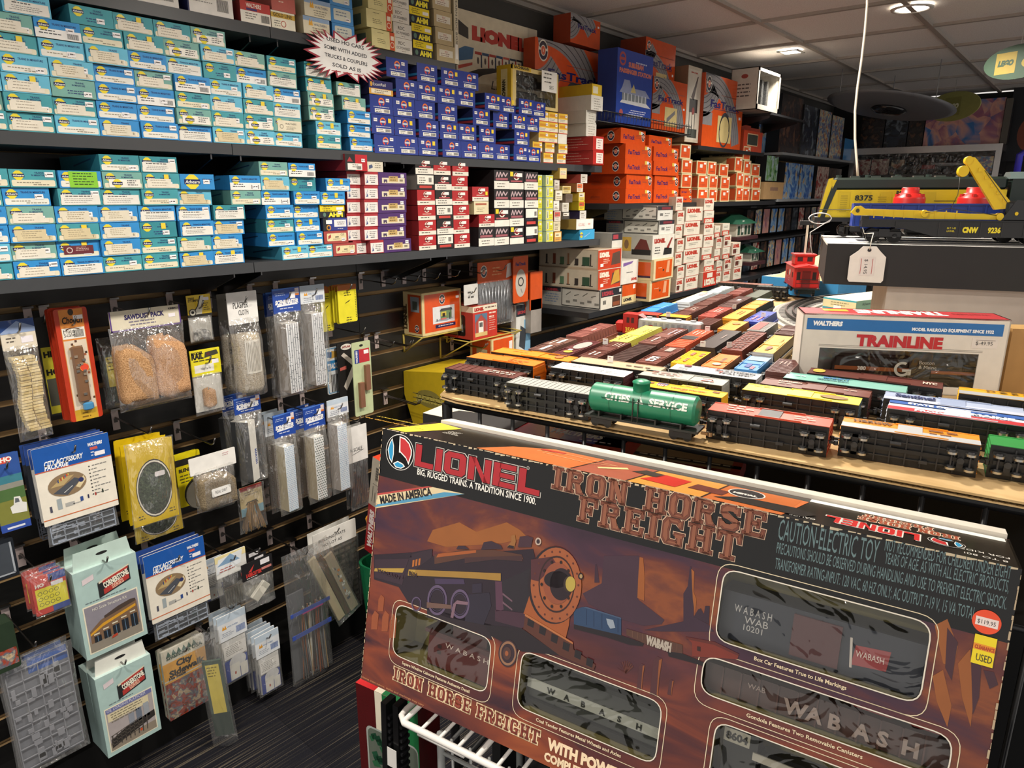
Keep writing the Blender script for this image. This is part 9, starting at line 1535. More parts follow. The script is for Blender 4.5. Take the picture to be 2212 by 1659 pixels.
 for pts in ([(1790,220),(1850,190),(1900,320),(1880,420),(1830,400)],[(1900,400),(1960,330),(1980,520),(1960,700),(1920,560)],[(1780,460),(1830,430),(1870,600),(1850,700),(1800,580)]): Cz(pts,'#b0642f:g',2)
 for pts in ([(1850,230),(1900,300),(1870,480),(1840,420)],[(1960,330),(2010,420),(2000,560),(1970,640)],[(2020,430),(2070,440),(2090,500),(2050,520)]): Cz(pts,'#4f2c38:g',3)
 m.slots=['#'+''.join('%02x'%int(int(q[i:i+2],16)*.80) for i in (1,3,5))+q[7:] for q in m.slots]; m.build('front_artwork',t)  # front inks darkened to stand in for the dim light on this face
 # --- lettering
 m=MB(); c=Cv(m,(0,0,0),(1,0,0),VV,.00012)
 def logoL(cx,cy,R,z,cv,up=1):
  cv.ell(cx,cy,R*1.04,R*1.04,'#d9d6d0:g',z,40); cv.ell(cx,cy,R,R,K,z+1,40); cv.ell(cx,cy,R*.95,R*.95,K,z+1,40)
  f=lambda pts,col,zz:cv.poly([(cx+up*x*R,cy+up*y*R) for x,y in pts],col,zz)
  f([(-.62,.72),(-.78,.45),(-.9,.0),(-.72,-.5),(-.5,-.72),(-.42,-.2),(-.46,.3)],'#e6e2dc:g',z+2); f([(-.63,.62),(-.74,.4),(-.84,.0),(-.68,-.46),(-.53,-.6),(-.48,-.2),(-.52,.3)],'#2a8ab8:g',z+3)
  f([(-.1,.92),(.3,.88),(.65,.65),(.86,.3),(.88,.0),(.72,-.6),(.5,-.28),(.05,.0),(-.05,-.02)],'#e6e2dc:g',z+2); f([(-.03,.85),(.3,.8),(.6,.6),(.79,.28),(.81,.0),(.68,-.45),(.48,-.18),(.05,.08)],'#b02a2e:g',z+3)
  f([(-.42,-.72),(-.1,-.52),(.3,-.6),(.48,-.74),(.2,-.92),(-.2,-.92)],'#e6e2dc:g',z+2); f([(-.32,-.73),(-.08,-.58),(.28,-.66),(.38,-.74),(.18,-.86),(-.18,-.86)],'#2a8ab8:g',z+3)
 q=Q(864,977); R=abs(Q(894,984)[0]-q[0]); logoL(q[0],q[1],R*.98,3,c)
 def outlined(tx,x,y,h,w,c0,c1,z,cv=c,o=.07,**k):
  cv.text(tx,x,y,h,c1,z,w=w,bold=.05+o,**k); cv.text(tx,x+w*.008,y+h*.02,h,c0,z+1.5,w=w*.984,bold=.05,**k)
 # square block letters of the name
 BLK={'L':[[(0,1),(.3,1),(.3,.24),(.9,.24),(.9,0),(0,0)]],'I':[[(0,0),(.3,0),(.3,1),(0,1)]],'O':[[(0,.15),(.15,0),(.3,.24),(.3,.76),(.15,1),(0,.85)],[(.15,1),(.3,.76),(.7,.76),(.85,1)],[(.15,0),(.85,0),(.7,.24),(.3,.24)],[(1,.15),(.85,0),(.7,.24),(.7,.76),(.85,1),(1,.85)]],'N':[[(0,0),(.28,0),(.28,1),(0,1)],[(.72,0),(1,0),(1,1),(.72,1)],[(.1,1),(.32,1),(.9,0),(.68,0)]],'E':[[(0,0),(.3,0),(.3,1),(0,1)],[(.25,.78),(.95,.78),(.95,1),(.25,1)],[(.25,.40),(.9,.40),(.9,.60),(.25,.60)],[(.25,0),(.95,0),(.95,.22),(.25,.22)]]}
 ADV={'L':1.0,'I':.42,'O':1.12,'N':1.12,'E':1.08}
 def block(cv,tx,x,y,h,w,col,z,grow=0,up=1):
  tot=sum(ADV[a] for a in tx)-.1; k=w/tot; xx=0
  for a in tx:
   for pts in BLK[a]:
    mx=sum(p[0] for p in pts)/len(pts); my=sum(p[1] for p in pts)/len(pts)
    pp=[(xx+p[0],p[1]) for p in pts]
    if grow: pp=[(px+(grow if px-xx>mx else -grow)/k,py+(grow if py>my else -grow)/h) for px,py in pp]
    cv.poly([(x+up*px*k,y+up*py*h) for px,py in pp],col,z)
   xx+=ADV[a]
 a=Q(896,1006); b=Q(1165,1071); a2=Q(894,958); h=a2[1]-a[1]; y=(a[1]+b[1])/2
 block(c,'LIONEL',a[0],y,h,b[0]-a[0],'#cfc8c0:g',3,.0017); block(c,'LIONEL',a[0],y,h,b[0]-a[0],K,4,.0011); block(c,'LIONEL',a[0],y,h,b[0]-a[0],'#9c2128:g',5)
 a=Q(901,1029); b=Q(1158,1085); c.text('BIG, RUGGED TRAINS. A TRADITION SINCE 1900.',a[0],(a[1]+b[1])/2,.0078,'#e0dcd4:g',3,w=b[0]-a[0],bold=.015); c.ring(*Q(1141,1011),.0015,.0019,'#c8c0b8:g',3,12); c.text('R',Q(1140,1013)[0],Q(1140,1013)[1],.0018,'#c8c0b8:g',3)
 # slab-serif western letters
 def slab_letter(ch):
  s=.26; f=.13
  foot=lambda x0,x1,top=False:[(x0,1-f),(x1,1-f),(x1,1),(x0,1)] if top else [(x0,0),(x1,0),(x1,f),(x0,f)]
  st=lambda x:[(x,0),(x+s,0),(x+s,1),(x,1)]
  if ch=='I': return [st(.14),foot(0,.54),foot(0,.54,1)],.54
  if ch=='R': return [st(.1),foot(0,.46),foot(0,.46,1),[(.3,1-f*1.3),(.3,1),(.66,1),(.84,.86),(.66,1-f*1.4)],[(.84,.86),(.84,.62),(.62,.62),(.62,.82),(.66,.84)],[(.3,.46),(.3,.60),(.64,.62),(.84,.62),(.70,.46)],[(.48,.5),(.72,.48),(.90,.1),(.96,.12),(.96,0),(.62,0)]],.98
  if ch=='O': return [[(0,.2),(.16,0),(.32,.18),(.28,.5),(.32,.82),(.16,1),(0,.8)],[(.16,0),(.72,0),(.58,.18),(.32,.18)],[(.16,1),(.72,1),(.58,.82),(.32,.82)],[(.9,.2),(.72,0),(.58,.18),(.62,.5),(.58,.82),(.72,1),(.9,.8)]],.9
  if ch=='N': return [st(.1)[:],foot(0,.46),[(0,1-f),(.3,1-f),(.38,1),(0,1)],[(.1,1),(.36,1),(.88,.0),(.64,.0)],[(.64,0),(.88,0),(.88,1),(.64,1)],foot(.52,1.0,1)],1.0
  if ch=='H': return [st(.1),st(.66),foot(0,.46),foot(0,.46,1),foot(.56,1.02),foot(.56,1.02,1),[(.3,.42),(.7,.42),(.7,.60),(.3,.60)]],1.02
  if ch=='S': return [[(.04,.62),(.04,.86),(.2,1),(.62,1),(.7,.92),(.8,1),(.8,.64),(.66,.64),(.6,.82),(.3,.82),(.3,.68)],[(.04,.66),(.3,.7),(.82,.42),(.82,.3),(.56,.32),(.1,.52)],[(.0,0),(.0,.38),(.14,.38),(.22,.18),(.54,.18),(.56,.34),(.82,.4),(.82,.14),(.66,0),(.2,0),(.1,.08)]],.84
  if ch=='E': return [st(.1),foot(0,.84),foot(0,.84,1),[(.3,.43),(.62,.43),(.62,.59),(.3,.59)],[(.54,.34),(.66,.34),(.66,.68),(.54,.68)],[(.70,0),(.86,0),(.90,.32),(.76,.32)],[(.70,1),(.86,1),(.86,.68),(.74,.68)]],.9
  if ch=='F': return [st(.1),foot(0,.5),foot(0,.84,1),[(.3,.41),(.6,.41),(.6,.57),(.3,.57)],[(.52,.32),(.64,.32),(.64,.66),(.52,.66)],[(.70,1),(.86,1),(.86,.66),(.74,.66)]],.88
  if ch=='G': return [[(0,.2),(.16,0),(.32,.18),(.28,.5),(.32,.82),(.16,1),(0,.8)],[(.16,0),(.8,0),(.62,.18),(.32,.18)],[(.16,1),(.64,1),(.72,.92),(.82,1),(.82,.66),(.68,.66),(.58,.82),(.32,.82)],[(.86,0),(.62,0),(.62,.34),(.5,.34),(.5,.48),(.92,.48),(.92,.36),(.86,.36)]],.94
  if ch=='T': return [st(.33),foot(.2,.74),foot(0,.94,1),[(0,.64),(.12,.64),(.2,.9),(0,1)],[(.94,.64),(.82,.64),(.74,.9),(.94,1)]],.94
  return [],.5
 def slabtext(cv,tx,x,y,h,w,lay,z,up=1):
  L=[slab_letter(a) for a in tx]; tot=sum(l[1]+.13 for l in L)-.13; k=w/tot
  for n,(grow,col) in enumerate(lay):
   xx=0
   for pts_,ad in L:
    for pts in pts_:
     mx=sum(p[0] for p in pts)/len(pts); my=sum(p[1] for p in pts)/len(pts)
     gx,gy=grow/k,grow/h; cv.poly([(x+up*k*(xx+p[0]+(gx if p[0]>mx else -gx)),y+up*h*(p[1]+(gy if p[1]>my else -gy))) for p in pts],col,z+n*2)
    xx+=ad+.13
 LAY=[(.0013,'#c9a58a:g'),(.0006,'#2a1712:g'),(.0002,'#6b3a2a:g'),(-.0014,'#84503a:g')]
 a=Q(1192,1058); b=Q(1652,1158); tp=Q(1192,1010); y=(a[1]+b[1])/2; slabtext(c,'IRON HORSE',a[0],y,tp[1]-a[1],b[0]-a[0],LAY,3)
 a=Q(1247,1130); b=Q(1597,1206); tp=Q(1245,1076); y=(a[1]+b[1])/2; slabtext(c,'FREIGHT',a[0],y,tp[1]-a[1],b[0]-a[0],LAY,3); c.text('TM',Q(1587,1160)[0],Q(1587,1160)[1],.003,'#c8a898:g',3)
 a=Q(849,1478); b=Q(1165,1600); tp=Q(853,1452); slabtext(c,'IRON HORSE FREIGHT',a[0],(a[1]+b[1])/2+.001,tp[1]-a[1],b[0]-a[0],[(.0013,'#e0c8a0:g'),(.0,'#6a2a20:g'),(-.0012,'#8a3a28:g')],3)
 # made in america ribbon
 bn_=QS((815,1075),(933,1053),(1000,1066),(812,1097)); c.poly(QS((815,1066),(925,1050),(1004,1067),(811,1098)),'#c9b892:g',2); c.poly(QS((815,1066),(925,1050),(935,1052),(815,1070)),'#a8403c:g',3); c.poly(QS((812,1090),(960,1063),(1004,1067),(811,1095)),'#4a88a8:g',3)
 a=Q(823,1088); b=Q(934,1069); c.text('MADE IN AMERICA',a[0],a[1],.0098,'#1f1b1a:g',4,w=math.hypot(b[0]-a[0],b[1]-a[1]),bold=.04,rot=math.atan2(b[1]-a[1],b[0]-a[0]))
 # caution print
 tc='#5f7678:g'
 def tline(tx,p,q,h): a=Q(*p); b=Q(*q); c.text(tx,a[0],(a[1]+b[1])/2,h,tc,3,w=b[0]-a[0])
 hh=Q(1685,1122)[1]-Q(1680,1170)[1]
 tline('CAUTION-ELECTRIC TOY',(1679,1168),(1895,1212),hh*.98); tline('NOT RECOMMENDED FOR CHILDREN UNDER EIGHT',(1910,1192),(2183,1247),hh*.52); tline('YEARS OF AGE. AS WITH ALL ELECTRIC PRODUCTS,',(1910,1218),(2178,1278),hh*.5)
 tline('PRECAUTIONS SHOULD BE OBSERVED DURING HANDLING AND USE TO PREVENT ELECTRIC SHOCK.',(1676,1198),(2174,1312),hh*.52); tline('TRANSFORMER RATING-INPUT: 120 VAC, 60 HZ ONLY; AC OUTPUT 7-19 V, 15 VA TOTAL',(1673,1228),(2105,1338),hh*.52)
 # captions and window outlines
 for (wq,cap,dx) in ((wins[0],'Square Window Caboose Features Authentic Detail',.12),(wins[1],'Coal Tender Features Metal Wheels and Axles',.16),(wins[2],'Box Car Features True to Life Markings',.22),(wins[3],'Gondola Features Two Removable Canisters',.22),(wins[4],'',0)):
  x0,y1=wq[0]; x1,y0=wq[2]; r=.0055; ol=rounded([(x0-r,y1+r),(x1+r,y1+r),(x1+r,y0-r*2.2),(x0-r,y0-r*2.2)],.016); c.line(ol+[ol[0]],.0007,'#d8c8a8:g',3)
  inn=rounded([(x0,y1),(x1,y1),(x1,y0),(x0,y0)],.014); c.line(inn+[inn[0]],.0011,'#d8d0c0:g',4)
  if cap: c.text(cap,x0+(x1-x0)*dx,y0-.0075,.0038,'#dcc9a8:g',4,w=(x1-x0)*[.72,.62,.46,.48][0 if wq is wins[0] else 1 if wq is wins[1] else 2 if wq is wins[2] else 3],bold=.02)
 a=Q(1182,1612); c.text('WITH POWER TO SPARE!',a[0],a[1]-.002,.0125,'#e6cdaa:g',4,w=.155,bold=.06); c.text('COMPLETE AND READY TO RUN',a[0]-.002,a[1]-.016,.0095,'#e6cdaa:g',4,w=.155,bold=.05)
 a=Q(797,1475); c.text('Some train colors, styles and markings may vary',.002,.0025,.0028,'#c88a60:g',3,w=.10)
 q=Q(*z5(36,274)); q2=Q(*z5(158,284)); c.text('WABASH',q[0],min(q[1],q2[1])-.0005,.0042,'#33222a:g',12,w=q2[0]-q[0],bold=.03,sh=.25); q=Q(*z5(206,296)); c.text('8604',q[0],q[1],.0060,'#33222a:g',14,w=.0125,bold=.02)
 m.build('lettering',t)
 # price round and clearance sticker
 m=MB(); c=Cv(m,(0,0,0),(1,0,0),VV,.00012); q=Q(2131,1343); R=abs(Q(2166,1350)[0]-q[0])*.92; c.ell(q[0],q[1],R,R,'#dd4a26:g',8,30); c.rect(q[0]-R*.75,q[1]-R*.38,q[0]+R*.8,q[1]+R*.34,'#dfcfc8',9); c.text('$119.95',q[0]-R*.62,q[1]-R*.2,R*.36,'#4a4444',10,w=R*1.25); m.build('price_sticker',t)
 m=MB(); c=Cv(m,(0,0,0),(1,0,0),VV,.00012); q0=Q(2097,1424); q1=Q(2153,1388); c.rect(q0[0],q0[1]-.002,q1[0],q1[1]+.003,'#dfc722',8); hh=q1[1]-q0[1]; c.rect(q0[0],q0[1]+hh*.52,q1[0],q0[1]+hh*.78,'#d88a2a',9); c.text('CLEARANCE',q0[0]+.001,q0[1]+hh*.56,hh*.16,'#a83a24',10,w=(q1[0]-q0[0])*.9,bold=.04); c.text('USED',q0[0]+.003,q0[1]+.001,hh*.32,'#2a2a2c',10,w=(q1[0]-q0[0])*.72); m.build('clearance_sticker',t)
 # --- top panel pictures
 m=MB(); c=Cv(m,(0,0,H),(1,0,0),(0,1,0),.00012); PT=lambda pts,col,z=1:c.poly([(max(0,min(W,QT(*p)[0])),max(0.0005,min(T-.0005,QT(*p)[1]))) for p in pts],col,z)
 ylw=QT(1012,925)[0]; c.poly([(0.012,T-.001),(ylw,T-.012),(ylw-.022,.004),(.006,.003)],'#d6bf1e',2); c.text('NO SUPPLEMENTARY',ylw-.03,T*.62,.005,'#a8901a',3,w=.09,up=-1,bold=.03); c.text('YOU ARE ENTITLED TO',ylw-.02,T*.4,.005,'#b0801c',3,w=.1,up=-1,bold=.03)
 x0=QT(1030,960)[0]+.012; x1=QT(1705,1095)[0]; c.poly([(x0,.003),(x1,.003),(x1+.012,T*.82),(x0+.06,T*.82),(x0+.02,T*.5)],'#c46a38:g',2)
 ds=[x0+(x1-x0)*f for f in (.36,.55,.78)]; cs=['#9c5340:g','#c98a3c:g','#b8622f:g']
 for k,dx in enumerate(ds): e_=(ds+[x1])[k+1]; c.poly([(dx,.003),(e_,.003),(e_+.006,T*.82),(dx+.006,T*.82)],cs[k],3); c.poly([(dx-.001,.003),(dx+.001,.003),(dx+.007,T*.82),(dx+.005,T*.82)],'#2a1a18:g',5)
 c.line([(x0+.05,T*.55),(x0+.09,T*.66),(x0+.15,T*.6),(x0+.12,T*.45),(x0+.06,T*.5)],.0012,'#e0b080:g',6); c.poly([(x0+.05,T*.62),(x0+.08,T*.64),(x0+.08,T*.72),(x0+.05,T*.7)],'#b0382c:g',6); c.poly([(ds[0]+.02,T*.3),(ds[0]+.045,T*.55),(ds[0]+.04,T*.62),(ds[0]+.016,T*.36)],'#d8c088:g',6); c.poly([(ds[0]+.05,T*.5),(ds[0]+.08,T*.45),(ds[0]+.085,T*.65),(ds[0]+.06,T*.7)],'#33302e:g',6)
 c.poly([(ds[1]+.006,T*.25),(ds[1]+.045,T*.2),(ds[1]+.05,T*.6),(ds[1]+.02,T*.66)],'#b5281f:g',6); c.poly([(ds[1]+.055,T*.3),(ds[1]+.09,T*.28),(ds[1]+.092,T*.5),(ds[1]+.058,T*.55)],'#5f2a24:g',6); c.ell(ds[2]+.03,T*.58,.018,T*.2,'#d8d4cc:g',6,24); c.ell(ds[2]+.03,T*.58,.0165,T*.18,'#22242c:g',7,24); c.text('METAL',ds[2]+.018,T*.5,.0065,'#d8d4cc:g',8,w=.024,bold=.08); c.poly([(ds[2]+.008,T*.16),(ds[2]+.09,T*.12),(ds[2]+.1,T*.3),(ds[2]+.08,T*.42),(ds[2]+.03,T*.4)],'#1f1c1c:g',6)
 c.rect(x1+.012,T*.86,W-.004,T-.001,'#d8d4ca',1)
 # upside-down name on the top
 xr=QT(2110,1160)[0]; lx=QT(1792,1100)[0]; xe=min(xr-.012,W-.07); block(c,'LIONEL',xe,T*.42,T*.24,(xe-lx)*.98,'#e0d8d0:g',3,.0012,up=-1); block(c,'LIONEL',xe,T*.42,T*.24,(xe-lx)*.98,'#c0282a:g',4,0,up=-1)
 logoL(xe+.020,T*.34,.0135,3,c,-1); slabtext(c,'IRON HORSE',xe+.03,T*.66,T*.14,(xe-lx)*1.05,[(.0009,'#d8c0a8:g'),(0,'#9c4a34:g')],3,up=-1); slabtext(c,'FREIGHT',xe+.01,T*.80,T*.12,(xe-lx)*.75,[(.0009,'#d8c0a8:g'),(0,'#9c4a34:g')],3,up=-1); c.text('O27',lx-.012,T*.30,.0065,'#d8d4cc:g',3,up=-1); c.text('GAUGE',lx-.005,T*.16,.0065,'#d8d4cc:g',3,up=-1,w=.022); c.text('FOR KIDS',W-.006,T*.28,.006,'#d8d4cc:g',3,w=.034,up=-1); c.text('8 TO 80!',W-.008,T*.15,.006,'#d8d4cc:g',3,w=.030,up=-1)
 for k in range(5): c.greek(ylw+.002,T*.62-k*.0045,ylw+.028,1,.0022,'#cfcabf:g',random.Random(k),2)
 m.build('top_artwork',t)
 # worn white edges
 m=MB(); r=random.Random(9); n=90
 for k in range(n):
  x=W*k/n; w_=W/n*r.uniform(.3,1.0); z=r.uniform(.0006,.0022); m.add([(x,-.0008,H-z),(x+w_,-.0008,H-z*r.uniform(.2,1)),(x+w_,-.0007,H+.0003),(x,-.0007,H+.0003)],[[0,1,2,3]],'#b8a88c')
 for k in range(40):
  for X in (0,W): z=H*k/40; w_=H/40*r.uniform(.3,1); e=r.uniform(.0004,.0016)*(1 if X==0 else -1); m.add([(X,-.0008,z),(X+e,-.0008,z),(X+e,-.0008,z+w_),(X,-.0008,z+w_)],[[0,1,2,3]],'#b09c80')
 m.build('worn_edges',t)
 # film and tray behind the openings
 for (x0,y1),(x1,_),(_,y0),_ in [w for w in wins]:
  if y0<0: y0=.004
  m=MB(); m.box(x0-.004,.0008,y0-.002,x1+.004,.0012,y1+.004,'pane'); m.build('window_film',t)
  m=MB(); m.box(x0-.004,.05,y0-.003,x1+.004,.052,y1+.004,'#8f8654'); m.box(x0-.006,.002,y0-.003,x0-.004,.05,y1+.004,'#857c4c'); m.box(x1+.004,.002,y0-.003,x1+.006,.05,y1+.004,'#5f5836'); m.box(x0-.006,.002,y0-.004,x1+.006,.05,y0-.002,'#5f5836'); m.build('display_tray',t)
 # models inside
 def inside(wq,draw): m=MB(); draw(m,*wq[0],*wq[2]); m.build('model_inside',t)
 def cab(m,x0,y1,x1,y0):
  w=x1-x0; h=y1-y0; m.box(x0+w*.32,.012,y0,x1,.04,y0+h*.62,'#4a1e1c:p'); m.box(x0+w*.55,.014,y0+h*.62,x1-w*.1,.038,y0+h*.85,'#431a18:p'); m.box(x0+w*.28,.010,y0+h*.60,x1,.042,y0+h*.66,'#3a1715:p'); c=Cv(m,(x0,.0118,y0),(1,0,0),VV); c.text('W A B A S H',w*.5,h*.42,.006,'#b8aaa0',1,w=w*.44); c.rect(w*.42,h*.25,w*.46,h*.32,'#241010',1); c.rect(w*.42,h*.36,w*.46,h*.43,'#241010',1)
 inside(wins[0],cab)
 def tend(m,x0,y1,x1,y0):
  w=x1-x0; h=y1-y0; m.box(x0+.004,.014,y0+h*.1,x1,.042,y0+h*.75,'#232620:p',bv=.003); m.box(x0+.004,.012,y0+h*.3,x1,.014,y0+h*.46,'#8f9188:p'); c=Cv(m,(x0,.0118,y0),(1,0,0),VV); [c.text(a,w*(.18+.13*k),h*.33,h*.10,'#23251f',1,bold=.05) for k,a in enumerate('WABASH')]; m.box(x0+w*.2,.016,y0+h*.75,x0+w*.7,.040,y0+h*.9,'#1c1f1a:p',bv=.004); m.box(x0,.012,y0,x1,.044,y0+h*.1,'#141512:p')
 inside(wins[1],tend)
 def bxc(m,x0,y1,x1,y0):
  w=x1-x0; h=y1-y0; m.box(x0,.012,y0,x1-w*.0,.044,y0+h*.66,'#222630:p'); m.box(x0+w*.38,.010,y0+h*.05,x0+w*.62,.012,y0+h*.6,'#4a2a2c:p'); c=Cv(m,(x0,.0118,y0),(1,0,0),VV); c.text('W A B A S H',w*.07,h*.40,.0075,'#a8a6a4',1,w=w*.2); c.text('WAB',w*.13,h*.28,.007,'#a8a6a4',1); c.text('10201',w*.13,h*.18,.006,'#a8a6a4',1); c.poly([(w*.68,h*.16),(w*.84,h*.2),(w*.85,h*.46),(w*.69,h*.42)],'#8a3a3c',1); c.line([(w*.68,h*.12),(w*.665,h*.5)],.002,'#b8b0a8',2); c.text('WABASH',w*.695,h*.28,.006,'#d0c0b8',2,w=w*.13)
 inside(wins[2],bxc)
 def gon(m,x0,y1,x1,y0):
  w=x1-x0; h=y1-y0; m.box(x0,.012,y0,x1,.044,y0+h*.70,'#3f2a25:p'); [m.box(x0+w*(.08+.083*k),.0105,y0,x0+w*(.087+.083*k),.012,y0+h*.7,'#4a322c:p') for k in range(11)]; c=Cv(m,(x0,.010,y0),(1,0,0),VV); [c.text(a,w*(.36+.095*k),h*.12,h*.36,'#8a7a72',1,bold=.04) for k,a in enumerate('WABASH')]; c.text('WAB',w*.2,h*.4,h*.14,'#8a7a72',1); m.box(x0+w*.62,.016,y0+h*.7,x0+w*.8,.04,y0+h*.86,'#8a2a24:p',bv=.004); m.box(x0+w*.84,.016,y0+h*.7,x0+w*.98,.04,y0+h*.86,'#8a2a24:p',bv=.004)
 inside(wins[3],gon)
 def eng(m,x0,y1,x1,y0):
  w=x1-x0; y0=max(y0,.004); h=y1-y0; m.box(x0+.006,.016,y0,x0+w*.2,.044,y0+h*.86,'#1d1f1c:p'); m.box(x0+w*.2,.02,y0,x1,.042,y0+h*.66,'#191a18:p',bv=.004); c=Cv(m,(x0,.0155,y0),(1,0,0),VV); c.rect(w*.03,h*.68,w*.16,h*.86,'#a8a494',1); c.text('8604',w*.04,h*.72,h*.10,'#2a2a26',2,bold=.05); m.box(x0+w*.18,.0145,y0+h*.56,x1,.016,y0+h*.66,'#9a968a:p')
 inside(wins[4],eng)
 return t
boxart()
# plain white box right behind
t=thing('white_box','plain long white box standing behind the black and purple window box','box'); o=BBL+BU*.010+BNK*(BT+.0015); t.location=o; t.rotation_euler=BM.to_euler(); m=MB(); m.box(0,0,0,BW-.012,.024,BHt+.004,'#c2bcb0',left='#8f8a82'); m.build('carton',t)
# white wire rack under it
def front_rack():
 SZ=BBL.z-.031; O=at(856,1553,Z=SZ); L=.58; D=.20
 t=thing('wire_rack','white wire shelf rack under the big window box','rack',(O.x,O.y,SZ),(0,0,TA)); m=MB(); w='#dcd9d4:p'
 m.tube([(L,0,0),(.012,0,0),(.002,.008,0),(0,.02,0),(0,D,0),(L,D,0)],.0042,w,8); m.tube([(.03,.006,-.012),(.10,.006,-.012)],.003,w,6); m.build('rim',t); m=MB()
 for k in range(21): x=.012+.0275*k; m.tube([(x,0,.002),(x,D,.002)],.0024 if k%4 else .0036,w,6)
 m.build('shelf_wires',t); m=MB(); g='#8b8d8c:p'
 for k in range(18): x=.075+.0275*k; m.tube([(x,.014,-.006),(x+.004,.02,-.30)],.0018,g,5)
 for z in (-.03,-.12,-.3): m.tube([(.06,.012,z),(L,.012,z)],.0026,g,6);
 m.tube([(.06,.012,-.03),(.06,D,-.03)],.0026,g,6); m.tube([(.06,D*.6,-.034),(L,D*.6,-.034)],.0026,g,6); m.build('basket_wires',t)
 m=MB();
 for x,y in ((.06,.012),(L-.01,.012),(.06,D),(L-.01,D)): m.cyl((x,y,-SZ),(x,y,-.002),.005,g,8)
 m.tube([(.06,.012,-.03),(.06,D,-.03),(L-.01,D,-.03),(L-.01,.012,-.03)],.0026,g,6); m.build('post',t)
 # dark goods in the basket
 for k in range(5):
  b=thing('slate_card',f"dark card sleeve standing in the wire basket, {NTH[k]} from the front",'card',V((O.x,O.y,0))+TU*.12+TV*(.04+.026*k)+V((0,0,SZ-.29)),(.03,0,TA)); m=MB(); m.box(0,0,0,.5,.012,.20-.01*(k%2),['#2b2d30','#3a3c40','#24262a','#33363a','#2a2c30'][k]); m.build('card_body',b)
 # black comb strips hanging at the left of the rack
 for k in range(2):
  b=thing('comb_strip',f"black toothed plastic strip hanging left of the white wire rack, {['front','rear'][k]}",'strip',V((0,0,-.012))+at(836+26*k,1502+6*k,Z=SZ),(.0,.03,TA)); m=MB(); m.box(-.012,0,-.5,-.003,.02,-.004,'#131314:g'); [m.box(-.003,.002,-.49+.011*q,.0015,.018,-.4855+.011*q,'#1c1c1e:g') for q in range(43)]; m.build('comb',b)
  m=MB(); m.box(-.002,-.001,-.10-.08*k,.014,-.0004,-.07-.08*k,'#cfccc8'); m.build('price_tag',b)
 # box with the red top standing lower left
 p=at(768,1474,Z=.905); b=thing('boxed_train_set','dark red box with green corner and tree picture at the bottom of the frame','box',(p.x,p.y,.455),(0,0,TA+.02)); m=MB(); m.box(0,0,0,.115,.05,.45,'#4a1214:g',top='#a81c20:g'); c=Cv(m,(0,0,0),(1,0,0),VV); c.rect(.036,.35,.06,.45,'#d8d0bc:g',1); c.clip=(.115,.45); c.rect(.05,.335,.3,.45,'#1f6a3c:g',2); c.poly(rr(.016,.10,.113,.385,.01),'#9aa09a:g',3); c.poly(rr(.019,.103,.112,.382,.01),'#5a6258:g',4); r=random.Random(5);
 for q in range(60):
  x=.024+.04*r.random(); z=.15+.22*r.random(); c.poly([(x,z),(x+.012*r.random()+.004,z+.004),(x+.006,z+.014),(x-.004,z+.008)],r.choice(['#1f4a34:g','#2a5a3c:g','#183c2a:g']),5)
 for q in range(16): x=.052+.03*r.random(); z=.12+.16*r.random(); c.rect(x,z,x+.009,z+.011,r.choice(['#b8322c:g','#d8b03a:g','#3a4a8a:g','#c8c4bc:g','#6a2a24:g']),6)
 c2=Cv(m,(0,0,.45),(1,0,0),(0,1,0)); c2.rect(.036,.0,.05,.05,'#d8d0bc:g',1); c2.rect(.05,0,.115,.05,'#1f6a3c:g',1); m.build('carton',b)
 b=thing('plinth','dark plinth under the dark red boxed train set','plinth',(p.x-.01,p.y-.005,0),(0,0,TA+.02)); m=MB(); m.box(0,0,0,.13,.065,.4545,'#1a1819'); m.build('plinth_block',b)
front_rack()
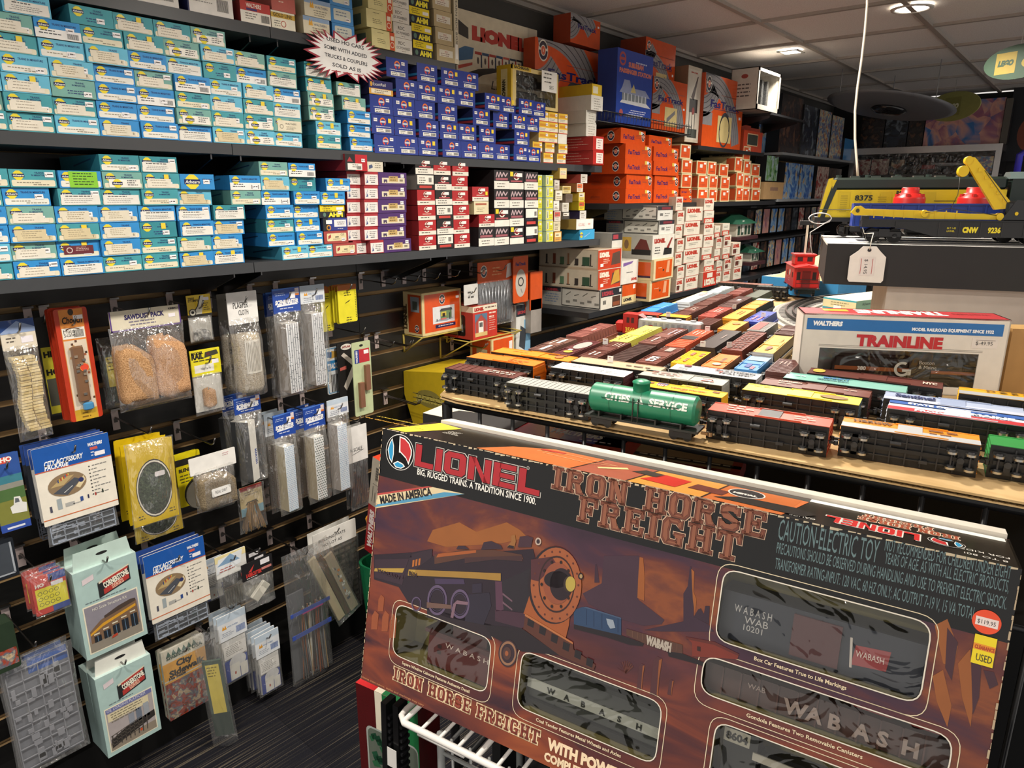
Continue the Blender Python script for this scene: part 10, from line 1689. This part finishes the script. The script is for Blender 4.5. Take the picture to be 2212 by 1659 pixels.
# plastic bins by the wall with red boxes leaning in them
def bins():
 g=V((.20,1.40,0)); t=thing('green_bin','rounded green plastic bin on the carpet by the wall','bin',g,(0,0,.1)); m=MB();
 def tub(m,w,d,h,k,c):
  P=rr(-w/2,-d/2,w/2,d/2,.05); n=len(P); vs=[(x*k,y*k,0) for x,y in P]+[(x,y,h) for x,y in P]+[(x*.94,y*.94,h) for x,y in P]+[(x*k*.94,y*k*.94,.01) for x,y in P]
  m.add(vs,[[j*n+i,j*n+(i+1)%n,(j+1)*n+(i+1)%n,(j+1)*n+i] for j in range(3) for i in range(n)]+[list(range(n-1,-1,-1)),[3*n+i for i in range(n)]],c,False)
 m.T=Mx.Translation((.14,.09,0)); tub(m,.30,.22,.34,.86,'#0f6a42:p'); m.T=Mx.Identity(4); m.build('bin_body',t); m=MB(); m.tube([(.32,-.03,.27),(.36,-.04,.25),(.36,-.04,.2),(.32,-.03,.19)],.006,'#b8b8b4:p',6); m.build('handle',t)
 t=thing('yellow_bin','orange yellow plastic bin stacked on the green one','bin',g+V((.01,.0,.3405)),(0,0,.1)); m=MB(); m.T=Mx.Translation((.14,.09,0)); tub(m,.26,.19,.17,.72,'#d98f14:p'); m.T=Mx.Identity(4); m.build('bin_body',t)
 for k in range(2):
  b=thing('lettered_red_box',['red box with grey barcode end leaning in the yellow bin','second red box half hidden behind the big window box'][k],'box',V((.225+.10*k,1.372+.05*k,.466-.0*k)),(0,0,0)); b.rotation_euler=(0,.20+.02*k,0); b.location=V((.235+.07*k,1.40+.055*k,.40))
  m=MB(); m.box(0,0,0,.075,.05,.37,'#a01e22:g',top='#d8462c:g'); c=Cv(m,(0,0,0),(1,0,0),VV); c.rect(0,.19,.075,.37,'#b5ab9a',1); [c.rect(.022,.29+.0032*q,.052,.2916+.0032*q+(.001 if q%3 else .0),'#2a2622',2) for q in range(16)]; c.greek(.012,.275,.06,1,.003,'#4a463e',random.Random(4)); [c.rect(.014+.012*q,.205,.017+.012*q,.205+.06-.02*(q%2),'#5a544a',2) for q in range(4)]; c.rect(.045,.175,.066,.205,'#e0dcd8',3); c.text('WALTHERS',.032,.02,.021,'#ecdcd8',2,w=.15,rot=math.pi/2,bold=.07,sh=.12); c.rect(.038,.02,.048,.16,'#3a2a66:g',2); m.build('carton',b)
bins()
# slice of a blue box at the right edge
p=at(2190,1500,Y=.72); t=thing('blue_box','dark blue box edge at the far right of the window box','box',(2.105,.66,0),(0,0,TA)); m=MB(); m.box(0,0,0,.2,.06,1.15,'#1f2a52:g'); Cv(m,(0,0,0),(1,0,0),VV).rect(0,1.07,.2,1.08,'#c8c4ba',1); m.build('carton',t)
